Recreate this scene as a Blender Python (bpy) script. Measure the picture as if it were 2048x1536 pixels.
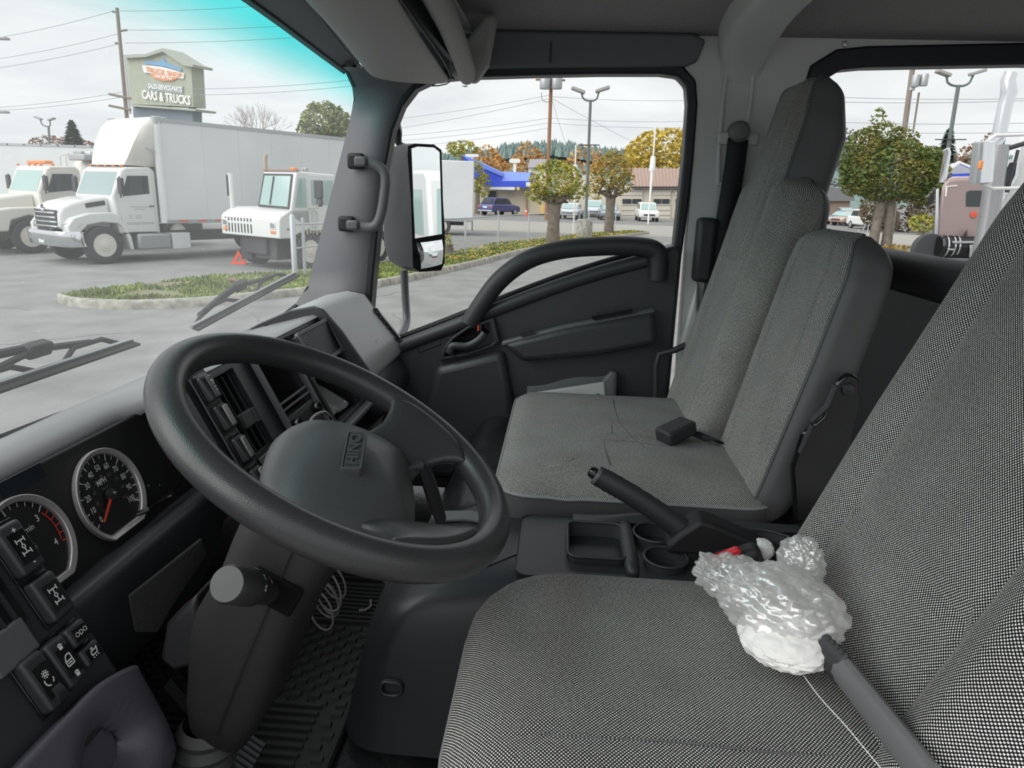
import bpy, bmesh, math, random
from math import sin, cos, tan, pi, radians, sqrt, atan2
from mathutils import Vector, Matrix, noise

for o in list(bpy.data.objects):
    bpy.data.objects.remove(o, do_unlink=True)
SC = bpy.context.scene
COL = SC.collection
random.seed(7)

# ------------------------------------------------------------------ camera
FPX, EYE = 1420.0, Vector((0, 0, 2.2))
def cam_axes(pitch=15.1, roll=1.78, yaw=3.7):
    p, r, y = map(radians, (pitch, roll, yaw))
    F = Vector((cos(p)*cos(y), cos(p)*sin(y), -sin(p)))
    R0 = Vector((sin(y), -cos(y), 0)); U0 = R0.cross(F)
    R = R0*cos(r)+U0*sin(r)
    return R, R.cross(F), F
CR, CU, CF = cam_axes()
cd = bpy.data.cameras.new('camera'); cam = bpy.data.objects.new('camera', cd); COL.objects.link(cam)
cam.matrix_world = Matrix(((CR.x, CU.x, -CF.x, EYE.x), (CR.y, CU.y, -CF.y, EYE.y), (CR.z, CU.z, -CF.z, EYE.z), (0, 0, 0, 1)))
cd.sensor_width = 36.0; cd.lens = 36.0*FPX/2048; cd.clip_start = 0.02; cd.clip_end = 3000
SC.camera = cam

# ------------------------------------------------------------------ sky and exposure
SC.view_settings.view_transform = 'Standard'; SC.view_settings.look = 'None'
SC.view_settings.exposure = 0.35; SC.view_settings.gamma = 1.0
SC.view_settings.use_curve_mapping = False
wd = bpy.data.worlds.new('overcast_sky'); SC.world = wd; wd.use_nodes = True
nt = wd.node_tree; nt.nodes.clear()
def N(nt, t, **kw):
    n = nt.nodes.new(t)
    for k, v in kw.items():
        if k.startswith('i_'):
            n.inputs[int(k[2:])].default_value = v
        else: setattr(n, k, v)
    return n
wt = N(nt, 'ShaderNodeTexCoord'); wm = N(nt, 'ShaderNodeMapping')
wm.inputs['Scale'].default_value = (1.0, 1.0, 4.5)
nz = N(nt, 'ShaderNodeTexNoise'); nz.inputs['Scale'].default_value = 3.2; nz.inputs['Detail'].default_value = 6; nz.inputs['Roughness'].default_value = .55
nz.inputs['Distortion'].default_value = .6
rp = N(nt, 'ShaderNodeValToRGB'); rp.color_ramp.elements[0].position = .30; rp.color_ramp.elements[0].color = (.60, .622, .64, 1)
rp.color_ramp.elements[1].position = .66; rp.color_ramp.elements[1].color = (.79, .80, .81, 1)
bg = N(nt, 'ShaderNodeBackground'); bg.inputs['Strength'].default_value = 1.0
wo = N(nt, 'ShaderNodeOutputWorld')
nt.links.new(wt.outputs['Generated'], wm.inputs['Vector']); nt.links.new(wm.outputs[0], nz.inputs['Vector'])
sun = bpy.data.lights.new('veiled_sun', 'SUN'); sun.energy = 2.4; sun.angle = radians(70); sun.color = (1, .985, .96)
so = bpy.data.objects.new('veiled_sun', sun); COL.objects.link(so)
so.rotation_euler = Vector((-.42, .60, .64)).to_track_quat('Z', 'Y').to_euler()     # bright part of the overcast, ahead of the truck
SC.cycles.diffuse_bounces = 8; SC.cycles.max_bounces = 16; SC.cycles.transparent_max_bounces = 24
nt.links.new(nz.outputs['Fac'], rp.inputs[0]); nt.links.new(rp.outputs[0], bg.inputs['Color']); nt.links.new(bg.outputs[0], wo.inputs[0])

# ------------------------------------------------------------------ measuring: the point of a plane seen at a place of the 2048x1536 photograph
def ray(px, py): return CR*((px-1024)/FPX) - CU*((py-768)/FPX) + CF
def onx(px, py, x): d = ray(px, py); return EYE + d*((x-EYE.x)/d.x)
def ony(px, py, y): d = ray(px, py); return EYE + d*((y-EYE.y)/d.y)
def onz(px, py, z): d = ray(px, py); return EYE + d*((z-EYE.z)/d.z)
def onp(px, py, p, n):
    d = ray(px, py); p = Vector(p); n = Vector(n)
    return EYE + d*((p-EYE).dot(n)/d.dot(n))

# ------------------------------------------------------------------ mesh building
class M:
    def __init__(s): s.v = []; s.f = []; s.uv = {}
    def add(s, vs, fs):
        o = len(s.v); s.v += [Vector(x) for x in vs]; s.f += [tuple(i+o for i in f) for f in fs]; return s
    def join(s, m): return s.add(m.v, m.f)
    def box(s, c, size, fr=None):
        c = Vector(c); hx, hy, hz = [q/2 for q in size]; fr = fr or Matrix.Identity(3)
        vs = [c + fr @ Vector((x*hx, y*hy, z*hz)) for z in (-1, 1) for y in (-1, 1) for x in (-1, 1)]
        return s.add(vs, [(0, 2, 3, 1), (4, 5, 7, 6), (0, 1, 5, 4), (2, 6, 7, 3), (0, 4, 6, 2), (1, 3, 7, 5)])
    def prism(s, poly, vec):
        n = len(poly); poly = [Vector(p) for p in poly]; vec = Vector(vec)
        nn = Vector()
        for i in range(n): nn += (poly[i]-poly[0]).cross(poly[(i+1) % n]-poly[0])
        if nn.dot(vec) > 0: poly = poly[::-1]
        vs = poly+[p+vec for p in poly]
        return s.add(vs, [tuple(range(n)), tuple(range(2*n-1, n-1, -1))] + [((i+1) % n, i, n+i, n+(i+1) % n) for i in range(n)])
    def tube(s, pts, r, n=8, cap=True, closed=False, sx=1.0, up=None):
        pts = [Vector(p) for p in pts]; k = len(pts)
        rr = r if isinstance(r, (list, tuple)) else [r]*k
        tan_ = []
        for i in range(k):
            a = pts[(i-1) % k] if (closed or i > 0) else pts[i]; b = pts[(i+1) % k] if (closed or i < k-1) else pts[i]
            tan_.append((b-a).normalized())
        t0 = tan_[0]; ref = Vector(up) if up else (Vector((0, 0, 1)) if abs(t0.z) < .9 else Vector((1, 0, 0)))
        nr = (ref - t0*ref.dot(t0)).normalized(); vs = []
        for i in range(k):
            t = tan_[i]; nr = (nr - t*nr.dot(t)).normalized(); bn = t.cross(nr)
            for j in range(n):
                a = 2*pi*j/n; vs.append(pts[i] + nr*(cos(a)*rr[i]) + bn*(sin(a)*rr[i]*sx))
        fs = []
        for i in range(k if closed else k-1):
            for j in range(n):
                a = i*n+j; b = i*n+(j+1) % n; c = ((i+1) % k)*n+(j+1) % n; d = ((i+1) % k)*n+j
                fs.append((a, b, c, d))
        if cap and not closed: fs += [tuple(range(n-1, -1, -1)), tuple(range((k-1)*n, k*n))]
        return s.add(vs, fs)
    def lathe(s, prof, o=(0, 0, 0), ax=(0, 0, 1), n=24, cap=True):
        o = Vector(o); ax = Vector(ax).normalized(); a = ax.orthogonal().normalized(); b = ax.cross(a); vs = []
        for r, h in prof:
            for j in range(n):
                t = 2*pi*j/n; vs.append(o + ax*h + a*(r*cos(t)) + b*(r*sin(t)))
        k = len(prof)
        fs = [(i*n+j, i*n+(j+1) % n, (i+1)*n+(j+1) % n, (i+1)*n+j) for i in range(k-1) for j in range(n)]
        if cap: fs += [tuple(range(n-1, -1, -1)), tuple(range((k-1)*n, k*n))]
        return s.add(vs, fs)
    def grid(s, rows, cu=False, flip=False):
        nu = len(rows[0]); k = len(rows); vs = [p for r in rows for p in r]; fs = []
        for i in range(k-1):
            for j in range(nu if cu else nu-1):
                q = (i*nu+j, i*nu+(j+1) % nu, (i+1)*nu+(j+1) % nu, (i+1)*nu+j)
                fs.append(q[::-1] if flip else q)
        return s.add(vs, fs)
    def ring(s, inner, outer, vec):     # flat band between two loops, extruded
        n = len(inner); vec = Vector(vec); I = [Vector(p) for p in inner]; O = [Vector(p) for p in outer]
        vs = I+O+[p+vec for p in I]+[p+vec for p in O]; fs = []
        for i in range(n):
            j = (i+1) % n
            fs += [(i, j, n+j, n+i), (2*n+j, 2*n+i, 3*n+i, 3*n+j), (j, i, 2*n+i, 2*n+j), (n+i, n+j, 3*n+j, 3*n+i)]
        return s.add(vs, fs)

def inset(poly, d):                     # 2-D offset of a counter-clockwise loop, inward for d>0
    n = len(poly); A = sum(poly[i][0]*poly[(i+1) % n][1]-poly[(i+1) % n][0]*poly[i][1] for i in range(n))
    sg = 1 if A > 0 else -1; out = []
    for i in range(n):
        a, b, c = poly[i-1], poly[i], poly[(i+1) % n]
        e1 = Vector((b[0]-a[0], b[1]-a[1])); e2 = Vector((c[0]-b[0], c[1]-b[1]))
        e1 = e1.normalized() if e1.length > 1e-9 else Vector((1, 0)); e2 = e2.normalized() if e2.length > 1e-9 else e1
        n1 = Vector((-e1.y, e1.x))*sg; n2 = Vector((-e2.y, e2.x))*sg
        m = n1+n2
        m = m.normalized() if m.length > 1e-6 else n1
        k = d/max(.45, m.dot(n1)); out.append((b[0]+m.x*k, b[1]+m.y*k))
    return out
def rrect(hx, hy, r, k=5, m=3, cx=0, cy=0):    # rounded rectangle loop, counter-clockwise, same count for same k, m
    r = max(min(r, hx-1e-4, hy-1e-4), 1e-4); out = []
    for (sx, sy, a0) in ((1, 1, 0), (-1, 1, pi/2), (-1, -1, pi), (1, -1, 3*pi/2)):
        for i in range(k+1):
            a = a0+pi/2*i/k; out.append((cx+sx*(hx-r)+r*cos(a), cy+sy*(hy-r)+r*sin(a)))
        nx = {0: (-1, 1), 1: (-1, -1), 2: (1, -1), 3: (1, 1)}[int(round(a0/(pi/2)))]
        p = out[-1]; a1 = a0+pi/2; q = (cx+nx[0]*(hx-r)+r*cos(a1), cy+nx[1]*(hy-r)+r*sin(a1))
        for i in range(1, m): out.append((p[0]+(q[0]-p[0])*i/m, p[1]+(q[1]-p[1])*i/m))
    return out
def spline(pts, k=6, closed=False):
    P = [Vector(p) for p in pts]; n = len(P); out = []
    for i in range(n if closed else n-1):
        a = P[(i-1) % n] if closed or i > 0 else P[i]*2-P[i+1]
        b = P[i]; c = P[(i+1) % n]; d = P[(i+2) % n] if closed or i < n-2 else c*2-b
        for j in range(k):
            t = j/k
            out.append(.5*((2*b)+(c-a)*t+(2*a-5*b+4*c-d)*t*t+(3*b-a-3*c+d)*t**3))
    if not closed: out.append(P[-1])
    return out

WM = {}
def tag(o, label=None, cat=None, group=None, kind=None, category=None):
    cat = cat or category
    for k, v in (('label', label), ('category', cat), ('group', group), ('kind', kind)):
        if v: o[k] = v
    return o
def thing(name, label, cat, loc=(0, 0, 0), rz=0, group=None, kind=None):
    o = bpy.data.objects.new(name, None); COL.objects.link(o); o.location = loc; o.rotation_euler = (0, 0, rz)
    o.empty_display_size = .1
    WM[o.name] = Matrix.Translation(Vector(loc)) @ Matrix.Rotation(rz, 4, 'Z')
    return tag(o, label, cat, group, kind)
def obj(name, m, mat, parent=None, smooth=True, ang=38, bev=0, bs=2, sub=0, solid=0, local=False, uv=None, **tags):
    me = bpy.data.meshes.new(name); vs = m.v
    if parent is not None:
        W = WM[parent.name]
        if not local:
            I = W.inverted(); vs = [I @ p for p in vs]
    me.from_pydata([tuple(p) for p in vs], [], m.f); me.update()
    if mat: me.materials.append(mat)
    if smooth:
        me.polygons.foreach_set('use_smooth', [True]*len(me.polygons))
        try: me.set_sharp_from_angle(angle=radians(ang))
        except Exception: pass
    if uv:
        ul = me.uv_layers.new(name='UVMap'); d = ul.data
        for l in me.loops: d[l.index].uv = uv[l.vertex_index]
    o = bpy.data.objects.new(name, me); COL.objects.link(o)
    if parent is not None:
        o.parent = parent; WM[o.name] = WM[parent.name]
    else: WM[o.name] = Matrix.Identity(4)
    if solid:
        md = o.modifiers.new('s', 'SOLIDIFY'); md.thickness = solid; md.offset = -1
    if bev:
        md = o.modifiers.new('b', 'BEVEL'); md.width = bev; md.segments = bs; md.limit_method = 'ANGLE'; md.angle_limit = radians(35)
        md.harden_normals = False
    if sub:
        md = o.modifiers.new('u', 'SUBSURF'); md.levels = sub; md.render_levels = sub
    tag(o, **tags)
    return o
def dup(root, loc=None, rz=None, label=None, **tags):
    def rec(o, par):
        c = o.copy(); COL.objects.link(c)
        if par is not None: c.parent = par
        WM[c.name] = WM[o.name]
        for ch in o.children: rec(ch, c)
        return c
    r = rec(root, None)
    if loc is not None: r.location = loc
    if rz is not None: r.rotation_euler = (0, 0, rz)
    tag(r, label, **tags); return r

_tc = {}
def text_m(s, size=1.0, depth=.0006, cx='CENTER', bold=0.0, shear=0, sx=1.0):
    key = (s, cx, bold, shear)
    if key not in _tc:
        c = bpy.data.curves.new('t', 'FONT'); c.body = s; c.size = 1; c.align_x = cx; c.align_y = 'CENTER'; c.resolution_u = 2; c.offset = bold; c.shear = shear
        o = bpy.data.objects.new('t', c); COL.objects.link(o)
        dg = bpy.context.evaluated_depsgraph_get(); me = bpy.data.meshes.new_from_object(o.evaluated_get(dg))
        _tc[key] = ([v.co.copy() for v in me.vertices], [tuple(p.vertices) for p in me.polygons])
        bpy.data.objects.remove(o); bpy.data.meshes.remove(me); bpy.data.curves.remove(c)
    v, f = _tc[key]
    return [(p.x*size*sx, p.y*size) for p in v], f
def put_text(m, s, o, ex, ey, size, lift=.0006, **kw):
    v, f = text_m(s, size, **kw); o = Vector(o); ex = Vector(ex).normalized(); ey = Vector(ey).normalized(); n = ex.cross(ey)
    return m.add([o+ex*x+ey*y+n*lift for x, y in v], f)
def plate(outer, holes, thick, fr):     # fr(a,b)->point ; flat plate with holes, extruded along its normal by thick
    c = bpy.data.curves.new('p', 'CURVE'); c.dimensions = '2D'; c.fill_mode = 'BOTH'; c.extrude = 0.5
    for L in [outer]+list(holes):
        sp = c.splines.new('POLY'); sp.points.add(len(L)-1); sp.use_cyclic_u = True
        for i, p in enumerate(L): sp.points[i].co = (p[0], p[1], 0, 1)
    o = bpy.data.objects.new('p', c); COL.objects.link(o)
    dg = bpy.context.evaluated_depsgraph_get(); me = bpy.data.meshes.new_from_object(o.evaluated_get(dg))
    p0 = fr(0, 0); ex = (fr(1, 0)-p0).normalized(); ey = (fr(0, 1)-p0).normalized(); n = ex.cross(ey)
    m = M(); m.add([fr(v.co.x, v.co.y)+n*(v.co.z-.5)*thick for v in me.vertices], [tuple(q.vertices) for q in me.polygons])
    bpy.data.objects.remove(o); bpy.data.meshes.remove(me); bpy.data.curves.remove(c)
    bm = bmesh.new(); vv = [bm.verts.new(p) for p in m.v]
    for f in m.f:
        try: bm.faces.new([vv[i] for i in f])
        except ValueError: pass
    bmesh.ops.remove_doubles(bm, verts=bm.verts, dist=1e-5); bm.verts.index_update()
    out = M(); out.v = [v.co.copy() for v in bm.verts]; out.f = [tuple(v.index for v in f.verts) for f in bm.faces]; bm.free()
    return out

# ------------------------------------------------------------------ materials
MATS = {}
def mat(name, col=(.5, .5, .5), rough=.5, metal=0, spec=.5, bump=None, var=0, vs=20, coat=0, alpha=1, emit=None, trans=0, dirt=None, coord='Object', wear=None):
    if name in MATS: return MATS[name]
    m = bpy.data.materials.new(name); m.use_nodes = True; nt = m.node_tree; b = nt.nodes['Principled BSDF']
    b.inputs['Base Color'].default_value = (*col, 1); b.inputs['Roughness'].default_value = rough; b.inputs['Metallic'].default_value = metal
    b.inputs['Specular IOR Level'].default_value = spec; b.inputs['Coat Weight'].default_value = coat; b.inputs['Alpha'].default_value = alpha
    b.inputs['Transmission Weight'].default_value = trans
    L = nt.links.new; tc = N(nt, 'ShaderNodeTexCoord'); co = tc.outputs[coord]
    if var:
        n = N(nt, 'ShaderNodeTexNoise'); n.inputs['Scale'].default_value = vs; n.inputs['Detail'].default_value = 5; L(co, n.inputs['Vector'])
        r = N(nt, 'ShaderNodeValToRGB'); r.color_ramp.elements[0].position = .3; r.color_ramp.elements[1].position = .7
        r.color_ramp.elements[0].color = (*[c*(1-var) for c in col], 1); r.color_ramp.elements[1].color = (*[min(1, c*(1+var)) for c in col], 1)
        L(n.outputs['Fac'], r.inputs[0]); L(r.outputs[0], b.inputs['Base Color'])
    if bump:
        kind, sc, st, di = bump
        if kind == 'voronoi':
            t = N(nt, 'ShaderNodeTexVoronoi'); t.inputs['Scale'].default_value = sc; out = t.outputs['Distance']
        else:
            t = N(nt, 'ShaderNodeTexNoise'); t.inputs['Scale'].default_value = sc; t.inputs['Detail'].default_value = 4; out = t.outputs['Fac']
        L(co, t.inputs['Vector']); bp = N(nt, 'ShaderNodeBump'); bp.inputs['Strength'].default_value = st; bp.inputs['Distance'].default_value = di
        L(out, bp.inputs['Height']); L(bp.outputs[0], b.inputs['Normal'])
    if emit:
        b.inputs['Emission Color'].default_value = (*emit[0], 1); b.inputs['Emission Strength'].default_value = emit[1]
    MATS[name] = m; return m
def weave(name, pitch=.0052, dark=(.012, .012, .013), light=(.86, .845, .81), gain=1.0):
    m = bpy.data.materials.new(name); m.use_nodes = True; nt = m.node_tree; b = nt.nodes['Principled BSDF']; L = nt.links.new
    uv = N(nt, 'ShaderNodeUVMap'); uv.uv_map = 'UVMap'
    wob = N(nt, 'ShaderNodeTexNoise'); wob.inputs['Scale'].default_value = 60; wob.inputs['Detail'].default_value = 2; L(uv.outputs[0], wob.inputs['Vector'])
    mx = N(nt, 'ShaderNodeVectorMath', operation='MULTIPLY_ADD'); L(wob.outputs['Color'], mx.inputs[0]); mx.inputs[1].default_value = (.0012, .0012, 0); L(uv.outputs[0], mx.inputs[2])
    sp = N(nt, 'ShaderNodeSeparateXYZ'); L(mx.outputs[0], sp.inputs[0])
    def mth(op, a, c=None):
        n = N(nt, 'ShaderNodeMath', operation=op)
        for i, x in enumerate((a, c)):
            if x is None: continue
            if isinstance(x, (int, float)): n.inputs[i].default_value = x
            else: L(x, n.inputs[i])
        return n.outputs[0]
    k = 2*pi/pitch
    su = mth('SINE', mth('MULTIPLY', sp.outputs[0], k)); sv = mth('SINE', mth('MULTIPLY', sp.outputs[1], k))
    pr = mth('MULTIPLY', su, sv)
    fine = N(nt, 'ShaderNodeTexNoise'); fine.inputs['Scale'].default_value = 260; fine.inputs['Detail'].default_value = 2; L(uv.outputs[0], fine.inputs['Vector'])
    mr = N(nt, 'ShaderNodeMapRange'); mr.interpolation_type = 'SMOOTHSTEP'; L(pr, mr.inputs[0]); mr.inputs[1].default_value = .06; mr.inputs[2].default_value = .36
    big = N(nt, 'ShaderNodeTexNoise'); big.inputs['Scale'].default_value = 9; big.inputs['Detail'].default_value = 2; L(uv.outputs[0], big.inputs['Vector'])
    amp = mth('MULTIPLY', mr.outputs[0], mth('ADD', mth('MULTIPLY', fine.outputs['Fac'], 1.1), .30))
    amp = mth('MULTIPLY', amp, mth('ADD', mth('MULTIPLY', big.outputs['Fac'], .5), .75*gain))
    cr = N(nt, 'ShaderNodeMix', data_type='RGBA'); L(amp, cr.inputs[0]); cr.clamp_factor = True
    cr.inputs[6].default_value = (*dark, 1); cr.inputs[7].default_value = (*light, 1)
    L(cr.outputs[2], b.inputs['Base Color'])
    bp = N(nt, 'ShaderNodeBump'); bp.inputs['Strength'].default_value = .55; bp.inputs['Distance'].default_value = .0012; L(mr.outputs[0], bp.inputs['Height']); L(bp.outputs[0], b.inputs['Normal'])
    b.inputs['Roughness'].default_value = .9; b.inputs['Specular IOR Level'].default_value = .15
    MATS[name] = m; return m
def glass(name, tint=(.96, .98, .97), refl=.06, dust=0.0, band=False, rough=0.0):
    m = bpy.data.materials.new(name); m.use_nodes = True; nt = m.node_tree; nt.nodes.clear(); L = nt.links.new
    out = N(nt, 'ShaderNodeOutputMaterial'); tr = N(nt, 'ShaderNodeBsdfTransparent'); tr.inputs[0].default_value = (*tint, 1)
    gl = N(nt, 'ShaderNodeBsdfGlossy'); gl.inputs['Roughness'].default_value = rough; gl.inputs[0].default_value = (1, 1, 1, 1)
    mx = N(nt, 'ShaderNodeMixShader'); mx.inputs[0].default_value = refl; L(tr.outputs[0], mx.inputs[1]); L(gl.outputs[0], mx.inputs[2]); last = mx.outputs[0]
    if band:
        g = N(nt, 'ShaderNodeTexCoord'); sx = N(nt, 'ShaderNodeSeparateXYZ'); L(g.outputs['Object'], sx.inputs[0])
        mr = N(nt, 'ShaderNodeMapRange'); mr.interpolation_type = 'SMOOTHSTEP'; mr.inputs[1].default_value = .525; mr.inputs[2].default_value = .64; L(sx.outputs[2], mr.inputs[0])
        c = N(nt, 'ShaderNodeMix', data_type='RGBA'); L(mr.outputs[0], c.inputs[0]); c.inputs[6].default_value = (*tint, 1); c.inputs[7].default_value = (.03, .80, .80, 1)
        L(c.outputs[2], tr.inputs[0])
    if dust:
        g = N(nt, 'ShaderNodeTexCoord'); n = N(nt, 'ShaderNodeTexNoise'); n.inputs['Scale'].default_value = 120; n.inputs['Detail'].default_value = 4; L(g.outputs['Object'], n.inputs['Vector'])
        n2 = N(nt, 'ShaderNodeTexNoise'); n2.inputs['Scale'].default_value = 3; L(g.outputs['Object'], n2.inputs['Vector'])
        r = N(nt, 'ShaderNodeMapRange'); r.inputs[1].default_value = .3; r.inputs[2].default_value = .8; r.inputs[3].default_value = dust*.7; r.inputs[4].default_value = dust*1.5; L(n2.outputs['Fac'], r.inputs[0])
        r2 = N(nt, 'ShaderNodeMapRange'); r2.inputs[1].default_value = .70; r2.inputs[2].default_value = .78; r2.inputs[3].default_value = 0; r2.inputs[4].default_value = .22; L(n.outputs['Fac'], r2.inputs[0])
        ad = N(nt, 'ShaderNodeMath', operation='ADD'); L(r.outputs[0], ad.inputs[0]); L(r2.outputs[0], ad.inputs[1])
        tl = N(nt, 'ShaderNodeBsdfTranslucent'); tl.inputs[0].default_value = (.93, .96, .96, 1)
        m2 = N(nt, 'ShaderNodeMixShader'); L(ad.outputs[0], m2.inputs[0]); L(last, m2.inputs[1]); L(tl.outputs[0], m2.inputs[2]); last = m2.outputs[0]
    L(last, out.inputs[0]); MATS[name] = m; return m

PADT = mat('pad plastic with sky sheen', (.40, .405, .41), .40, bump=('noise', 900, .12, .001))  # base colour lightened to carry the sky sheen on the pad
TOPM = mat('dash top with sky sheen', (.27, .273, .28), .36, bump=('noise', 900, .12, .001))  # pale tone holds the sky's light on the dash top
COLM = mat('column plastic', (.022, .021, .022), .55, bump=('noise', 900, .12, .001))
HUMP = mat('hump plastic', (.020, .022, .026), .42, bump=('noise', 900, .12, .001))
PL = mat('dash plastic', (.036, .038, .042), .42, bump=('noise', 900, .12, .001))
PLD = mat('dark plastic', (.028, .028, .031), .5, bump=('noise', 900, .12, .001))
PLG = mat('grey dash plastic', (.105, .108, .113), .5, bump=('noise', 900, .15, .001))
PLK = mat('knee panel plastic', (.085, .080, .105), .42, bump=('noise', 700, .15, .001))
GLOSS = mat('gloss black', (.008, .008, .009), .12)
RUB = mat('black rubber', (.010, .010, .012), .6)
WHL = mat('steering leather grain', (.042, .042, .044), .29, bump=('voronoi', 800, .16, .001))
PADM = mat('steering pad grain', (.068, .071, .074), .40, bump=('voronoi', 800, .16, .001))
FAB = weave('woven seat cloth', .0039)
VIN = mat('seat vinyl', (.085, .085, .088), .55, bump=('noise', 500, .2, .001))
PIPE = mat('seat piping', (.24, .24, .245), .5)
HEAD = mat('headliner felt', (.30, .295, .29), .95, spec=.1, bump=('noise', 1500, .4, .001), var=.12, vs=300)
PAINT = mat('white cab paint', (.55, .56, .55), .32)
TRIMD = mat('pillar trim plastic', (.120, .122, .132), .45, bump=('noise', 900, .15, .001))
VISM = mat('visor vinyl', (.34, .33, .32), .6, bump=('noise', 600, .15, .001))
FLV = mat('floor vinyl', (.014, .015, .016), .30, bump=('noise', 60, .25, .004))
MATR = mat('mat rubber', (.040, .041, .041), .55, bump=('noise', 500, .15, .001))
CHR = mat('chrome', (.75, .76, .78), .12, metal=1)
SILV = mat('satin silver', (.62, .60, .60), .38, metal=.7)
WHT = mat('white print', (.78, .78, .78), .6)
GRYP = mat('grey print', (.20, .19, .18), .6)
REDP = mat('red print', (.75, .05, .04), .5)
# ================================================================== the cab shell
XD = 2.0                                   # plane of the passenger-side doors
WSN = ((0, .76, 1.85), (0, 1, .305))       # the windscreen's plane
def ws(px, py): return onp(px, py, *WSN)
def yz(pts, x=XD): return [(p.y, p.z) for p in (onx(a, b, x) for a, b in pts)]
GLW = glass('windscreen glass', (.96, .985, .98), .010, dust=.07, band=True)
GLS = glass('side glass', (.98, .99, .985), .008)
SEAL = mat('window seal rubber', (.010, .011, .016), .45)

# windscreen -----------------------------------------------------------------
w1 = thing('window_1', None, None, (1.1, .76, 1.85), kind='structure')
ol = [ws(*p) for p in [(1300, 20), (490, 0)]]
curve_px = [(596, 602), (624, 566), (638, 536), (652, 490), (668, 420), (690, 320), (702, 240), (707, 200), (704, 176), (690, 146), (640, 110), (560, 50), (490, 0)]
wsr = [ws(*p) for p in curve_px]
wsr = [Vector((min(p.x, 2.03), p.y, p.z)) for p in wsr]
bot = [ws(*p) for p in [(560, 630), (490, 672), (390, 720), (280, 766), (140, 813), (0, 866)]]
top = wsr[-1]
loop = bot[::-1]+wsr+[Vector((.3, top.y, top.z+.01))]
loop = [Vector((.3, .765, 1.84))]+loop
lx = [(p.x, (p-Vector((p.x, .76, 1.85))).length*(1 if p.z > 1.85 else -1)) for p in loop]
eyw = Vector((0, -.305, 1)).normalized()
def frw(a, b): return Vector((a, .76, 1.85))+eyw*b
big = inset(lx, -.035)
m = M(); m.add([frw(*p) for p in big], [tuple(range(len(big)))]); obj('pane', m, GLW, w1, smooth=False)
m = M().ring([frw(*p) for p in inset(lx, -.002)], [frw(*p) for p in inset(lx, -.055)], (0, -.008, -.002)); obj('black_border', m, SEAL, w1, smooth=False)

# passenger door ---------------------------------------------------------------
d1 = thing('door_1', None, None, (XD, .1, 1.3), kind='structure')
dwpx = [(736, 712), (744, 610), (748, 560), (757, 470), (772, 340), (787, 262), (806, 214), (832, 180), (870, 162), (930, 156), (1060, 152), (1200, 149), (1320, 149), (1355, 154), (1371, 172), (1374, 210), (1366, 320), (1354, 430), (1344, 520), (1334, 508), (1290, 514), (1200, 538), (1100, 571), (985, 615), (900, 649), (800, 688)]
dw = yz(dwpx)
sill = yz([(1342, 545), (1330, 500), (1290, 506), (1200, 530), (1100, 563), (985, 607), (900, 641), (800, 679), (735, 703)])
full = dw[::-1][:]                                       # rear bottom -> front bottom
lower = [(-.30, 1.98), (.58, 1.70)]
winloop = dw+[]                                          # open loop; closed along a line below the sill
m = M().ring([(XD-.012, a, b) for a, b in inset(dw, .0)], [(XD-.012, a, b) for a, b in inset(dw, .026 if sum(dw[i][0]*dw[(i+1) % len(dw)][1]-dw[(i+1) % len(dw)][0]*dw[i][1] for i in range(len(dw))) < 0 else -.026)], (.06, 0, 0))
obj('window_seal', m, SEAL, d1, bev=.006)
m = M(); m.add([(XD+.035, a, b) for a, b in dw], [tuple(range(len(dw)))]); obj('pane', m, GLS, d1, smooth=False)
out = [(-.305, 1.30), (.66, 1.30), (.66, 1.72)]+[(a, b) for a, b in sill[::-1]][0:]
out = [(-.322, 1.33), (.66, 1.33), (.66, 1.745)]+sill[::-1][:-2]+[(-.308, 2.078), (-.322, 2.06)]
m = M().prism([(XD-.03, a, b) for a, b in out], (.085, 0, 0)); obj('door_panel', m, PL, d1, bev=.014, bs=3)
# soft roll along the sill, the grey highlight line
sl = [Vector((XD-.028, a, b-.018)) for a, b in sill[2:]]
obj('sill_roll', M().tube(spline(sl, 4), .020, 10, sx=.8), PL, d1)
obj('sill_weatherstrip', M().tube(spline([Vector((XD+.018, a, b+.004)) for a, b in sill[1:]], 4), .008, 8), RUB, d1)
arch = [onx(px, py, 1.955) for px, py in [(938, 648), (962, 610), (1000, 560), (1055, 520), (1125, 499), (1215, 492), (1285, 494), (1312, 503), (1318, 522), (1316, 560)]]
obj('arch_grab_bar', M().tube(spline(arch, 5), [.030, .029, .028]+[.0255]*100 if False else .0255, 14, sx=.85), PLD, d1)
# inner release handle: bezel, bowl, lever, lock knob
hb = [(876, 722), (884, 700), (902, 676), (935, 653), (988, 636), (1000, 682), (990, 692), (935, 712)]
hp = [onx(px, py, XD-.052) for px, py in hb]; c = sum(hp, Vector())/len(hp)
inn = [c+(p-c)*.80 for p in hp]
obj('handle_bezel', M().ring(inn, hp, (.03, 0, 0)), PLD, d1, bev=.004)
obj('handle_bowl', M().prism([p+Vector((.018, 0, 0)) for p in inn], (.008, 0, 0)), GLOSS, d1, smooth=False)
lv = [onx(px, py, XD-.062) for px, py in [(898, 706), (906, 692), (935, 692), (958, 680), (970, 666)]]
obj('release_lever', M().tube(spline(lv, 4), .0085, 10, sx=1.3), PL, d1)
k0 = onx(959, 655, XD-.05)
obj('lock_knob', M().box(k0, (.014, .014, .020)), PLD, d1, bev=.003); obj('lock_mark', M().box(k0+Vector((-.008, .003, 0)), (.002, .004, .016)), REDP, d1, smooth=False)
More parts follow.
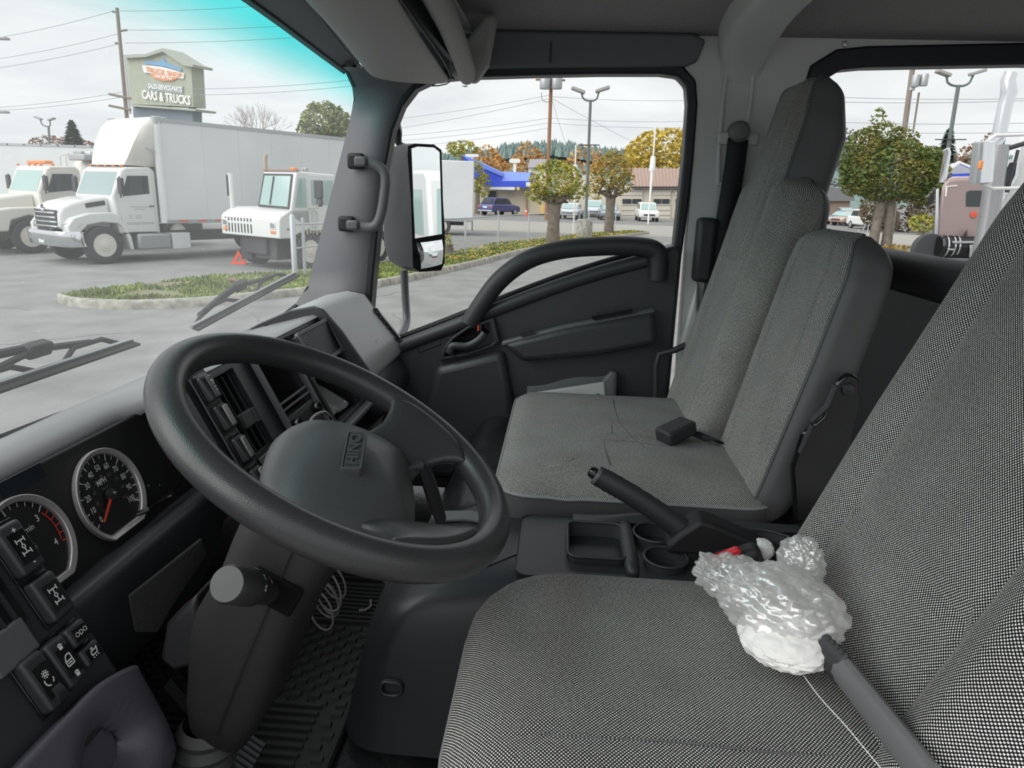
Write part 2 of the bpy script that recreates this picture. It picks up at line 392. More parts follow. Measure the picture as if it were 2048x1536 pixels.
# pocket shelf with a bulging face, and the window-switch plinth line
pk = [onx(px, py, XD-.075) for px, py in [(1003, 688), (1130, 655), (1310, 622), (1316, 690), (1200, 712), (1045, 726)]]
obj('door_pocket', M().prism(pk, (.05, 0, 0)), PL, d1, bev=.018, bs=3)
pk = [onx(px, py, XD-.07) for px, py in [(1003, 684), (1130, 651), (1310, 618), (1310, 626), (1130, 660), (1003, 693)]]
obj('pocket_lip', M().prism(pk, (.03, 0, 0)), PLG, d1, bev=.004)
obj('pocket_slot', M().prism([onx(px, py, XD-.078) for px, py in [(1185, 633), (1265, 618), (1265, 625), (1185, 640)]], (.01, 0, 0)), GLOSS, d1, smooth=False)
obj('pocket_slot', M().prism([onx(px, py, XD-.078) for px, py in [(1040, 668), (1068, 661), (1068, 666), (1040, 673)]], (.01, 0, 0)), GLOSS, d1, smooth=False)
bl = [onx(px, py, XD-.06) for px, py in [(868, 735), (1008, 700), (1040, 880), (1010, 960), (845, 960), (838, 850)]]
obj('speaker_bulge', M().prism(bl, (.05, 0, 0)), PL, d1, bev=.03, bs=4)
cv = [onx(px, py, XD-.032) for px, py in [(828, 685), (880, 664), (884, 690), (838, 708)]]
obj('sill_cap', M().prism(cv, (.01, 0, 0)), PL, d1, bev=.004)
obj('rear_edge_bracket', M().tube([onx(px, py, 1.93) for px, py in [(1312, 830), (1312, 730), (1318, 708), (1350, 700), (1372, 690)]], .009, 8), PLD, d1)

# rear passenger door window ----------------------------------------------------
d2 = thing('door_2', None, None, (XD, -1.1, 1.3), kind='structure')
rpx = [(1846, 517), (1660, 514), (1648, 470), (1640, 330), (1638, 250), (1641, 195), (1652, 158), (1680, 141), (1730, 136), (2048, 130)]
rw = yz(rpx); rw = rw+[(-1.50, rw[-1][1]), (-1.58, 2.46), (-1.58, 2.07)]
sgn = sum(rw[i][0]*rw[(i+1) % len(rw)][1]-rw[(i+1) % len(rw)][0]*rw[i][1] for i in range(len(rw)))
m = M().ring([(XD-.012, a, b) for a, b in rw], [(XD-.012, a, b) for a, b in inset(rw, -.050)], (.06, 0, 0)); obj('window_seal', m, SEAL, d2, bev=.006)
m = M(); m.add([(XD+.035, a, b) for a, b in rw], [tuple(range(len(rw)))]); obj('pane', m, GLS, d2, smooth=False)
obj('door_panel', M().box((XD+.02, -1.11, 1.69), (.09, 1.0, .72)), PL, d2, bev=.012)
obj('sill_strip', M().box((XD-.02, -1.1, 2.058), (.03, 1.0, .010)), PLG, d2, bev=.002)

# side of the cab: pillar and roof rail as one pressed sheet ------------------------
wr = thing('wall_right', None, None, (XD, -.5, 1.2), kind='structure')
hole = inset(rw, -.036)
front = yz([(1352, 770), (1358, 690), (1372, 500), (1384, 330), (1393, 215), (1390, 170), (1370, 146), (1330, 134), (1200, 133), (1060, 137), (930, 142), (868, 149), (835, 160), (805, 190), (780, 236)])
outl = [(-1.75, 1.2), (-.318, 1.2)]+front+[(.50, 2.30), (.50, 2.66), (-1.75, 2.66)]
m = plate(outl, [hole], .05, lambda a, b: Vector((XD+.045, 0, 0))+Vector((0, a, b)))
obj('pillar_sheet', m, PAINT, wr, ang=30, bev=.010, bs=3)
# pressed recess of the belt column, weld seam, fasteners, plastic rail trim
rec = yz([(1448, 132), (1512, 132), (1505, 200), (1490, 320), (1478, 372), (1430, 372), (1432, 300), (1440, 200)])
obj('pressed_recess', M().ring([(XD-.012, a, b) for a, b in inset(rec, .012 if sum(rec[i][0]*rec[(i+1) % 8][1]-rec[(i+1) % 8][0]*rec[i][1] for i in range(8)) > 0 else -.012)], [(XD-.012, a, b) for a, b in rec], (.01, 0, 0)), PAINT, wr, bev=.005, bs=3)
for px, py in [(1451, 106), (1524, 105), (1690, 88)]:
    p = onx(px, py, XD-.006); obj('rivet', M().lathe([(0, -.004), (.006, -.003), (.008, 0)], p, (1, 0, 0), 12), SILV, wr)
rl = [(.52, 2.600), (-.300, 2.600), (-.335, 2.585), (-.318, 2.535), (-.29, 2.522), (.10, 2.512), (.38, 2.500), (.52, 2.486)]
obj('rail_trim', M().prism([(XD-.022, a, b) for a, b in rl], (.024, 0, 0)), TRIMD, wr, bev=.008, bs=3)
obj('trim_joint', M().box((XD-.024, .055, 2.55), (.004, .004, .05)), PLD, wr, smooth=False)
obj('pillar_foot', M().prism([(XD-.03, a, b) for a, b in yz([(1392, 560), (1352, 700), (1352, 900), (1400, 900)])], (.04, 0, 0)), PAINT, wr, bev=.01)

# ceiling with rounded side edge ----------------------------------------------------
rows = []
for y in (.62, .3, -.2, -.7, -1.2, -1.8):
    rows.append([Vector((x, y, z)) for x, z in ((.10, 2.60), (.35, 2.632), (.8, 2.645), (1.5, 2.645), (1.85, 2.632), (1.96, 2.612), (2.02, 2.585))])
obj('ceiling', M().grid(rows), HEAD, solid=.04, kind='structure')
obj('roof_skin', M().box((1.07, -.6, 2.71), (2.1, 2.5, .03)), PAINT, smooth=False, kind='structure').name = 'ceiling_skin'
# cross beam over the B pillars (painted hat section) flaring into the pillar
pts = []
rows = []
for x, h, w in ((.1, .05, .075), (1.0, .05, .075), (1.6, .052, .075), (1.82, .06, .080), (1.93, .085, .085), (1.985, .13, .082), (1.995, .16, .07)):
    z0 = 2.645; yc = -.435
    rows.append([Vector((x, yc+w, z0)), Vector((x, yc+w*.8, z0-h*.75)), Vector((x, yc+w*.55, z0-h)), Vector((x, yc-w*.55, z0-h)), Vector((x, yc-w*.8, z0-h*.75)), Vector((x, yc-w, z0))])
obj('trim_1', M().grid(rows), PAINT, ang=60, bev=0, sub=1, kind='structure')
# windscreen pillar trim --------------------------------------------------------------
tp = thing('trim_2', None, None, (XD, .55, 1.85), kind='structure')
Lp = [(676, 134), (692, 146), (704, 172), (708, 200), (703, 245), (691, 325), (669, 425), (653, 495), (639, 540), (622, 572), (590, 608)]
Rp = [(905, 150), (868, 157), (835, 168), (812, 192), (793, 232), (776, 300), (760, 400), (752, 470), (747, 520), (744, 570), (741, 612)]
rows = []
for (a, b), (c_, d_) in zip(Lp, Rp):
    A = ws(a, b); B = onx(c_, d_, XD-.004); A.x = min(A.x, 2.03); r = []
    for i in range(9):
        t = i/8; p = A.lerp(B, t); p.x -= .030*sin(pi*t)**.7; p.y -= .012*sin(pi*t); r.append(p)
    rows.append(r)
rows.append([Vector((p.x-.02*sin(pi*i/8), p.y, 1.70)) for i, p in enumerate(rows[-1])])
obj('pillar_cover', M().grid(rows), TRIMD, tp, ang=70)
# its grab handle
def handle_foot(px, py):
    p = onx(px, py, 1.958); q = M().box(p, (.03, .055, .042)); return p, q
p1, q1 = handle_foot(712, 322); p2, q2 = handle_foot(693, 448)
gh = obj('grab_handle', M().tube(spline([onx(px, py, 1.945) for px, py in [(716, 322), (742, 326), (764, 338), (771, 358), (768, 395), (762, 428), (752, 450), (735, 455), (700, 450)]], 5), .0135, 12, sx=.9), PLG, tp)
for p in (p1, p2): obj('handle_socket', M().box(p+Vector((.014, .004, 0)), (.022, .046, .042)), RUB, gh, bev=.008)
obj('end_cap', M().box(onx(722, 323, 1.935), (.022, .034, .026)), PLG, gh, bev=.006); obj('end_cap', M().box(onx(706, 450, 1.935), (.022, .034, .026)), PLG, gh, bev=.006)
# header rail between screen and visor
hd = [ws(490, 0), ws(560, 50), ws(640, 110), ws(688, 145)]
hd = [Vector((.28, hd[0].y, hd[0].z+.012))]+hd
rows = [[p+Vector((0, .004, 0)), p+Vector((-.002, -.018, .020)), p+Vector((-.004, -.045, .032)), p+Vector((-.004, -.075, .060)), p+Vector((-.004, -.09, .13))] for p in hd]
obj('trim_3', M().grid(rows), mat('header trim', (.22, .235, .25), .5), ang=60, solid=.006, kind='structure')
# bulkhead under the screen, floor, rear wall, far left sill
obj('wall_front', M().box((1.15, .90, 1.50), (1.8, .03, .50)), PLD, smooth=False, kind='structure')
obj('wall_back', M().box((1.1, -1.80, 1.95), (1.9, .04, 1.5)), PAINT, smooth=False, kind='structure')
obj('floor', M().box((1.15, -.3, 1.275), (1.86, 2.5, .05)), FLV, smooth=False, kind='structure')
obj('wall_left', M().box((.235, .72, 1.62), (.06, .40, .50)), PLD, bev=.02, kind='structure')

# sun visor, overhead shelf ---------------------------------------------------------
v = thing('sun_visor', 'grey vinyl sun visor folded flat under the headliner above the windscreen', 'sun visor', (1.5, .42, 2.5))
A, B, C_, D_ = Vector((.95, .385, 2.492)), Vector((1.865, .492, 2.478)), Vector((1.965, .312, 2.478)), Vector((.95, .262, 2.492))
def quadgrid(A, B, C, D, nu, nv, f):
    return [[(A.lerp(B, i/nu)).lerp(D.lerp(C, i/nu), j/nv)+f(i/nu, j/nv) for i in range(nu+1)] for j in range(nv+1)]
vis = M().grid(quadgrid(A, B, C_, D_, 12, 8, lambda u, w: Vector((0, 0, -.010*sin(pi*w)**.6-.002*sin(9*u+3*w)))))
obj('flap', vis, VISM, v, solid=-.014, sub=1, ang=80)
obj('seam', M().tube([p+Vector((0, 0, -.005)) for p in spline([A, B, C_, D_], 8)], .0016, 6), VIN, v)
obj('pivot_arm', M().tube([Vector((1.90, .545, 2.492)), Vector((1.945, .552, 2.515)), Vector((1.96, .55, 2.56))], .006, 8), PLD, v)
s = thing('overhead_shelf', 'grey plastic overhead shelf with a rounded lip behind the sun visor', 'shelf', (1.5, .25, 2.55))
obj('lip', M().tube([Vector((.9, .235, 2.545)), Vector((1.2, .24, 2.535)), Vector((1.5, .246, 2.522)), Vector((1.72, .252, 2.502)), Vector((1.875, .256, 2.482))], .030, 16, sx=.75), VISM, s)
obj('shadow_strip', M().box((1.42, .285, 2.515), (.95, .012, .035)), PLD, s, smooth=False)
m = M().prism([Vector((1.87, y, z)) for y, z in ((.300, 2.475), (.235, 2.458), (.205, 2.500), (.185, 2.610), (.215, 2.615), (.255, 2.56), (.30, 2.53))], (.05, 0, 0))
obj('end_bracket', m, VISM, s, bev=.012, bs=3)
obj('tray', M().box((1.3, .40, 2.585), (1.25, .30, .01)), VISM, s, smooth=False)
for x in (1.885,): obj('screw', M().lathe([(0, -.003), (.006, -.002), (.007, 0)], (x, .262, 2.452), (0, 0, 1), 10), CHR, s)

# seat belt on the pillar -------------------------------------------------------------
b = thing('seat_belt', 'black seat belt hanging from a round anchor on the painted pillar', 'seat belt', onx(1476, 270, 1.98))
p = onx(1477, 264, 1.975)
obj('anchor_cover', M().lathe([(0, -.030), (.018, -.028), (.026, -.018), (.028, 0)], p, (1, 0, 0), 20), mat('belt anchor plastic', (.16, .16, .16), .5), b)
obj('anchor_wing', M().box(p+Vector((.002, 0, -.016)), (.012, .105, .030)), PAINT, b, bev=.010, bs=3)
wb = [onx(px, py, x) for px, py, x in [(1476, 278, 1.968), (1468, 340, 1.966), (1455, 420, 1.964), (1441, 500, 1.963), (1425, 590, 1.963), (1415, 680, 1.964), (1408, 760, 1.966)]]
m = M(); rows = [[q+Vector((0, .026, .002)), q+Vector((-.002, 0, 0)), q+Vector((0, -.026, -.002))] for q in spline(wb, 4)]
m.grid(rows); obj('webbing', m, mat('belt webbing', (.012, .013, .018), .7, bump=('noise', 800, .3, .001)), b, solid=.003)
p = onx(1408, 500, 1.97); obj('retractor_cover', M().box(p, (.05, .05, .17)), PLD, b, bev=.012)

# grab bar behind the bench ------------------------------------------------------------
r = thing('rear_grab_bar', 'thick black padded rail across the cab behind the centre backrest', 'rail', (1.5, -.66, 2.07))
obj('pad', M().lathe([(0, 0), (.032, 0), (.040, .008), (.040, .78), (.030, .79)], (1.16, -.685, 2.07), (1, .02, .002), 22), PLD, r)
obj('end_disc', M().lathe([(0, -.012), (.030, -.010), (.036, 0)], (1.16, -.685, 2.07), (1, 0, 0), 22), RUB, r)
# ================================================================== dashboard
dash = thing('dashboard', 'dark plastic dashboard running under the windscreen with vents, radio and gauges', 'dashboard', (1.1, .6, 1.6))
eyD = Vector((0, .447, .894)); nD = Vector((0, -.894, .447)); eX = Vector((1, 0, 0))
frl = Matrix((eX, nD.cross(eX)*-1 if False else eyD, nD)).transposed()      # columns: across, up the face, out of the face
def fD(a, b, h=0): return Vector((a, .588, 1.897))+eyD*b+nD*h                 # main face, b=0 at its top
def fL(a, z, h=0): return Vector((a, .55+.5*(z-1.72), z))+nD*h                # driver's left switch pod
# top pad
def prof(x):
    t = min(1, max(0, (x-.99)/.10)); t = t*t*(3-2*t)
    a = [(.79, 1.836), (.765, 1.852), (.73, 1.862), (.695, 1.864), (.672, 1.856), (.664, 1.840), (.672, 1.826), (.70, 1.82)]
    b = [(.79, 1.836), (.765, 1.851), (.725, 1.864), (.665, 1.880), (.620, 1.893), (.598, 1.897), (.587, 1.893), (.60, 1.88)]
    sag = -.006*((x-.8)/.5)**2 if x < .8 else 0
    return [Vector((x, p[0]*(1-t)+q[0]*t, p[1]*(1-t)+q[1]*t+sag)) for p, q in zip(a, b)]
xs = [.27, .4, .55, .7, .85, .95, .99, 1.01, 1.03, 1.05, 1.07, 1.09, 1.2, 1.35, 1.5, 1.7]
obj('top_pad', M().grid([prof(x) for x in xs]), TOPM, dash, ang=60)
# raised pad above the centre screen, to the passenger end
def padprof(x, t):
    return [Vector((x, y, z)) for y, z in ((.80, 1.835), (.74, 1.868), (.66, 1.905), (.60, 1.918), (.575-.02*t, 1.910), (.53-.01*t, 1.860), (.485-.02*t, 1.795), (.458-.01*t, 1.752), (.455, 1.738), (.47, 1.73))]
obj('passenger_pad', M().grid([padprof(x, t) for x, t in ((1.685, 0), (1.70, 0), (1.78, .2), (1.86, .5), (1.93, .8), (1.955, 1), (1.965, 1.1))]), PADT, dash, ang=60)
obj('pad_near_cap', M().prism(padprof(1.675, 0), (.014, 0, 0)), PL, dash, bev=.003)
obj('pad_end_cap', M().prism(padprof(1.965, 1.1), (.012, 0, 0)), PL, dash)
dl = [onx(px, py, 1.955) for px, py in [(744, 618), (752, 617), (800, 676), (793, 684)]]
obj('side_demister_slot', M().prism(dl, (.012, 0, 0)), GLOSS, dash, smooth=False)
for k in range(6):
    q = dl[0].lerp(dl[3], (k+.6)/6.5); obj('demister_fin', M().box(q+Vector((-.003, -.003, 0)), (.006, .018, .004)), PLD, dash, smooth=False)
# embossed mark on the pad
for k in range(3):
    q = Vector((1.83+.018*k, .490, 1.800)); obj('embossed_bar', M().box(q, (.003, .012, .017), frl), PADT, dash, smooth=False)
obj('lower_pad', M().grid([[Vector((x, y, z)) for y, z in ((.47, 1.742), (.452, 1.728), (.43, 1.70), (.425, 1.67), (.45, 1.60), (.55, 1.52))] for x in (1.70, 1.78, 1.86, 1.93, 1.965)]), PL, dash, ang=60)
obj('lower_end_cap', M().prism([Vector((1.965, y, z)) for y, z in ((.47, 1.742), (.452, 1.728), (.43, 1.70), (.425, 1.67), (.45, 1.60), (.55, 1.52), (.6, 1.7))], (.012, 0, 0)), PL, dash, bev=.004)
# windscreen-side vents on the top (two dark slots)
for px, py, w in ((590, 628, .10), (545, 652, .07)):
    p = onz(px, py, 1.862); p.x = min(p.x, 1.96); obj('defroster_slot', M().box((p.x, p.y, p.z-.0), (w, .014, .012)), GLOSS, dash, bev=.002)

# ---- main face plate with openings
def zb(z): return (z-1.897)/.894
def rr(x0, x1, z0, z1, r=.008): return rrect((x1-x0)/2, (zb(z1)-zb(z0))/2, r, 3, 1, (x0+x1)/2, (zb(z0)+zb(z1))/2)
outer = [(1.048, zb(1.655)), (1.70, zb(1.655)), (1.70, zb(1.897)), (1.048, zb(1.897))]
HO = [rr(1.108, 1.196, 1.748, 1.880), rr(1.275, 1.425, 1.690, 1.872), rr(1.468, 1.668, 1.690, 1.792), rr(1.468, 1.685, 1.802, 1.884)]
obj('face_plate', plate(outer, HO, .014, lambda a, b: fD(a, b, -.007)), PL, dash, bev=.003)
def bay(name, x0, x1, z0, z1, depth, mt):
    b0, b1 = zb(z0), zb(z1); A = [fD(x0, b0), fD(x1, b0), fD(x1, b1), fD(x0, b1)]; B = [p-nD*depth for p in A]
    return obj(name, M().add(A+B, [(0, 1, 5, 4), (1, 2, 6, 5), (2, 3, 7, 6), (3, 0, 4, 7), (4, 5, 6, 7)]), mt, dash, smooth=False)
bay('vent_bay', 1.106, 1.198, 1.746, 1.882, .05, PLD); bay('radio_bay', 1.273, 1.427, 1.688, 1.874, .10, PLD)
bay('open_cubby', 1.466, 1.670, 1.688, 1.794, .10, PLD); bay('screen_bay', 1.466, 1.687, 1.800, 1.886, .02, PLD)
# silver-edged frames round the bays
obj('bay_frame', M().ring([fD(a, b, .008) for a, b in rr(1.275, 1.425, 1.690, 1.872)], [fD(a, b, .008) for a, b in rr(1.262, 1.440, 1.678, 1.884, .012)], -nD*.010), PLG, dash, bev=.002)
obj('bay_frame', M().ring([fD(a, b, .008) for a, b in rr(1.468, 1.668, 1.690, 1.792)], [fD(a, b, .008) for a, b in rr(1.458, 1.682, 1.680, 1.798, .012)], -nD*.010), PLD, dash, bev=.002)
# centre vent with slats and a thumb wheel
for k in range(4):
    x = 1.119+.022*k
    obj('vent_slat', M().box(fD(x, zb(1.814), -.014), (.0035, .142, .022), frl @ Matrix.Rotation(radians(-28), 3, 'Y')), PL, dash, smooth=False)
tw = obj('vent_thumb_wheel', M().box(fD(1.158, zb(1.800), -.004), (.052, .030, .016), frl), PLD, dash, bev=.004)
for k in range(7): obj('knurl', M().box(fD(1.180, zb(1.800)-.012+.004*k, .005), (.010, .0018, .003), frl), PLG, tw, smooth=False)
obj('vent_lower_flap', M().box(fD(1.165, zb(1.722), .002), (.092, .042, .006), frl), PLG, dash, bev=.003)
# rocker switches
def rocker(name, o, w=.026, h=.050, d=.016, mt=PL, tilt=0, pad=GLOSS, parent=dash):
    f = frl @ Matrix.Rotation(radians(tilt), 3, 'X')
    b_ = obj(name, M().box(o+nD*d*.25, (w, h, d), f), mt, parent, bev=.0045, bs=3)
    if pad: obj('rocker_face', M().box(o+nD*(d*.78), (w*.72, h*.62, .0015), f), pad, b_, bev=.0006)
    return b_
bez = obj('switch_strip', M().box(fD(1.083, zb(1.80), .001), (.052, .265, .004), frl), PLD, dash, bev=.002)
for z, face in ((1.872, 'fan'), (1.824, None), (1.770, None), (1.716, None)):
    obj('switch_well', M().box(fD(1.083, zb(z), .0035), (.038, .055, .002), frl), GLOSS, dash, bev=.0008)
    sw = rocker('rocker_switch', fD(1.083, zb(z), .002), .030, .046, .017, PL if face else PLD, -6, None)
    obj('rocker_face', M().box(fD(1.087, zb(z)+.000, .0155), (.020, .038, .004), frl @ Matrix.Rotation(radians(12), 3, 'Y')), PLG if face else mat('worn grey rocker', (.26, .26, .25), .28), sw, bev=.002)
    if face:
        mk = M()
        for i in range(3): mk.box(fD(1.087+.0, zb(z)+.004-.006*i, .0185), (.007, .0012, .0006), frl); mk.box(fD(1.084+.003*i, zb(z)+.009, .0185), (.0016, .004, .0006), frl)
        obj('switch_icon', mk, WHT, sw, smooth=False)
# radio
rad = obj('radio', M().box(fD(1.350, zb(1.738), -.012), (.145, .056, .03), frl), PLD, dash, bev=.003)
obj('display', M().box(fD(1.335, zb(1.742), .0038), (.075, .024, .001), frl), mat('radio display', (.05, .055, .05), .15), rad, smooth=False)
for x in (1.293, 1.405):
    obj('volume_knob', M().lathe([(.012, 0), (.0115, .012), (.0095, .015), (0, .015)], fD(x, zb(1.744), .003), nD, 20), GLOSS, rad)
for k in range(6): obj('preset_button', M().box(fD(1.312+.015*k, zb(1.716), .0045), (.0125, .007, .003), frl), PL, rad, bev=.001)
for k in range(3): obj('mode_button', M().box(fD(1.422-.004*k, zb(1.756)-.012*k, .0045), (.010, .007, .003), frl), PLG, rad, bev=.001)
for k, z in enumerate((1.776, 1.788)): obj('disc_slot' if k else 'trim_rail', M().box(fD(1.350, zb(z), .002), (.145, .005, .004), frl), PLG, rad, bev=.001)
obj('heater_panel', M().box(fD(1.350, zb(1.694), -.004), (.145, .022, .012), frl), PL, dash, bev=.003)
for x in (1.395,): obj('heater_dial', M().lathe([(.017, 0), (.016, .014), (.013, .017), (0, .017)], fD(x, zb(1.694), .003), nD, 22), GLOSS, dash)
# upper screen
scr = obj('screen_unit', M().box(fD(1.576, zb(1.843), .006), (.206, .080, .018), frl), PLD, dash, bev=.004)
obj('screen', M().box(fD(1.580, zb(1.843), .0155), (.180, .066, .001), frl), mat('dark screen', (.004, .005, .010), .35, spec=.15), scr, smooth=False)
obj('screen_legend', M().box(fD(1.505, zb(1.868), .0164), (.016, .0022, .0006), frl).box(fD(1.505, zb(1.862), .0164), (.012, .0018, .0006), frl), GRYP, scr, smooth=False)
obj('screen_frame', M().ring([fD(a, b, .018) for a, b in rr(1.487, 1.674, 1.812, 1.876, .004)], [fD(a, b, .018) for a, b in rr(1.476, 1.684, 1.803, 1.884, .008)], -nD*.010), PLG, scr, bev=.0015)
obj('cubby_sill', M().box(fD(1.57, zb(1.676), .012), (.24, .012, .045), frl), PLG, dash, bev=.004)

# ---- instrument cluster
LE = (.645-.60)/.13; bC = Vector((0, LE, 1)).normalized(); nC = eX.cross(bC)
def fC(a, b, h=0): return Vector((a, .60, 1.70))+bC*b+nC*h
frc = Matrix((eX, bC, nC)).transposed()
cl = obj('instrument_cluster', M().box(fC(.845, .072, -.006), (.46, .172, .010), frc), mat('cluster face', (.012, .012, .013), .6), dash, bev=.003)
obj('cluster_side', M().prism([Vector((1.066, y, z)) for y, z in ((.68, 1.845), (.60, 1.70), (.55, 1.715), (.58, 1.80))], (.02, 0, 0)), PLD, dash, bev=.003)
obj('cluster_lower_lip', M().grid([[Vector((x, y, z)) for y, z in ((.612, 1.702), (.578, 1.712), (.566, 1.718), (.556, 1.716), (.551, 1.706), (.556, 1.66), (.575, 1.58), (.62, 1.50))] for x in (.690, .70, .85, 1.0, 1.085)]), PL, dash, ang=60)
obj('multi_display', M().box(fC(.790, .118, -.0008), (.055, .055, .001), frc) if False else M().box(fC(.768, .148, -.0004), (.07, .02, .0008), frc), mat('lcd', (.010, .014, .020), .2), cl, smooth=False)
def gauge_loop(cx, cy, r, b0, n=40, x1=None):
    a0 = math.asin(max(-1, (b0-cy)/r)); out = []
    for i in range(n+1):
        a = a0+(pi-2*a0)*i/n; out.append((cx+r*cos(a), cy+r*sin(a)))
    return out
def gauge(name, cx, cy, r, b0):
    lo = gauge_loop(cx, cy, r, b0); li = inset(lo, .0078)
    g = obj(name, M().ring([fC(a, b, .006) for a, b in li], [fC(a, b, .009) for a, b in lo], -nC*.009), SILV, dash, bev=.0015)
    obj('dial_face', M().add([fC(a, b, .0008) for a, b in li], [tuple(range(len(li)))]), mat('dial black', (.010, .010, .010), .55), g, smooth=False)
    return g
def tick(m, cx, cy, r0, r1, a, w, h=.0016):
    u = Vector((cos(a), sin(a))); p = Vector((-u.y, u.x))
    q = [(cx+u.x*r0+p.x*w, cy+u.y*r0+p.y*w), (cx+u.x*r1+p.x*w, cy+u.y*r1+p.y*w), (cx+u.x*r1-p.x*w, cy+u.y*r1-p.y*w), (cx+u.x*r0-p.x*w, cy+u.y*r0-p.y*w)]
    m.add([fC(x, y, h) for x, y in q], [(0, 3, 2, 1)])
sp_ = gauge('speedometer', .8865, .0735, .067, .016)
mk = M(); ml = M(); mg = M(); cx, cy = .8865, .0735
for k in range(21):
    a = radians(213-12.3*k); big = k % 2 == 0
    tick(mk, cx, cy, .0495 if big else .053, .0585, a, .0009 if big else .0006)
for k in range(11):
    a = radians(213-24.6*k); put_text(ml, str(10*k), fC(cx+.0415*cos(a), cy+.0415*sin(a), .0012), eX, bC, .0125, bold=.015, sx=.85)
for k in range(9):
    a = radians(213-24.6*k*1.243); put_text(mg, str(20*k), fC(cx+.0285*cos(a), cy+.0285*sin(a), .0012), eX, bC, .0075, sx=.85)
put_text(ml, 'MPH', fC(cx-.004, cy+.022, .0012), eX, bC, .0115, bold=.02, sx=.9); put_text(mg, 'km/h', fC(cx-.002, cy+.012, .0012), eX, bC, .0065)
put_text(ml, 'MILES', fC(cx+.043, cy-.028, .0012), eX, bC, .005)
obj('scale_marks', mk, WHT, sp_, smooth=False); obj('numerals', ml, WHT, sp_, smooth=False); obj('small_numerals', mg, GRYP, sp_, smooth=False)
def needle(g, cx, cy, a, L, col=REDP):
    mm = M(); u = Vector((cos(a), sin(a))); p = Vector((-u.y, u.x))
    q = [(cx-u.x*.006+p.x*.0022, cy-u.y*.006+p.y*.0022), (cx+u.x*L+p.x*.0010, cy+u.y*L+p.y*.0010), (cx+u.x*L-p.x*.0010, cy+u.y*L-p.y*.0010), (cx-u.x*.006-p.x*.0022, cy-u.y*.006-p.y*.0022)]
    mm.prism([fC(x, y, .0045) for x, y in q], nC*.0015)
    obj('needle', mm, mat('red needle', (.85, .07, .03), .5), g, smooth=False); obj('needle_hub', M().lathe([(.009, 0), (.0085, .005), (0, .006)], fC(cx+.0, cy+.0, .002), nC, 18), PLD, g)
    obj('hub_pin', M().lathe([(.0018, 0), (.0015, .003), (0, .003)], fC(cx+.001, cy+.001, .008), nC, 8), SILV, g)
needle(sp_, cx, cy, radians(213+4), .045)
ta = gauge('tachometer', .7285, .0715, .067, .016)
mk = M(); ml = M(); mr_ = M(); cx, cy = .7285, .0715
for k in range(21):
    a = radians(213-11.4*k)
    if k > 15: tick(mr_, cx, cy, .051, .0585, a, .0009)
    else: tick(mk, cx, cy, .0495 if k % 5 == 0 else .053, .0585, a, .0009 if k % 5 == 0 else .0006)
for i in range(14):
    a0 = radians(213-11.4*15.4-(11.4*4.4)*i/14); a1 = radians(213-11.4*15.4-(11.4*4.4)*(i+1)/14); q = []
    for rr_, aa in ((.0495, a0), (.0515, a0), (.0515, a1), (.0495, a1)): q.append(fC(cx+rr_*cos(aa), cy+rr_*sin(aa), .0014))
    mr_.add(q, [(0, 1, 2, 3)])
for k in range(5):
    a = radians(213-57*k); put_text(ml, str(k), fC(cx+.041*cos(a), cy+.041*sin(a), .0012), eX, bC, .0125, bold=.015)
put_text(ml, 'r/min', fC(cx+.010, cy+.022, .0012), eX, bC, .0105, bold=.012)
obj('scale_marks', mk, WHT, ta, smooth=False); obj('red_zone', mr_, REDP, ta, smooth=False); obj('numerals', ml, WHT, ta, smooth=False)
needle(ta, cx, cy, radians(213+4), .045)
# fuel needle tick beside the speedometer, temperature letters
mm = M(); put_text(mm, 'H', fC(.967, .052, .001), eX, bC, .006); put_text(mm, 'L', fC(.992, .043, .001), eX, bC, .006)
obj('gauge_letters', mm, WHT, cl, smooth=False)
mm = M(); put_text(mm, 'W', fC(.975, .020, .001), eX, bC, .008); obj('warning_glyph', mm, REDP, cl, smooth=False)
ts = obj('trip_stem', M().tube([fC(.912, .030, .020), fC(.975, .024, .020)], .0022, 8), GLOSS, cl); obj('trip_stem_tip', M().tube([fC(.972, .024, .020), fC(1.012, .034, .020)], .0026, 8).tube([fC(.905, .030, .012), fC(.915, .030, .026)], .004, 8).tube([fC(.968, .024, .012), fC(.975, .026, .026)], .003, 8), GLOSS, ts)

# ---- left switch pod
obj('left_pod', M().prism([fL(.44, 1.60, -.002), fL(.70, 1.60, -.002), fL(.70, 1.72, -.002), fL(.692, 1.83, -.002), fL(.44, 1.86, -.002)], -nD*.05), PL, dash, bev=.006)
ICON = []
def strokes(m, o, segs, w=.0008, s=1.0):
    for (x0, y0, x1, y1) in segs:
        a = o+eX*x0*s+eyD*y0*s; b_ = o+eX*x1*s+eyD*y1*s; d = (b_-a).normalized(); n_ = nD.cross(d)*w
        m.add([a-n_, b_-n_, b_+n_, a+n_], [(0, 1, 2, 3)])
def circ(r, n=10, x=0, y=0): return [(x+r*cos(2*pi*i/n), y+r*sin(2*pi*i/n), x+r*cos(2*pi*(i+1)/n), y+r*sin(2*pi*(i+1)/n)) for i in range(n)]
AX = [(-.006, .008, .006, .008), (-.006, .005, -.006, .011), (.006, .005, .006, .011), (0, .008, 0, .002), (0, -.002, 0, -.008), (-.006, -.008, .006, -.008), (-.006, -.005, -.006, -.011), (.006, -.005, .006, -.011)]+circ(.0022)
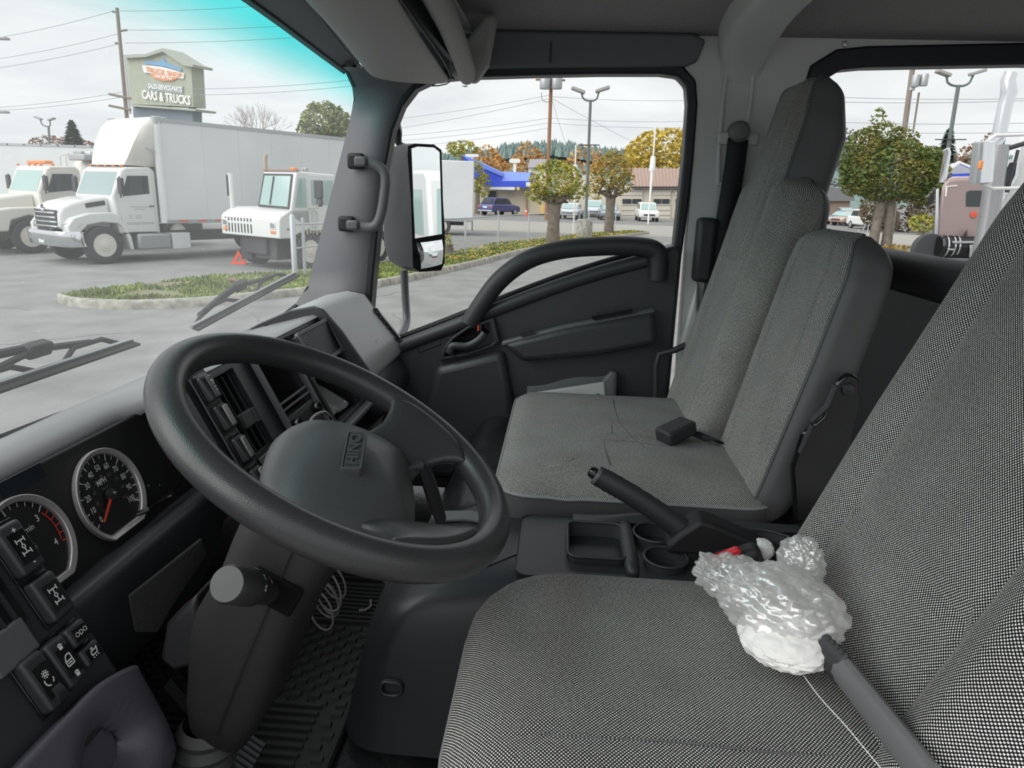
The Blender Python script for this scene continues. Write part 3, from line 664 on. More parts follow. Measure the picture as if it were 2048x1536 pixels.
def lsw(x, z, w, h, segs=None, text=None, s=.95, ts=.008, extra=None, d=.018):
    o = fL(x, z, .001)
    obj('switch_well', M().box(o, (w*1.16, h*1.12, .003), frl), GLOSS, dash, bev=.001)
    sw = rocker('push_switch', o, w, h, d, PL, 0, GLOSS)
    mk = M(); oo = o+nD*(d*.78+.0012)
    if segs: strokes(mk, oo, segs, s=s)
    if text: put_text(mk, text, oo, eX, eyD, ts, bold=.01)
    if extra: extra(mk, oo)
    obj('switch_icon', mk, WHT, sw, smooth=False); return sw
def pm(mk, o): put_text(mk, '+', o+eyD*.020, eX, eyD, .010, bold=.03); put_text(mk, '-', o-eyD*.020, eX, eyD, .010, bold=.03)
lsw(.668, 1.801, .034, .060, AX, extra=pm); lsw(.668, 1.743, .034, .052, AX)
lsw(.668, 1.697, .030, .025, None, 'ODO'); lsw(.668, 1.672, .030, .022, [(-.005, -.002, .004, -.002), (-.005, -.002, -.004, .003), (-.004, .003, .003, .003), (.003, .003, .007, .005), (.004, -.002, .006, .004), (-.001, .003, -.001, .006), (-.003, .006, .001, .006), (-.005, -.005, -.003, -.005), (-.001, -.005, .001, -.005), (.003, -.005, .005, -.005)])
DOOR = [(-.005, -.006, .005, -.006), (.005, -.006, .005, .007), (.005, .007, -.001, .007), (-.001, .007, -.005, .001), (-.005, .001, -.005, -.006), (-.005, .0, .005, .0), (-.003, -.003, .003, -.003)]
def locks(mk, o):
    for s_ in (1, -1): strokes(mk, o+eyD*.0175*s_, [(-.0025, -.002, .0025, -.002), (-.0025, .0, .0025, .0), (-.002, .001, -.002, .003), (-.002, .003, .002, .003), (.002, .003, .002, .001)], w=.0010)
lsw(.636, 1.684, .028, .056, DOOR, extra=locks)
SUN = circ(.002, 8, 0, .007)+[(r*.0032*cos(a), .007+.0032*sin(a)*r, .0048*cos(a), .007+.0048*sin(a)) for a in [i*pi/4 for i in range(8)] for r in (1,)]+[(.006*cos(a), -.001+.006*sin(a), .006*cos(a+.5), -.001+.006*sin(a+.5)) for a in (2.6, 3.1, 3.6, 4.1, 5.3, 5.8)]
sw = lsw(.604, 1.684, .030, .062, SUN)
obj('dimmer_wheel', M().lathe([(.013, -.006), (.013, .006)], fL(.606, 1.667, .006), eX, 24), PLD, sw)
# left vent and blank
for k in range(4): obj('vent_slat', M().box(fL(.575+.016*k, 1.785, -.002), (.003, .10, .016), frl), PLD, dash, smooth=False)
obj('vent_shadow', M().box(fL(.60, 1.785, .0005), (.075, .105, .002), frl), GLOSS, dash, smooth=False)
obj('switch_blank', M().box(fL(.600, 1.728, .002), (.056, .040, .010), frl), PLG, dash, bev=.003)
# lower dash under the pod: rounded knee panel with a shallow cup
rows = []
for i in range(41):
    t = i/40; x = .44+.300*t; r = []; tz = .055*max(0, (t-.62)/.38)**2
    for j in range(41):
        s_ = j/40; z = 1.645-tz-(.23-tz)*s_; bulge = .075*(sin(pi*min(1, .10+.62*s_)))*(1-max(0, (t-.80)/.20)**2*.98)
        d2 = ((t-.60)/.22)**2+((s_-.30)/.24)**2; q_ = min(1, max(0, 1-d2)*1.5); dip = -.034*(3*q_*q_-2*q_**3)
        r.append(Vector((x, .535+.12*max(0, s_-.5)-bulge-dip-(.0), z)))
    rows.append(r)
obj('knee_panel', M().grid(rows, flip=True), PLK, dash, ang=80, solid=.02)
if False: obj('cup_ring', M().tube([Vector((.611+.030*cos(a), .487, 1.572+.028*sin(a))) for a in [2*pi*i/24 for i in range(24)]], .002, 6, closed=True), PLK, dash)
obj('under_dash', M().grid([[Vector((x, y, z)) for y, z in ((.60, 1.62), (.70, 1.50), (.93, 1.40), (.95, 1.30))] for x in (.3, 1.1, 1.95)]), PLD, dash)
# ================================================================== steering wheel and column
CW = Vector((.7614, .2409, 1.9135)); TW = radians(28.85)
uW, vW = Vector((1, 0, 0)), Vector((0, cos(TW), sin(TW))); nW = uW.cross(vW)
RW = radians(15)
uW, vW = uW*cos(RW)+vW*sin(RW), vW*cos(RW)-uW*sin(RW)
def fW(a, b, h=0): return CW+uW*a+vW*b+nW*h
frw_ = Matrix((uW, vW, nW)).transposed()
sw = thing('steering_wheel', 'black grained steering wheel with wide spokes and a padded horn cover', 'steering wheel', tuple(CW))
obj('rim', M().tube([fW(.2*cos(2*pi*i/96), .2*sin(2*pi*i/96)) for i in range(96)], .0192, 20, closed=True, up=tuple(nW)), WHL, sw, ang=180)
for sg in (1, -1):
    rows = []
    for i in range(17):
        t = i/16; r = []
        for j in range(11):
            s_ = j/10; fl = .62+.38*abs(2*s_-.9)**1.8; tt = .5+(t-.5)*fl
            p2 = Vector((.085, -.012, 0)).lerp(Vector((.050, -.104, 0)), .5+(t-.5)*min(1, fl*1.05)); a2 = radians(-19-44*tt); q2 = Vector((.194*cos(a2), .194*sin(a2), 0)); c = p2.lerp(q2, s_)
            h = -.056*(1-s_)**1.2+.004*s_-.008*abs(2*t-1)**5
            r.append(fW(sg*c.x, c.y, h))
        rows.append(r)
    obj('spoke', M().grid(rows, flip=sg < 0), WHL, sw, ang=80, solid=.018, sub=1)
half = [(0, .072), (.045, .069), (.086, .056), (.116, .030), (.133, -.012), (.136, -.054), (.126, -.090), (.098, -.112), (.050, -.119), (0, -.121)]
padl = half+[(-x, y) for x, y in half[-2:0:-1]]
padl = [(p.x, p.y) for p in spline([Vector((x, y, 0)) for x, y in padl], 4, closed=True)]
rows = []; c0 = (0, -.035)
for s_, h in ((.0, .004), (.25, .002), (.5, -.006), (.72, -.018), (.88, -.032), (.96, -.045), (1.0, -.056), (.985, -.066), (.9, -.07)):
    r = []
    for (x, y) in padl:
        X = c0[0]+(x-c0[0])*s_; Y = c0[1]+(y-c0[1])*s_
        crease = -.006/(1+math.exp(-(-.085-.35*X*X*8-Y)/.004)) if s_ < .97 else -.006*(y < -.085)
        r.append(fW(X, Y, h+crease))
    rows.append(r)
pad = obj('horn_pad', M().grid(rows, cu=True, flip=True), PADM, sw, ang=60)
mm = M(); v_, f_ = text_m('HINO', .0225, bold=.012)
e2_ = vW*cos(radians(24))-nW*sin(radians(24)); e1_ = uW*cos(radians(6))+nW*sin(radians(6)); e3_ = e1_.cross(e2_); ec = fW(-.018, -.010, .0055)
ptx = [ec+e1_*(x*1.12)+e2_*(y*.80) for x, y in v_]; k = len(ptx)
edges = {}
for f in f_:
    for i in range(len(f)):
        e = (f[i], f[(i+1) % len(f)]); edges[e] = edges.get(e, 0)+1
mm.add(ptx+[p+e3_*.0028 for p in ptx], [tuple(i+k for i in f) for f in f_]+[(a, b, b+k, a+k) for a, b in edges if (b, a) not in edges])
obj('embossed_letters', mm, PADM, pad, smooth=False)
obj('emblem_frame', M().ring([ec+e1_*a+e2_*b+e3_*.0015 for a, b in rrect(.0365, .0095, .002, 3, 1)], [ec+e1_*a+e2_*b+e3_*.0015 for a, b in rrect(.0385, .0112, .003, 3, 1)], -e3_*.010), PADM, pad, bev=.0005)
obj('emblem_base', M().prism([ec+e1_*a+e2_*b for a, b in rrect(.0375, .0103, .002, 3, 1)], -e3_*.010), PADM, pad, smooth=False)
obj('hub_cover', M().lathe([(.075, 0), (.08, -.01), (.07, -.03), (.055, -.045)], fW(0, -.03, -.035), nW, 28), PLD, sw)

dC = -nW
uW, vW = Vector((1, 0, 0)), Vector((0, cos(TW), sin(TW)))
def fK(s, a, b): return CW+dC*s+uW*a+vW*b
co = thing('steering_column', 'dark grey steering column shroud with the light stalk sticking out', 'steering column', (.76, .45, 1.40))
def sect(s, hx, b0, b1, e=3.6, n=28):
    out = []
    for i in range(n):
        t = 2*pi*i/n; c, q = cos(t), sin(t)
        out.append(fK(s, hx*math.copysign(abs(c)**(2/e), c), (b0+b1)/2+(b1-b0)/2*math.copysign(abs(q)**(2/e), q)))
    return out
SH = [(.048, .050, -.050, .048), (.056, .062, -.060, .058), (.10, .068, -.068, .061), (.15, .068, -.066, .058), (.20, .068, -.063, .053), (.27, .066, -.072, .056), (.31, .064, -.079, .048), (.35, .060, -.083, .032), (.39, .056, -.082, .018), (.425, .050, -.080, .0), (.435, .038, -.072, -.010)]
obj('shroud', M().grid([sect(*q) for q in SH], cu=True), COLM, co, ang=50)
obj('shroud_collar', M().grid([sect(*q) for q in ((.030, .048, -.046, .046), (.034, .056, -.054, .054), (.050, .058, -.056, .054))], cu=True), COLM, co)
obj('shroud_joint', M().tube([fK(s, -.0688 if s < .3 else -.064+(s-.3)*.06, -.012-.10*max(0, s-.1)) for s in (.07, .12, .2, .28, .34, .40)], .0012, 5), RUB, co)
o_ = onx(548, 1183, .6925); frs = Matrix((-uW, vW, nW)).transposed()
eS = (-dC); fv = vW
obj('stalk_opening', M().box(o_, (.006, .060, .040), Matrix((uW, vW, nW)).transposed()), mat('matt black', (.006, .006, .006), .8, spec=.1), co, bev=.004)
b0 = onx(532, 1180, .692); t0 = onx(455, 1168, .622); ax = (t0-b0)
L_ = ax.length
st = obj('light_stalk', M().lathe([(.0165, 0), (.0165, L_*.30), (.0185, L_*.34), (.0200, L_*.42), (.0205, L_*.60), (.0185, L_*.66)], b0, ax, 28), PLD, co)
obj('stalk_end_knob', M().lathe([(.0195, L_*.62), (.0205, L_*.95), (.0180, L_*1.02), (0, L_*1.03)], b0, ax, 28), mat('stalk grey', (.045, .045, .047), .45), st)
axn = ax.normalized(); mk = M()
for h, a, sz in ((.50, 35, .006), (.50, 75, .006), (.50, 110, .006), (.52, 0, .006), (.22, 20, .005), (.22, -10, .006), (.22, 80, .005), (.22, 60, .005)):
    base = Vector((0, 0, 1)); side = axn.cross(base).normalized(); upv = side.cross(axn)
    d_ = upv*cos(radians(a))-side*sin(radians(a))*1; d_ = upv*cos(radians(a-20))+Vector((0, -1, 0))*sin(radians(a-20)); d_ = (d_-axn*d_.dot(axn)).normalized()
    rad_ = .0208 if h > .4 else .0168; p = b0+axn*(L_*h)+d_*rad_; e1 = axn.cross(d_)
    for q in ((-.5, -.5, .5, .5), (-.5, .5, .5, -.5), (-.6, 0, .6, 0)) if h > .4 else ((-.5, 0, .5, 0), (0, -.3, 0, .5)):
        A_, B_ = p+e1*q[0]*sz+axn*q[1]*sz*.7, p+e1*q[2]*sz+axn*q[3]*sz*.7; w_ = d_.cross(B_-A_).normalized()*.0004
        mk.add([A_-w_, B_-w_, B_+w_, A_+w_], [(0, 1, 2, 3)])
obj('stalk_marks', mk, WHT, st, smooth=False)
obj('right_stalk', M().tube([onx(846, 930, .86), onx(866, 990, .885), onx(882, 1040, .90)], [.011, .012, .010], 12, sx=.7).tube([onx(846, 930, .86), fK(.09, .06, 0)], .009, 10), PLD, co)
rows = []
for i in range(17):
    s_ = i/16; c = Vector((.745, .425+.045*s_, 1.53-.20*s_)); r_ = .034+.006*(i % 2)+.004*s_
    rows.append([c+Vector((r_*cos(2*pi*j/24), r_*sin(2*pi*j/24), 0)) for j in range(24)])
obj('gaiter', M().grid(rows, cu=True), mat('gaiter rubber', (.05, .05, .05), .6), co, ang=40)

# ================================================================== seats
def cloth(name, rows, mt, parent, cu=False, flip=False, **kw):
    nu = len(rows[0]); m = M().grid(rows, cu=cu, flip=flip); uv = []
    mid = nu//2; vacc = [0.0]
    for i in range(1, len(rows)): vacc.append(vacc[-1]+(rows[i][mid]-rows[i-1][mid]).length)
    for i, r in enumerate(rows):
        acc = [0.0]
        for j in range(1, nu): acc.append(acc[-1]+(r[j]-r[j-1]).length)
        for j in range(nu): uv.append((acc[j]-acc[mid], vacc[i]))
    return obj(name, m, mt, parent, uv=uv, ang=180, **kw)
def lerp_tab(tab, t):
    for (a, x), (b, y) in zip(tab, tab[1:]):
        if t <= b: return x+(y-x)*max(0, (t-a)/(b-a))
    return tab[-1][1]
def backrest(root, xc, y0, z0, rec, L, W, TH, TF, e=3.2, bol=.010, nt=56, nth=72, name='backrest', seams=(), pipe=True, cm=None):
    a = radians(rec); d = Vector((0, -sin(a), cos(a))); n = Vector((0, cos(a), sin(a))); base = Vector((xc, y0, z0))
    ts = [i/nt for i in range(nt+1)]; F_ = []; B_ = []
    for t in ts:
        hw = lerp_tab(W, t); th = lerp_tab(TH, t); tf = radians(lerp_tab(TF, t)); c = base+d*(t*L)
        if t > .93: q = (t-.93)/.07; th *= sqrt(max(.02, 1-q*q*.97)); hw *= (1-.10*q**3)
        if t < .05: q = 1-t/.05; th *= 1-.35*q*q
        def P(th_):
            cc, ss = cos(th_), sin(th_)
            x = hw*math.copysign(abs(cc)**(2/e), cc); y = th/2*math.copysign(abs(ss)**(2/e), ss)
            g = 0
            if ss > 0:
                q = abs(x)/hw; g = bol*(math.exp(-((q-.74)/.16)**2)-.3)-.004*math.exp(-((q-.52)/.025)**2)
                for st in seams:
                    if q < .52: g -= .005*math.exp(-((t-st)*L/.006)**2)
                g *= min(1, abs(ss)*1.6)
            return c+Vector((x, 0, 0))+n*(y-lerp_tab(TH, t)/2+g)
        F_.append([P(pi-tf-(pi-2*tf)*j/nth) for j in range(nth+1)]); B_.append([P(tf-(pi+2*tf)*j/40) for j in range(41)])
    br = cloth(name, F_, cm or FAB, root, flip=False)
    obj('vinyl_shell', M().grid(B_), VIN, br, ang=180)
    obj('top_cap', M().add(F_[-1]+B_[-1][1:-1], [tuple(range(len(F_[-1])+len(B_[-1])-2))]), VIN, br)
    obj('bottom_cap', M().add(F_[0]+B_[0][1:-1], [tuple(range(len(F_[0])+len(B_[0])-3, -1, -1))]), VIN, br)
    if pipe:
        ed = [r[0] for r in F_]+F_[-1][1:-1]+[r[-1] for r in F_[::-1]]
        obj('piping', M().tube(ed[::2], .0032, 6), VIN, br, ang=180)
    return br, (base, d, n)
def cushion(root, cx, cy, hx, hy, r, prof, npipe, name='seat_cushion', under=.10, cm=None, dent=None):
    # prof: (inset from the outer edge, height) from the centre outwards; the cloth ends at index npipe
    def loop(d): return rrect(hx-d, hy-d, max(.012, r-d), 7, 12, cx, cy)
    rows = [[Vector((x, y, z)) for x, y in loop(d)] for d, z in prof]
    if dent:
        for r_ in rows[:npipe+1]:
            for p in r_: p.z += dent(p.x, p.y)
    nu = len(rows[0]); R = rows[:npipe+1]; cen = rows[0]
    m = M().grid(R, cu=True, flip=True); uv = []; acc = [0.0]*nu; outd = [None]*nu
    for i, r_ in enumerate(R):
        for j, p in enumerate(r_):
            if i == 0: uv.append((p.x, p.y))
            else:
                q = R[i-1][j]; dl = (p-q).length; o = Vector((p.x-q.x, p.y-q.y)); pu = uv[(i-1)*nu+j]
                o = o.normalized() if o.length > 1e-6 else (outd[j] or Vector((0, 1))); outd[j] = o; uv.append((pu[0]+o.x*dl, pu[1]+o.y*dl))
    k = len(m.v); m.f.append(tuple(range(nu)))
    c = obj(name, m, cm or FAB, root, uv=uv, ang=180)
    obj('vinyl_side', M().grid(rows[npipe:], cu=True, flip=True), VIN, c, ang=60)
    obj('piping', M().tube(rows[npipe], .0035, 6, closed=True), PIPE, c, ang=180)
    return c
ds = thing('driver_seat', 'grey woven driver seat in the foreground with the plastic bag on its cushion', 'seat', (.70, -.2, 1.35))
def dd(x, y): return -.010*math.exp(-((x-.70)/.12)**2-((y+.16)/.14)**2)-.004*math.exp(-((abs(x-.70)-.13)/.012)**2)*(1 if y < .02 else 0)
cushion(ds, .70, -.165, .228, .265, .13, [(.205, 1.706), (.17, 1.706), (.14, 1.7055), (.11, 1.7045), (.08, 1.702), (.055, 1.697), (.036, 1.690), (.022, 1.681), (.012, 1.671), (.005, 1.660), (.002, 1.65), (.0, 1.63), (.003, 1.60), (.01, 1.56), (.03, 1.52)], 11, dent=dd)
obj('stitch_line', M().tube([Vector((.572+.002*sin(i), y, 1.7005)) for i, y in enumerate([-.36+.03*j for j in range(13)])], .0010, 5), VIN, ds)
brd, fd_ = backrest(ds, .715, -.284, 1.63, 22.5, .98, [(0, .215), (.06, .240), (.35, .252), (.62, .245), (.8, .18), (1, .12)], [(0, .12), (.5, .13), (1, .10)], [(0, -20), (1, -20)], bol=.022, seams=(.23,), pipe=False)
obj('seat_riser', M().grid([[Vector((x, y, z)) for x, y in rrect(h, g, .06, 6, 4, .70, -.165)] for h, g, z in ((.21, .245, 1.56), (.205, .24, 1.50), (.20, .225, 1.42), (.215, .235, 1.33), (.22, .24, 1.30))], cu=True, flip=True), FLV, ds, ang=60)

bs_ = thing('bench_seat', 'grey woven two-place passenger bench seat with a tall and a low backrest', 'seat', (1.55, -.2, 1.45))
def bd(x, y): return -.006*math.exp(-((x-1.50)/.010)**2)*(1 if y < -.02 else 0)-.006*math.exp(-((y+.02)/.008)**2)*(1 if x < 1.5 else 0)+.010*sin((x-1.2)*4)*0-.012*max(0, (x-1.80)/.1)
cushion(bs_, 1.552, -.155, .352, .262, .07, [(.235, 1.692), (.20, 1.692), (.16, 1.691), (.12, 1.6905), (.08, 1.689), (.05, 1.687), (.03, 1.683), (.016, 1.677), (.006, 1.671), (.0, 1.664), (.0, 1.62), (.006, 1.597), (.03, 1.588)], 9, dent=bd)
REC = radians(14)
backrest(bs_, 1.745, -.292, 1.63, 14, .650, [(0, .17), (.08, .190), (.40, .198), (.82, .198), (.92, .194), (.97, .182), (1, .155)], [(0, .11), (.7, .165), (1, .13)], [(0, -16), (1, -16)], bol=.013, seams=(.46, .88))
hb0 = .44
backrest(bs_, 1.745, -.286-hb0*sin(REC), 1.63+hb0*cos(REC), 14, .422, [(0, .095), (.30, .122), (.55, .124), (.80, .116), (1, .098)], [(0, .11), (.4, .145), (.75, .14), (1, .095)], [(0, 26), (1, 26)], bol=.006, name='headrest')
cb, cf = backrest(bs_, 1.372, -.352, 1.645, 13.5, .525, [(0, .150), (.08, .165), (.6, .172), (.85, .170), (.93, .155), (1, .120)], [(0, .085), (.5, .105), (.9, .10), (1, .085)], [(0, 33), (1, 33)], e=4.0, bol=.004, seams=())
# folding hinge bracket at the near side of the low backrest
hg = [onx(px, py, 1.192) for px, py in [(1668, 760), (1690, 742), (1712, 752), (1716, 800), (1700, 860), (1690, 930), (1640, 1040), (1585, 1040), (1578, 930), (1600, 860), (1640, 830), (1652, 800)]]
hb_ = obj('hinge_bracket', M().prism(hg, (-.014, 0, 0)), GLOSS, bs_, bev=.006, bs=3)
obj('pivot_bolt', M().lathe([(0, -.020), (.010, -.018), (.012, -.012)], onx(1690, 775, 1.19), (1, 0, 0), 16), PLD, hb_)
obj('stiffening_rib', M().tube([onx(px, py, 1.176) for px, py in [(1672, 770), (1655, 812), (1622, 842)]], .006, 8).tube([onx(px, py, 1.176) for px, py in [(1625, 850), (1600, 905)]], .005, 8), PLD, hb_)
obj('rear_dark_block', M().box((1.52, -.50, 1.46), (.78, .10, .36)), FLV, bs_, bev=.01)  # added dark block, covers the lit rear floor where deep shade belongs
obj('seat_leg', M().box((1.30, -.15, 1.50), (.12, .40, .18)), FLV, bs_, bev=.02); obj('seat_leg', M().box((1.72, -.15, 1.50), (.14, .40, .18)), FLV, bs_, bev=.02)

# buckles
for nm_, L_ in (('stitch_seam', [(1226, 800), (1236, 838), (1262, 872), (1290, 896)]), ('stitch_seam', [(1208, 880), (1212, 905), (1220, 930)]), ('stitch_seam', [(1208, 880), (1262, 884), (1330, 893)])):
    obj(nm_, M().tube(spline([onz(a, b, 1.6915) for a, b in L_], 5), .0011, 5), VIN, bs_)
bk = thing('seat_belt_buckle', 'black seat belt buckle lying on the bench cushion beside its strap', 'buckle', onz(1350, 865, 1.69))
o_ = onz(1352, 862, 1.714); ex = Vector((.55, -.83, 0)).normalized(); frb = Matrix((ex, Vector((-ex.y, ex.x, 0)), Vector((0, 0, 1)))).transposed()
obj('body', M().box(o_, (.078, .050, .032), frb @ Matrix.Rotation(radians(-14), 3, 'Y')), PLD, bk, bev=.007, bs=3)
obj('tongue_slot', M().box(o_+ex*-.034+Vector((0, 0, -.004)), (.003, .030, .008), frb), GLOSS, bk, smooth=False)
obj('strap', M().grid([[q+Vector((.013, .018, .004)), q, q+Vector((-.013, -.018, -.004))] for q in spline([o_+ex*.03, onz(1392, 872, 1.700), onz(1420, 872, 1.705), onz(1440, 885, 1.69)], 4)]), MATS['belt webbing'], bk, solid=.003)
b2 = thing('seat_belt_buckle', 'upright black buckle with a red release button in the console', 'buckle', (.99, -.32, 1.62))
A_ = onx(1455, 1112, 1.0); axb = (onx(1540, 1120, 1.02)-A_).normalized()
up_ = Vector((0, .35, .94)).normalized(); sd = Vector((1, 0, 0)); yb = up_.cross(sd)
frk = Matrix((sd, yb, up_)).transposed()
obj('body', M().box(A_+Vector((.012, -.020, -.010)), (.036, .070, .034), frk), PLD, b2, bev=.010, bs=3)
obj('release_button', M().prism([onx(px, py, .985) for px, py in [(1426, 1118), (1476, 1098), (1485, 1104), (1482, 1112), (1432, 1132), (1425, 1126)]], (.014, 0, 0)), mat('red buckle button', (.72, .03, .05), .35), b2, bev=.003)
b3 = thing('buckle_stalk', 'black ribbed buckle sleeve with a grey tube at the edge of the driver seat', 'buckle', onz(1665, 1315, 1.73))
p0, p1, p2 = onz(1642, 1296, 1.752), onz(1688, 1343, 1.748), onz(1860, 1560, 1.748)
m = M().tube([p0.lerp(p1, i/10) for i in range(11)], [.019+.0015*(i % 2) for i in range(11)], 12, sx=.45); obj('ribbed_sleeve', m, PLD, b3)
obj('grey_tube', M().tube([p1.lerp(p2, i/6) for i in range(-1, 7)], .017, 14, sx=.6), mat('belt tube grey', (.13, .13, .135), .5), b3)

# ================================================================== console, brake, floor
cn = thing('centre_console', 'dark grey centre console tray with cup holders between the seats', 'console', (1.08, -.2, 1.5))
ZC = 1.652
oc = rrect(.105, .245, .022, 6, 4, 1.068, -.195)
h1 = rrect(.062, .047, .016, 5, 1, 1.070, -.078); h2 = [(1.108+.036*cos(2*pi*i/28), -.178+.036*sin(2*pi*i/28)) for i in range(28)]
h3 = [(1.024+.034*cos(2*pi*i/28), -.185+.034*sin(2*pi*i/28)) for i in range(28)]; h4 = [(1.085+.062*cos(2*pi*i/36), -.335+.085*sin(2*pi*i/36)) for i in range(36)]
obj('top_plate', plate(oc, [h1, h2, h3, h4], .012, lambda a, b: Vector((a, b, ZC-.012))), PL, cn, bev=.003)
for nm, h, dep in (('front_tray', h1, .045), ('cup_holder', h2, .07), ('cup_holder', h3, .07), ('rear_tray', h4, .035)):
    cx_ = sum(p[0] for p in h)/len(h); cy_ = sum(p[1] for p in h)/len(h)
    top_ = [Vector((x, y, ZC)) for x, y in h]; bt_ = [Vector((cx_+(x-cx_)*.9, cy_+(y-cy_)*.9, ZC-dep)) for x, y in h]
    obj(nm, M().grid([bt_, top_], cu=True).add(bt_, [tuple(range(len(h)))]), PL, cn, ang=50)
    obj('tray_rim', M().tube([p+Vector((0, 0, .001)) for p in top_], .0024, 8, closed=True), PL, cn, ang=180)
obj('skirt', M().grid([[Vector((x, y, z)) for x, y in oc] for z in (ZC-.010, 1.40)], cu=True), PL, cn, ang=60)
rows = []
for i in range(13):
    y = -.04-.39*i/12; h = .010*math.exp(-((y+.165)/.05)**2)+.004*(1/(1+math.exp((y+.22)/.03)))
    rows.append([Vector((1.140, y, ZC)), Vector((1.150, y, ZC+h)), Vector((1.160, y, ZC+h+.002)), Vector((1.172, y, ZC+h-.004)), Vector((1.176, y, 1.56))])
obj('far_rim', M().grid(rows), PL, cn, ang=60)
obj('divider_ridge', M().tube([Vector((x, -.130, ZC-.006)) for x in (.975, 1.0, 1.06, 1.12, 1.150)], [.008, .012, .013, .013, .010], 12), PL, cn, ang=180)
pb = thing('parking_brake', 'black parking brake lever leaning over the console', 'brake lever', (1.06, -.26, 1.62))
tip = Vector((1.075, -.072, 1.764)); bse = Vector((1.058, -.236, 1.668))
ln = [bse.lerp(tip, i/8)+Vector((0, 0, .006*sin(pi*i/8))) for i in range(9)]
obj('handle', M().tube(ln, [.024, .021, .019, .018, .0175, .0175, .0175, .0175, .0165], 16, sx=.85), PLD, pb)
dt = (tip-bse).normalized()
obj('release_button', M().lathe([(.0095, -.004), (.0095, .010), (.007, .014), (0, .0145)], tip, dt, 16), GLOSS, pb)
obj('button_ring', M().lathe([(.0165, -.002), (.0155, .003), (.010, .0035)], tip, dt, 18, cap=False), PLG, pb)
obj('button_glint', M().box(tip+dt*.009+Vector((-.0088, 0, .003)), (.002, .008, .005)), CHR, pb, smooth=False)
bt = [Vector((1.045, y, z)) for y, z in ((-.205, 1.690), (-.186, 1.668), (-.188, 1.653), (-.34, 1.653), (-.385, 1.655), (-.33, 1.680), (-.262, 1.708), (-.235, 1.715))]
obj('boot', M().prism([p-Vector((.012, 0, 0)) for p in bt], (.050, 0, 0)), RUB, pb, bev=.010, bs=3)
# engine hump side trim
rows = []
pl0 = [(1.20, .335), (1.10, .335), (1.02, .332), (.965, .318), (.937, .285), (.93, .24), (.928, .1), (.928, -.1), (.928, -.5)]
def up(z, ins, zt=None):
    out = []
    for i, (x, y) in enumerate(spline([Vector((a, b, 0)) for a, b in pl0], 3) and [(p.x, p.y) for p in spline([Vector((a, b, 0)) for a, b in pl0], 3)]):
        fy = max(0, min(1, (y-.05)/.28)); xx = x+ins*(1 if x < 1.3 else 0)*(1-.35*fy); yy = y-ins*1.5*fy
        zz = z if zt is None else min(z, 9)+zt*max(0, (.28-max(yy, 0))/.28)
        out.append(Vector((xx, yy, zz)))
    return out
rows = [up(1.325, 0), up(1.40, .010), up(1.48, .022, .015), up(1.535, .035, .03), up(1.562, .05, .038), up(1.574, .075, .044), up(1.579, .12, .048), up(1.579, .22, .050)]
obj('trim_4', M().grid(rows, flip=True), HUMP, ang=60, kind='structure', sub=1)
ov = onx(782, 1378, .936); obj('trim_5', M().ring([ov+Vector((-.002, a, b)) for a, b in rrect(.014, .010, .008, 4, 1)], [ov+Vector((-.002, a, b)) for a, b in rrect(.019, .014, .012, 4, 1)], (.01, 0, 0)), PL, bev=.002, kind='structure')
# crumpled black floor vinyl over the engine cover, under the bench
rows = []
for i in range(22):
    x = 1.175+.78*i/21; r_ = []
    for j in range(22):
        y = .36-.75*j/21; z = 1.575+.02*noise.noise(Vector((x*9, y*9, 3)))+.010*noise.noise(Vector((x*25, y*25, 8)))-.35*max(0, (y-.20)/.16)**1.3
        r_.append(Vector((x, y, z)))
    rows.append(r_)
obj('floor_vinyl_hump', M().grid(rows, flip=True), FLV, ang=180, sub=1, kind='structure').name = 'floor_hump'
# selector panel at the foot of the dashboard
gs = thing('gear_selector_panel', 'grey selector panel with a silver strip behind the steering wheel', 'panel', onz(930, 1060, 1.60))
def strip(name, px, mt, dz=0, th=.006):
    pts_ = [onz(a, b, 1.612+dz) for a, b in px]; obj(name, M().prism(pts_, (0, 0, -th)), mt, gs, bev=.0015)
strip('top_panel', [(862, 1030), (890, 1021), (940, 1020), (985, 1030), (985, 1046), (930, 1037), (870, 1040)], PLG, .004)
strip('recess', [(862, 1040), (985, 1046), (985, 1066), (870, 1052)], PLD, -.004)
strip('silver_strip', [(866, 1050), (985, 1062), (985, 1074), (870, 1059)], SILV, .004)
strip('lower_panel', [(870, 1059), (985, 1074), (985, 1092), (900, 1078)], PLG, .002)
obj('base', M().box(onz(930, 1062, 1.575)+Vector((-.02, .02, 0)), (.10, .10, .05)), PLD, gs, bev=.01)
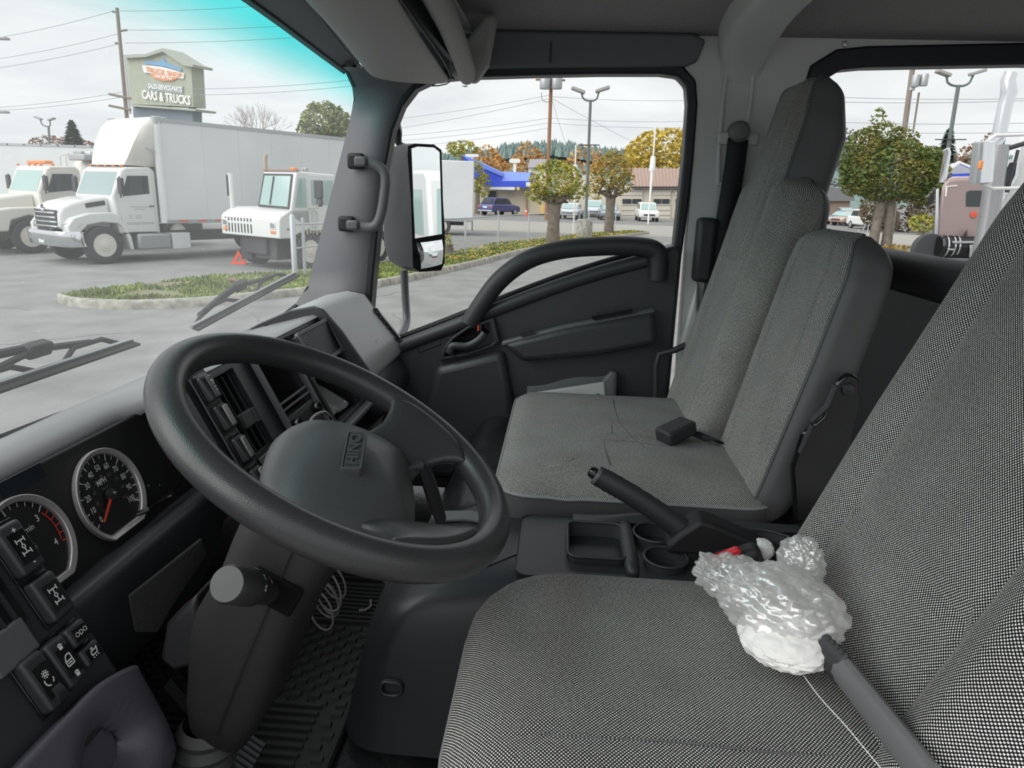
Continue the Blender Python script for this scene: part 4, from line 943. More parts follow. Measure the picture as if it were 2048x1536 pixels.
# floor mat
fm = thing('floor_mat', 'black ribbed and studded rubber mat in the driver footwell', 'floor mat', (1.0, .5, 1.30))
obj('sheet', M().box((.99, .58, 1.306), (.98, .50, .012)), MATR, fm, bev=.004)
obj('raised_edge', M().tube([(.50, .335, 1.316), (1.475, .335, 1.316), (1.475, .825, 1.316)], .007, 8), MATR, fm)
rm = M().box((0, 0, 0), (.0075, .44, .007))
rib = obj('rib', M().box((1.46, .585, 1.3155), (.0075, .46, .007)), MATR, fm, smooth=False)
for k, x in enumerate([1.445-.0155*i for i in range(1, 11)]+[1.035-.019*i for i in range(0, 24)]):
    o = rib.copy(); COL.objects.link(o); o.parent = fm; o.location = (x-1.46, .0 if x > 1.2 else .03, 0)
kb0 = obj('stud', M().add([Vector((1.26+sx*w_, .36+sy*h_, z)) for w_, h_, z in ((.0065, .0105, 1.311), (.005, .0085, 1.3185)) for sx, sy in ((-1, -1), (1, -1), (1, 1), (-1, 1))], [(4, 5, 6, 7), (0, 1, 5, 4), (1, 2, 6, 5), (2, 3, 7, 6), (3, 0, 4, 7)]), MATR, fm, smooth=False)
cnt = 0
for i in range(13):
    for j in range(13):
        x = 1.265-.0185*i; y = .352+.036*j+(.018 if i % 2 else 0)
        if i == 0 and j == 0: continue
        o = kb0.copy(); COL.objects.link(o); o.parent = fm; o.location = (x-1.26, y-.36, 0); cnt += 1
for i in range(12):
    o = kb0.copy(); COL.objects.link(o); o.parent = fm; o.location = (1.02-.026*i-1.26, .352+(.012 if i % 2 else 0)-.36, 0)
bp_ = thing('brake_pedal', 'ribbed black pedal beside the column gaiter', 'pedal', onz(480, 1510, 1.36))
c_ = onz(478, 1512, 1.37); frp = Matrix.Rotation(radians(35), 3, 'X')
obj('pad', M().box(c_, (.075, .055, .012), frp), PLD, bp_, bev=.004)
for k in range(7): obj('pad_rib', M().box(c_+frp @ Vector((-.033+.011*k, 0, .007)), (.005, .050, .004), frp), PLG, bp_, smooth=False)
obj('arm', M().box(c_+Vector((0, .06, .05)), (.02, .015, .16), Matrix.Rotation(radians(-35), 3, 'X')), PLD, bp_)
fl = thing('felt_flap', 'black felt flap hanging from the dashboard beside the column', 'insulation', onx(320, 1215, .73))
q = [onx(px, py, x) for px, py, x in [(255, 1190, .72), (400, 1075, .80), (410, 1110, .80), (345, 1205, .76), (312, 1262, .735), (268, 1262, .72)]]
obj('felt_sheet', M().add(q, [tuple(range(6))]), mat('black felt', (.008, .008, .008), .95, bump=('noise', 400, .6, .002)), fl, solid=.006, bev=.002)
obj('column_bracket', M().prism([onx(px, py, .74) for px, py in [(372, 1215), (390, 1190), (400, 1330), (345, 1345), (318, 1320), (330, 1250)]], (.05, 0, 0)), PLD, fl, bev=.008)

# ================================================================== small loose things
bg_ = mat('clear film', (.9, .9, .92), .15)
def film(name, base, transp, sheen=.12, rough=.15):
    m = bpy.data.materials.new(name); m.use_nodes = True; nt = m.node_tree; nt.nodes.clear(); L = nt.links.new
    out = N(nt, 'ShaderNodeOutputMaterial'); tr = N(nt, 'ShaderNodeBsdfTransparent'); gl = N(nt, 'ShaderNodeBsdfGlossy'); gl.inputs['Roughness'].default_value = rough
    df = N(nt, 'ShaderNodeBsdfDiffuse'); df.inputs[0].default_value = (*base, 1); tl = N(nt, 'ShaderNodeBsdfTranslucent'); tl.inputs[0].default_value = (*base, 1)
    a = N(nt, 'ShaderNodeMixShader'); a.inputs[0].default_value = .5; L(df.outputs[0], a.inputs[1]); L(tl.outputs[0], a.inputs[2])
    b = N(nt, 'ShaderNodeMixShader'); b.inputs[0].default_value = transp; L(a.outputs[0], b.inputs[1]); L(tr.outputs[0], b.inputs[2])
    c = N(nt, 'ShaderNodeMixShader'); c.inputs[0].default_value = sheen; L(b.outputs[0], c.inputs[1]); L(gl.outputs[0], c.inputs[2]); L(c.outputs[0], out.inputs[0])
    MATS[name] = m; return m
BAG = film('bag film', (.98, .97, .96), .50, .20); CLR = film('clear wrap', (.9, .92, .95), .80, .18)
pg = thing('plastic_bag', 'crumpled clear plastic bag with white lining on the driver cushion', 'bag', onz(1560, 1250, 1.73))
def crumple(c, ax, nu=110, nv=76, seed=0, amp=.018, half=False):
    c = Vector(c); rows = []
    for i in range(nv+1):
        f = pi*i/nv; r_ = []
        for j in range(nu):
            t = 2*pi*j/nu; u = Vector((sin(f)*cos(t), sin(f)*sin(t), cos(f)))
            w_ = u*2.1+Vector((seed, seed*.7, 0)); k = 1+.0
            d_ = abs(noise.noise(w_*1.2))*1.5+abs(noise.noise(w_*2.5+Vector((3, 0, 0))))*.95+abs(noise.noise(w_*5.1))*.45+abs(noise.noise(w_*10.5))*.16-.75
            r_.append(c+Vector((u.x*ax[0], u.y*ax[1], u.z*ax[2]))*(1+d_*amp*6.5))
        rows.append(r_)
    return M().grid(rows, cu=True, flip=True)
def rotm(m, c, rz):
    c = Vector(c); R_ = Matrix.Rotation(rz, 3, 'Z'); m.v = [c+R_ @ (p-c) for p in m.v]; return m
cA = onz(1562, 1212, 1.765); obj('film', rotm(crumple(cA, (.070, .056, .042), seed=1.3), cA, .9), BAG, pg, ang=180)
cB = onz(1485, 1165, 1.755); obj('loose_end', rotm(crumple(cB, (.062, .040, .026), seed=5.1, amp=.026), cB, .9), BAG, pg, ang=180)
cC = onz(1572, 1275, 1.745); obj('white_lining', rotm(crumple(cC, (.050, .050, .026), seed=8.2, amp=.010), cC, .5), mat('white liner', (.80, .79, .77), .8), pg, ang=30)
cD = onz(1600, 1130, 1.78); obj('loose_end', rotm(crumple(cD, (.030, .026, .034), seed=11.4, amp=.028), cD, .2), BAG, pg, ang=180)
th_ = [onz(px, py, 1.724) for px, py in [(1603, 1345), (1640, 1395), (1690, 1450), (1740, 1510), (1790, 1570)]]
tag(obj('thread', M().tube(spline(th_, 5), .0006, 5), WHT), 'thin white thread running from the bag across the driver cushion', 'thread')
wd_ = onz(1524, 1098, 1.668); tag(obj('paper_wad', crumple(wd_, (.022, .018, .016), 20, 14, 3.3, .016), mat('white tissue', (.85, .84, .82), .9), ang=20), 'small white crumpled paper in the rear console tray', 'paper')
# wrapped manual in the door pocket
mn = thing('wrapped_booklet', 'white booklet in clear plastic wrap standing in the door pocket', 'booklet', onx(1140, 790, 1.93))
obj('pages', M().prism([onx(px, py, 1.930) for px, py in [(1066, 788), (1208, 766), (1214, 830), (1072, 850)]], (.018, 0, 0)), mat('booklet white', (.75, .76, .74), .6), mn, bev=.002)
obj('wrap', M().grid([[onx(1054+172*t, 772-26*t+3*sin(9*t)+r_*60, 1.925-.010*sin(3*t+r_)) for t in [i/12 for i in range(13)]] for r_ in (0, .3, .6, 1)]), CLR, mn, ang=30)
obj('printed_mark', M().box(onx(1196, 790, 1.9285), (.001, .010, .008)), PLD, mn, smooth=False)
tag(obj('black_case', M().prism([onx(px, py, 1.935) for px, py in [(1205, 762), (1222, 744), (1235, 746), (1232, 830), (1212, 830)]], (.03, 0, 0)), PLG, bev=.006), 'dark grey case standing at the rear end of the wrapped booklet', 'case')
lf = tag(obj('foil_packet', M().grid([[fD(1.515+.115*t, zb(1.700)+.072*r_+.006*sin(7*t+2*r_), -.02-.05*r_+.010*sin(9*t)) for t in [i/8 for i in range(9)]] for r_ in [i/6 for i in range(7)]]), mat('foil wrap', (.55, .56, .57), .22, metal=.6), solid=.002, ang=30), 'silvery plastic packet lying in the open dashboard cubby', 'packet')
cbl = thing('charging_cable', 'black and white braided cable plugged in below the radio', 'cable', fD(1.30, zb(1.71), .02))
cp = [fD(a, zb(z), h) for a, z, h in [(1.268, 1.722, .020), (1.30, 1.742, .040), (1.335, 1.738, .052), (1.362, 1.715, .045), (1.365, 1.690, .03), (1.34, 1.668, .02)]]
BRD = bpy.data.materials.new('braid'); BRD.use_nodes = True; _b = BRD.node_tree.nodes['Principled BSDF']; _w = N(BRD.node_tree, 'ShaderNodeTexWave'); _w.inputs['Scale'].default_value = 110; _w.bands_direction = 'DIAGONAL'
_r = N(BRD.node_tree, 'ShaderNodeValToRGB'); _r.color_ramp.interpolation = 'CONSTANT'; _r.color_ramp.elements[1].position = .5; _r.color_ramp.elements[0].color = (.02, .02, .02, 1); _r.color_ramp.elements[1].color = (.5, .5, .48, 1)
_t = N(BRD.node_tree, 'ShaderNodeTexCoord'); BRD.node_tree.links.new(_t.outputs['Object'], _w.inputs[0]); BRD.node_tree.links.new(_w.outputs['Fac'], _r.inputs[0]); BRD.node_tree.links.new(_r.outputs[0], _b.inputs['Base Color'])
obj('cord', M().tube(spline(cp, 8), .0035, 8), BRD, cbl, ang=180)
obj('plug', M().box(cp[0], (.026, .026, .012), frl), PLD, cbl, bev=.003); obj('plug', M().box(fD(1.285, zb(1.690), .022), (.030, .020, .012), frl @ Matrix.Rotation(.5, 3, 'Z')), PLG, cbl, bev=.003)
c2 = thing('coiled_cord', 'grey coiled cord hanging in the footwell beside the column', 'cord', onx(655, 1190, 1.05))
cc = []
for i in range(90):
    t = i/90; a = t*2*pi*5; b_ = onx(668-22*t, 1165+60*t, 1.12); cc.append(b_+Vector((.012*sin(a*.37), .020*cos(a), .032*sin(a+.4))))
obj('loops', M().tube(cc, .0022, 6), mat('grey cord', (.16, .155, .15), .6), c2, ang=180)
tw_ = [onz(px, py, 1.326) for px, py in [(718, 1221), (733, 1219), (742, 1212), (741, 1200)]]
tag(obj('twig', M().tube(tw_, .0028, 6), mat('pale scrap', (.35, .34, .32), .8)), 'pale bent scrap lying on the ribbed end of the floor mat', 'scrap')
# ================================================================== outdoors: ground
ASPH = mat('weathered asphalt', (.245, .247, .242), .95, spec=.2, var=.16, vs=1.2, bump=('noise', 30, .4, .01))
LOT = mat('far lot asphalt', (.235, .235, .23), .95, spec=.2, var=.10, vs=.6)
ROAD = mat('pale road concrete', (.36, .35, .32), .95, spec=.2, var=.08, vs=.5)
CONC = mat('kerb concrete', (.32, .31, .27), .95, var=.35, vs=6, bump=('noise', 12, .5, .02))
GRASS = mat('lawn', (.22, .27, .085), .9, var=.5, vs=1.1)
DIRTM = mat('patchy verge soil', (.22, .21, .12), .95, var=.4, vs=1.5)
def flat(name, pts, z, mt, kind='structure', th=.02):
    m = M().prism([Vector((x, y, z)) for x, y in pts], (0, 0, -th)); return obj(name, m, mt, smooth=False, kind=kind)
flat('asphalt_lot', [(-60, -250), (42, -250), (42, 250), (-60, 250)], 0, ASPH, th=.05)
flat('street', [(42, -250), (58, -250), (58, 250), (42, 250)], .004, ROAD, th=.05)
flat('far_lot', [(58, -250), (700, -250), (700, 250), (58, 250)], .008, LOT, th=.05)
# cracks in the near asphalt
rng = random.Random(3); m = M()
for (x0, y0, x1, y1) in [(12, 14, 11.5, 9), (11, 9.4, 13.4, 11.6), (9, 3.2, 12.5, 5.8), (12.6, 3.0, 8.2, 1.0), (10, 6.5, 7.0, 9.5), (15.5, 3.6, 11, 4.6)]:
    n = 16; P_ = []
    for i in range(n+1):
        t = i/n; P_.append(Vector((x0+(x1-x0)*t+rng.uniform(-.12, .12), y0+(y1-y0)*t+rng.uniform(-.12, .12), .003)))
    d = (P_[-1]-P_[0]).normalized(); s_ = Vector((-d.y, d.x, 0))*.022
    m.grid([[p-s_*rng.uniform(.4, 1), p+s_*rng.uniform(.4, 1)] for p in P_])
obj('asphalt_cracks', m, mat('crack filler', (.20, .20, .18), 1), smooth=False, kind='stuff', label='dark cracks wandering across the pale asphalt', category='cracks')
# grass island with a kerb
kn = [(12.35, 9.2), (12.0, 8.75), (11.85, 8.2), (11.95, 7.4), (12.59, 6.5), (13.57, 5.85), (14.69, 5.08), (15.76, 4.3), (18.5, 3.45), (22.4, 2.45), (28.0, 1.2), (36, -1.6), (44.5, -5.2)]
gf = [(12.9, 9.25), (14.4, 8.75), (16.0, 8.14), (16.94, 7.2), (18.2, 6.4), (19.55, 5.45), (24.4, 3.9), (30, 2.9), (33, 1.6), (40, -1.0), (45.9, -4.2)]
KS = [Vector((x, y, .0)) for x, y in kn]
rows = [[p+Vector((0, 0, 0)), p+Vector((.02, .02, .13)), p+Vector((.06, .04, .15)), p+Vector((.22, .12, .15)), p+Vector((.24, .13, .10))] for p in spline(KS, 3)]
obj('kerb', M().grid(rows), CONC, ang=60, kind='structure')
island = [(p.x+.22, p.y+.12) for p in spline(KS, 3)]+gf[::-1]
flat('verge', island, .105, DIRTM, th=.1)
m = M(); rng = random.Random(5)
isl = [Vector((x, y, 0)) for x, y in island]
def inside(x, y, L):
    c = False; n = len(L)
    for i in range(n):
        a, b = L[i], L[i-1]
        if (a[1] > y) != (b[1] > y) and x < (b[0]-a[0])*(y-a[1])/(b[1]-a[1])+a[0]: c = not c
    return c
cnt = 0
while cnt < 17000:
    t = rng.random()**1.6; x = 11.9+34*t; y = rng.uniform(-5, 9.2)
    if not inside(x, y, island): continue
    cnt += 1; h = rng.uniform(.03, .10)*(1+.3*noise.noise(Vector((x, y, 0)))) ; a = rng.uniform(0, pi); w_ = rng.uniform(.015, .045)*(1+x/30)
    if noise.noise(Vector((x*.8, y*.8, 4))) > .42: continue
    dx, dy = cos(a)*w_, sin(a)*w_; lx_, ly_ = rng.uniform(-.04, .04), rng.uniform(-.04, .04)
    m.add([(x-dx, y-dy, .10), (x+dx, y+dy, .10), (x+lx_, y+ly_, .10+h)], [(0, 1, 2)])
obj('grass', m, GRASS, smooth=False, kind='stuff', label='short green grass on the kerbed island', category='grass')
m = M()
for i in range(1100):
    x = rng.uniform(22, 46); y = 3.5-(x-22)*.30+rng.uniform(-1.8, 1.6)
    if not inside(x, y, island): continue
    a = rng.uniform(0, pi); s_ = rng.uniform(.04, .09); m.add([(x-s_*cos(a), y-s_*sin(a), .15), (x+s_*sin(a), y-s_*cos(a), .18), (x+s_*cos(a), y+s_*sin(a), .15), (x-s_*sin(a), y+s_*cos(a), .17)], [(0, 1, 2, 3)])
obj('fallen_leaves', m, mat('fallen leaf', (.62, .40, .08), .9, var=.4, vs=3), smooth=False, kind='stuff', label='yellow leaves scattered over the grass by the fence', category='leaves')
tag(obj('broken_pipe', M().tube([onz(455, 558, .16), onz(478, 563, .18), onz(492, 559, .16)], .035, 8), mat('rusty brown', (.20, .12, .08), .8)), 'short brown pipe lying on the grass near the fence end', 'pipe')
# chain-link fence along the island
GALV = mat('galvanised steel', (.50, .53, .55), .45, metal=.5)
fp = [(16.79, 6.41), (18.4, 5.75), (20.6, 4.85), (24.4, 3.32), (28.24, 2.55), (31.1, 1.5), (34.0, .5), (40.5, -1.35), (47.4, -3.3)]
fe = thing('chain_link_fence', 'galvanised chain-link fence running along the grass island', 'fence', (16.79, 6.41, .1))
FH = 1.28
for i, (x, y) in enumerate(fp):
    r_ = .065 if i == 0 else .032
    p_ = obj('post', M().lathe([(r_, 0), (r_, FH+(.16 if i == 0 else 0)), (r_*.6, FH+.05+(.16 if i == 0 else 0)), (0, FH+.06+(.16 if i == 0 else 0))], (x, y, .05), (0, 0, 1), 12), GALV, fe)
    if i == 0: obj('post', M().lathe([(.04, 0), (.04, FH+.12), (0, FH+.14)], (x+.25, y-.16, .05), (0, 0, 1), 10), GALV, fe)
obj('top_rail', M().tube([Vector((x, y, FH+.03)) for x, y in fp], .022, 8), GALV, fe)
obj('brace_rail', M().tube([Vector((16.8, 6.4, .75)), Vector((18.4, 5.75, .80))], .020, 8), GALV, fe); obj('tension_wire', M().tube([Vector((x, y, .20)) for x, y in fp], .008, 6), GALV, fe)
m = M()
for (x0, y0), (x1, y1) in zip(fp, fp[1:]):
    L_ = sqrt((x1-x0)**2+(y1-y0)**2); n = int(L_/.16)
    for k in range(-8, n):
        for sg in (0, 1):
            a0, a1 = k*.16, k*.16+1.05; z0, z1 = (.2, FH) if sg else (FH, .2)
            c0, c1 = max(0, a0), min(L_, a1)
            if c1 <= c0: continue
            f = lambda a: (x0+(x1-x0)*a/L_, y0+(y1-y0)*a/L_, z0+(z1-z0)*(a-a0)/1.05)
            p, q = Vector(f(c0)), Vector(f(c1)); m.add([p, q, q+Vector((0, 0, .006)), p+Vector((0, 0, .006))], [(0, 1, 2, 3)])
obj('wire_mesh', m, GALV, fe, smooth=False, kind='stuff')

# ================================================================== vehicles
VW = mat('white vehicle paint', (.70, .71, .70), .28, coat=.3)
VW2 = mat('cream truck paint', (.68, .66, .61), .35)
BOXW = mat('white box panels', (.68, .70, .71), .45, var=.04, vs=.8)
DARK = mat('underbody black', (.05, .05, .055), .7)
TYRE = mat('tyre rubber', (.055, .055, .06), .85)
RIMW = mat('white wheel disc', (.66, .64, .58), .45)
VGL = mat('vehicle window', (.04, .05, .055), .08, spec=.5)
VGT = mat('pale green window', (.34, .47, .45), .08, spec=.8)
ORG = mat('orange marker', (.80, .25, .06), .4)
REDM = mat('red reflector', (.70, .10, .06), .4)
GRM = mat('grey metal', (.40, .41, .42), .4, metal=.4)
def lb(p, name, c, s, mt, bev=0, fr=None): return obj(name, M().box(c, s, fr), mt, p, local=True, bev=bev)
def lp(p, name, poly, vec, mt, bev=0, **k): return obj(name, M().prism(poly, vec), mt, p, local=True, bev=bev, **k)
def side(poly, y): return [Vector((x, y, z)) for x, z in poly]
def wheel(p, x, y, r=.50, w=.28, holes=True, rim=None, dual=False):
    s = 1 if y > 0 else -1
    t = obj('wheel', M().lathe([(r*.55, -w/2), (r*.93, -w/2), (r, -w*.38), (r, w*.38), (r*.93, w/2), (r*.62, w/2)], (x, y, r), (0, s, 0), 28, cap=False), TYRE, p, local=True)
    obj('rim', M().lathe([(r*.62, w*.46), (r*.60, w*.40), (r*.52, w*.20), (r*.34, w*.34), (r*.30, w*.52), (r*.16, w*.54), (r*.14, w*.62), (0, w*.63)], (x, y, r), (0, s, 0), 24), rim or RIMW, t, local=True)
    if holes:
        for k in range(10):
            a = 2*pi*k/10; obj('lug_nut' if k % 2 else 'hand_hole', M().lathe([(r*.05, w*.30), (r*.045, w*.42), (0, w*.42)], (x+r*.40*cos(a), y, r+r*.40*sin(a)), (0, s, 0), 8), DARK, t, local=True)
    return t
def ribs(m, x0, x1, n, y, z, w, h, d):
    for k in range(n): m.box((x0+(x1-x0)*k/(n-1), y, z), (w, d, h))
    return m
def conv_truck(name, label, loc, rz, paint, style, wglass, tall=True):
    t = thing(name, label, 'truck', loc, rz)
    cab = [(-1.62, .78), (-.46, .78), (-.40, 1.30), (-.36, 1.78), (-.66, 2.46), (-.80, 2.55), (-1.48, 2.58), (-1.62, 2.46)]
    c = lp(t, 'cab', side(cab, -1.02), (0, 2.04, 0), paint, .055, ang=50)
    wsq = [(-.375, -.90, 1.80), (-.375, .90, 1.80), (-.645, .86, 2.41), (-.645, -.86, 2.41)]
    lp(t, 'windscreen', [Vector(p)+Vector((.012, 0, .006)) for p in wsq], (-.03, 0, -.012), wglass)
    for s in (1, -1):
        y = 1.025*s
        dr = lp(t, 'door', side([(-1.50, .82), (-.60, .82), (-.52, 1.30), (-.47, 1.78), (-.72, 2.40), (-1.46, 2.44)], y), (0, .012*s, 0), paint, .01)
        lp(dr, 'window', side([(-1.38, 1.86), (-.62, 1.78), (-.64, 1.90), (-.80, 2.32), (-1.38, 2.34)], y+.012*s), (0, .008*s, 0), VGL, .004)
        lb(dr, 'handle', (-1.40, y+.02*s, 1.52), (.14, .02, .03), DARK)
        if s > 0:
            ln = M()
            for k, (x0, z, w_) in enumerate([(-1.05, 1.50, .5), (-1.05, 1.44, .3), (-.78, 1.26, .10), (-1.0, 1.26, .16), (-.78, 1.20, .10), (-1.0, 1.20, .16), (-.85, 1.08, .40), (-1.25, 1.08, .36), (-.85, 1.04, .36), (-1.25, 1.04, .36)]): ln.box((x0, y+.014, z), (w_, .003, .016))
            obj('door_lettering', ln, GRM, dr, local=True, smooth=False)
        lb(t, 'mirror_bracket', (-.50, y+.16*s, 2.02), (.03, .03, .55), DARK); lb(t, 'mirror', (-.50, y+.20*s, 2.05), (.09, .20, .42), DARK, .02)
    if style == 'modern':
        hood = [(-.40, 1.76), (.05, 1.72), (.55, 1.60), (.80, 1.48), (.90, 1.32), (.92, .92), (-.40, .92)]
        lp(t, 'hood', side(hood, -.74), (0, 1.48, 0), paint, .09, bs=3) if False else obj('hood', M().prism(side(hood, -.74), (0, 1.48, 0)), paint, t, local=True, bev=.085, bs=3)
        for s in (1, -1):
            fd = [(.86, .74), (.88, 1.02), (.72, 1.22), (.30, 1.34), (-.30, 1.36), (-.46, 1.26), (-.56, 1.08), (-.60, .98), (-.50, .98), (-.42, 1.06), (.0, 1.10), (.38, 1.04), (.55, .88), (.60, .74)]
            obj('fender', M().prism(side(fd, .70*s), (0, .36*s, 0)), paint, t, local=True, bev=.035, bs=3)
            lp(t, 'wheel_arch_flare', side([(-.50, 1.02), (-.60, .98), (-.72, .70), (-.76, .36), (-.68, .36), (-.62, .66)], .76*s), (0, .34*s, 0), paint, .015)
            lp(t, 'headlight', [Vector((x, .98*s+yy*s, z)) for x, yy, z in ((.90, -.22, .92), (.62, .085, .98), (.48, .10, 1.12), (.80, -.0, 1.10), (.91, -.22, 1.06))], (.02, .012*s, 0), mat('headlight lens', (.62, .64, .64), .1), .006)
            lb(t, 'hood_vent', (-.02, .752*s, 1.56), (.52, .02, .12), DARK, .02, Matrix.Rotation(radians(9), 3, 'Y'))
        for k in range(4):
            lb(t, 'grille_bar', (.935-.01*k*0, 0, .98+.115*k), (.07, 1.24-.05*k, .050), CHR, .02)
        lb(t, 'grille_back', (.905, 0, 1.17), (.03, 1.20, .46), DARK)
        em = obj('grille_emblem', M().tube([Vector((.955, .115*cos(a), 1.455+.085*sin(a))) for a in [2*pi*k/24 for k in range(24)]], .014, 6, closed=True), CHR, t, local=True)
        obj('emblem_wings', M().prism([Vector((.955, y, z)) for y, z in ((-.10, 1.43), (0, 1.49), (.10, 1.43), (.04, 1.43), (0, 1.455), (-.04, 1.43))], (.015, 0, 0)).prism([Vector((.955, y, z)) for y, z in ((-.05, 1.51), (0, 1.47), (.05, 1.51), (0, 1.535))], (.015, 0, 0)), DARK, em, local=True, smooth=False)
        bm_ = [Vector((x, y, 0)) for x, y in ((.55, 1.12), (.86, 1.08), (1.02, .80), (1.06, 0), (1.02, -.80), (.86, -1.08), (.55, -1.12))]
        rows = [[p+Vector((dx, 0, z)) for dx, z in ((-.08, .84), (0, .86), (.015, .80), (.0, .62), (-.03, .50), (-.10, .48))] for p in spline(bm_, 3)]
        bu = obj('bumper', M().grid(rows), CHR, t, local=True, solid=.02, ang=60)
        lb(bu, 'plate_recess', (1.055, -.05, .64), (.03, .40, .16), DARK, .01); lb(bu, 'number_plate', (1.075, -.05, .62), (.01, .30, .14), BOXW)
        for s in (1, -1): lb(bu, 'fog_lamp', (1.02, .48*s, .66), (.05, .16, .14), DARK, .01)
    else:
        hood = [(-.40, 1.74), (.60, 1.60), (1.02, 1.50), (1.10, 1.42), (1.12, .80), (-.40, .80)]
        obj('hood', M().prism(side(hood, -.62), (0, 1.24, 0)), paint, t, local=True, bev=.08, bs=3)
        for s in (1, -1):
            fd = [(1.06, .66), (1.08, 1.10), (.95, 1.26), (.4, 1.34), (-.40, 1.36), (-.62, 1.10), (-.66, .60), (-.56, .60), (-.50, 1.0), (0, 1.12), (.48, .98), (.58, .66)]
            obj('fender', M().prism(side(fd, .58*s), (0, .50*s, 0)), paint, t, local=True, bev=.05, bs=3)
            lb(t, 'headlight_pod', (1.08, .80*s, .98), (.05, .30, .34), BOXW, .02); lb(t, 'headlight', (1.112, .80*s, .98), (.02, .17, .15), CHR, .02)
            lb(t, 'side_marker', (.95, 1.0*s, 1.20), (.10, .06, .06), ORG, .02)
        gr = lb(t, 'grille', (1.125, 0, 1.12), (.03, 1.0, .66), GRM, .02)
        for k in range(8): lb(gr, 'slat', (1.147, 0, .86+.075*k), (.014, .94, .022), DARK)
        obj('round_badge', M().prism([Vector((1.165, .30+.13*cos(a), 1.18+.17*sin(a))) for a in [2*pi*k/8 for k in range(8)]], (.01, 0, 0)), mat('badge tan', (.60, .36, .20), .5), gr, local=True, smooth=False)
        bu = lb(t, 'bumper', (1.28, 0, .62), (.22, 2.3, .34), CHR, .03)
        for s in (.3, .1, -.1): lb(bu, 'bumper_hole', (1.395, s*1.8+.3, .66), (.02, .12, .10), DARK)
    for y in (-.42, -.21, 0, .21, .42) if style == 'modern' else (-.6, -.2, 0, .2, .6):
        lb(t, 'roof_marker', (-.80, y*1.9, 2.585), (.08, .10, .05), ORG, .015)
    for s in (1, -1): wheel(t, 0, .93*s)
    lb(t, 'frame_rails', (-3.0, 0, .62), (6.0, .85, .26), DARK)
    return t
# the box truck ------------------------------------------------------------------
bt_ = conv_truck('box_truck', 'white box truck with chrome grille and tall roof fairing, facing left', (19.08, 13.18, 0), radians(150), VW, 'modern', mat('truck windscreen', (.30, .38, .38), .06, spec=.8))
box = lb(bt_, 'cargo_box', (-5.35, 0, 2.46), (7.3, 2.5, 2.80), BOXW, .02)
for s in (1, -1):
    lb(box, 'top_rail', (-5.35, 1.255*s, 3.83), (7.32, .03, .10), GRM); lb(box, 'bottom_rail', (-5.35, 1.255*s, 1.10), (7.32, .03, .10), GRM)
    for k in range(12): lb(box, 'reflective_tape', (-2.2-.58*k, 1.272*s, 1.12), (.28, .004, .05), REDM)
    obj('corner_post', M().lathe([(.13, 1.06), (.13, 3.86)], (-1.72, 1.14*s, 0), (0, 0, 1), 20), BOXW, box, local=True)
    obj('corner_cap', M().lathe([(.14, 3.72), (.14, 3.90), (.10, 3.93), (0, 3.93)], (-1.72, 1.13*s, 0), (0, 0, 1), 20), GRM, box, local=True)
for k in range(1, 6): lb(box, 'panel_seam', (-1.8-1.2*k, 1.2505, 2.46), (.012, .003, 2.6), mat('seam grey', (.56, .58, .59), .5))
rows = []
for x, z, w_ in ((-.78, 2.60, .92), (-.86, 2.80, 1.02), (-1.02, 3.20, 1.12), (-1.25, 3.62, 1.18), (-1.50, 3.86, 1.20), (-1.72, 3.92, 1.20)):
    rows.append([Vector((-1.75, w_, z-.02)), Vector((x-.25, w_, z)), Vector((x-.06, w_*.93, z)), Vector((x, w_*.75, z)), Vector((x, 0, z)), Vector((x, -w_*.75, z)), Vector((x-.06, -w_*.93, z)), Vector((x-.25, -w_, z)), Vector((-1.75, -w_, z-.02))])
fa = obj('roof_fairing', M().grid(rows), VW2, bt_, local=True, ang=50)
obj('fairing_script', M().box((-1.50, 1.165, 3.02), (.34, .01, .03), Matrix.Rotation(radians(-18), 3, 'Y')).box((-1.60, 1.165, 2.93), (.20, .01, .025)), GRM, fa, local=True, smooth=False)
for y in (.95, -.95): obj('fuel_tank' if y > 0 else 'air_tank', M().box((-1.35, y, .56), (.95, .42, .44)), GRM, bt_, local=True, bev=.06)
lb(bt_, 'step_box', (-2.15, .95, .55), (.55, .42, .46), BOXW, .02); lb(bt_, 'step', (-1.0, 1.05, .80), (.9, .10, .03), DARK)
for s in (1, -1): wheel(bt_, -5.9, .85*s, w=.5)
obj('aerial', M().tube([Vector((-.9, .8, 2.5)), Vector((-1.7, 1.1, 3.4))], .008, 6), DARK, bt_, local=True)
# work truck at the left edge ----------------------------------------------------
ut = conv_truck('work_truck', 'cream vocational truck with flat slatted grille at the left edge of the windscreen', (21.0, 16.7, 0), radians(150), VW2, 'old', VGT)
obj('tank_body', M().lathe([(0, 0), (.85, 0), (1.0, .10), (1.0, 3.4), (.85, 3.5), (0, 3.5)], (-2.1, 0, 1.85), (-1, 0, 0), 26), VW2, ut, local=True)
obj('ladder_hoop', M().tube([Vector((-2.0, -1.0, 1.4)), Vector((-2.0, -1.0, 2.9)), Vector((-2.3, -1.0, 3.0)), Vector((-2.6, -1.0, 2.9))], .03, 8).tube([Vector((-2.0, -.6, 1.4)), Vector((-2.0, -.6, 2.9)), Vector((-2.3, -.6, 3.0)), Vector((-2.6, -.6, 2.9))], .03, 8), VW2, ut, local=True)
lb(ut, 'roof_rack', (-2.4, .6, 2.85), (1.3, 1.0, .18), GRM, .03); lb(ut, 'beacon_bar', (-.95, 0, 2.66), (.25, 1.2, .10), ORG, .03)
for k in range(5): lb(ut, 'rack_tool', (-1.9-.22*k, .5+.1*(k % 2), 2.98), (.12, .5, .12), BOXW if k % 2 else GRM, .02)
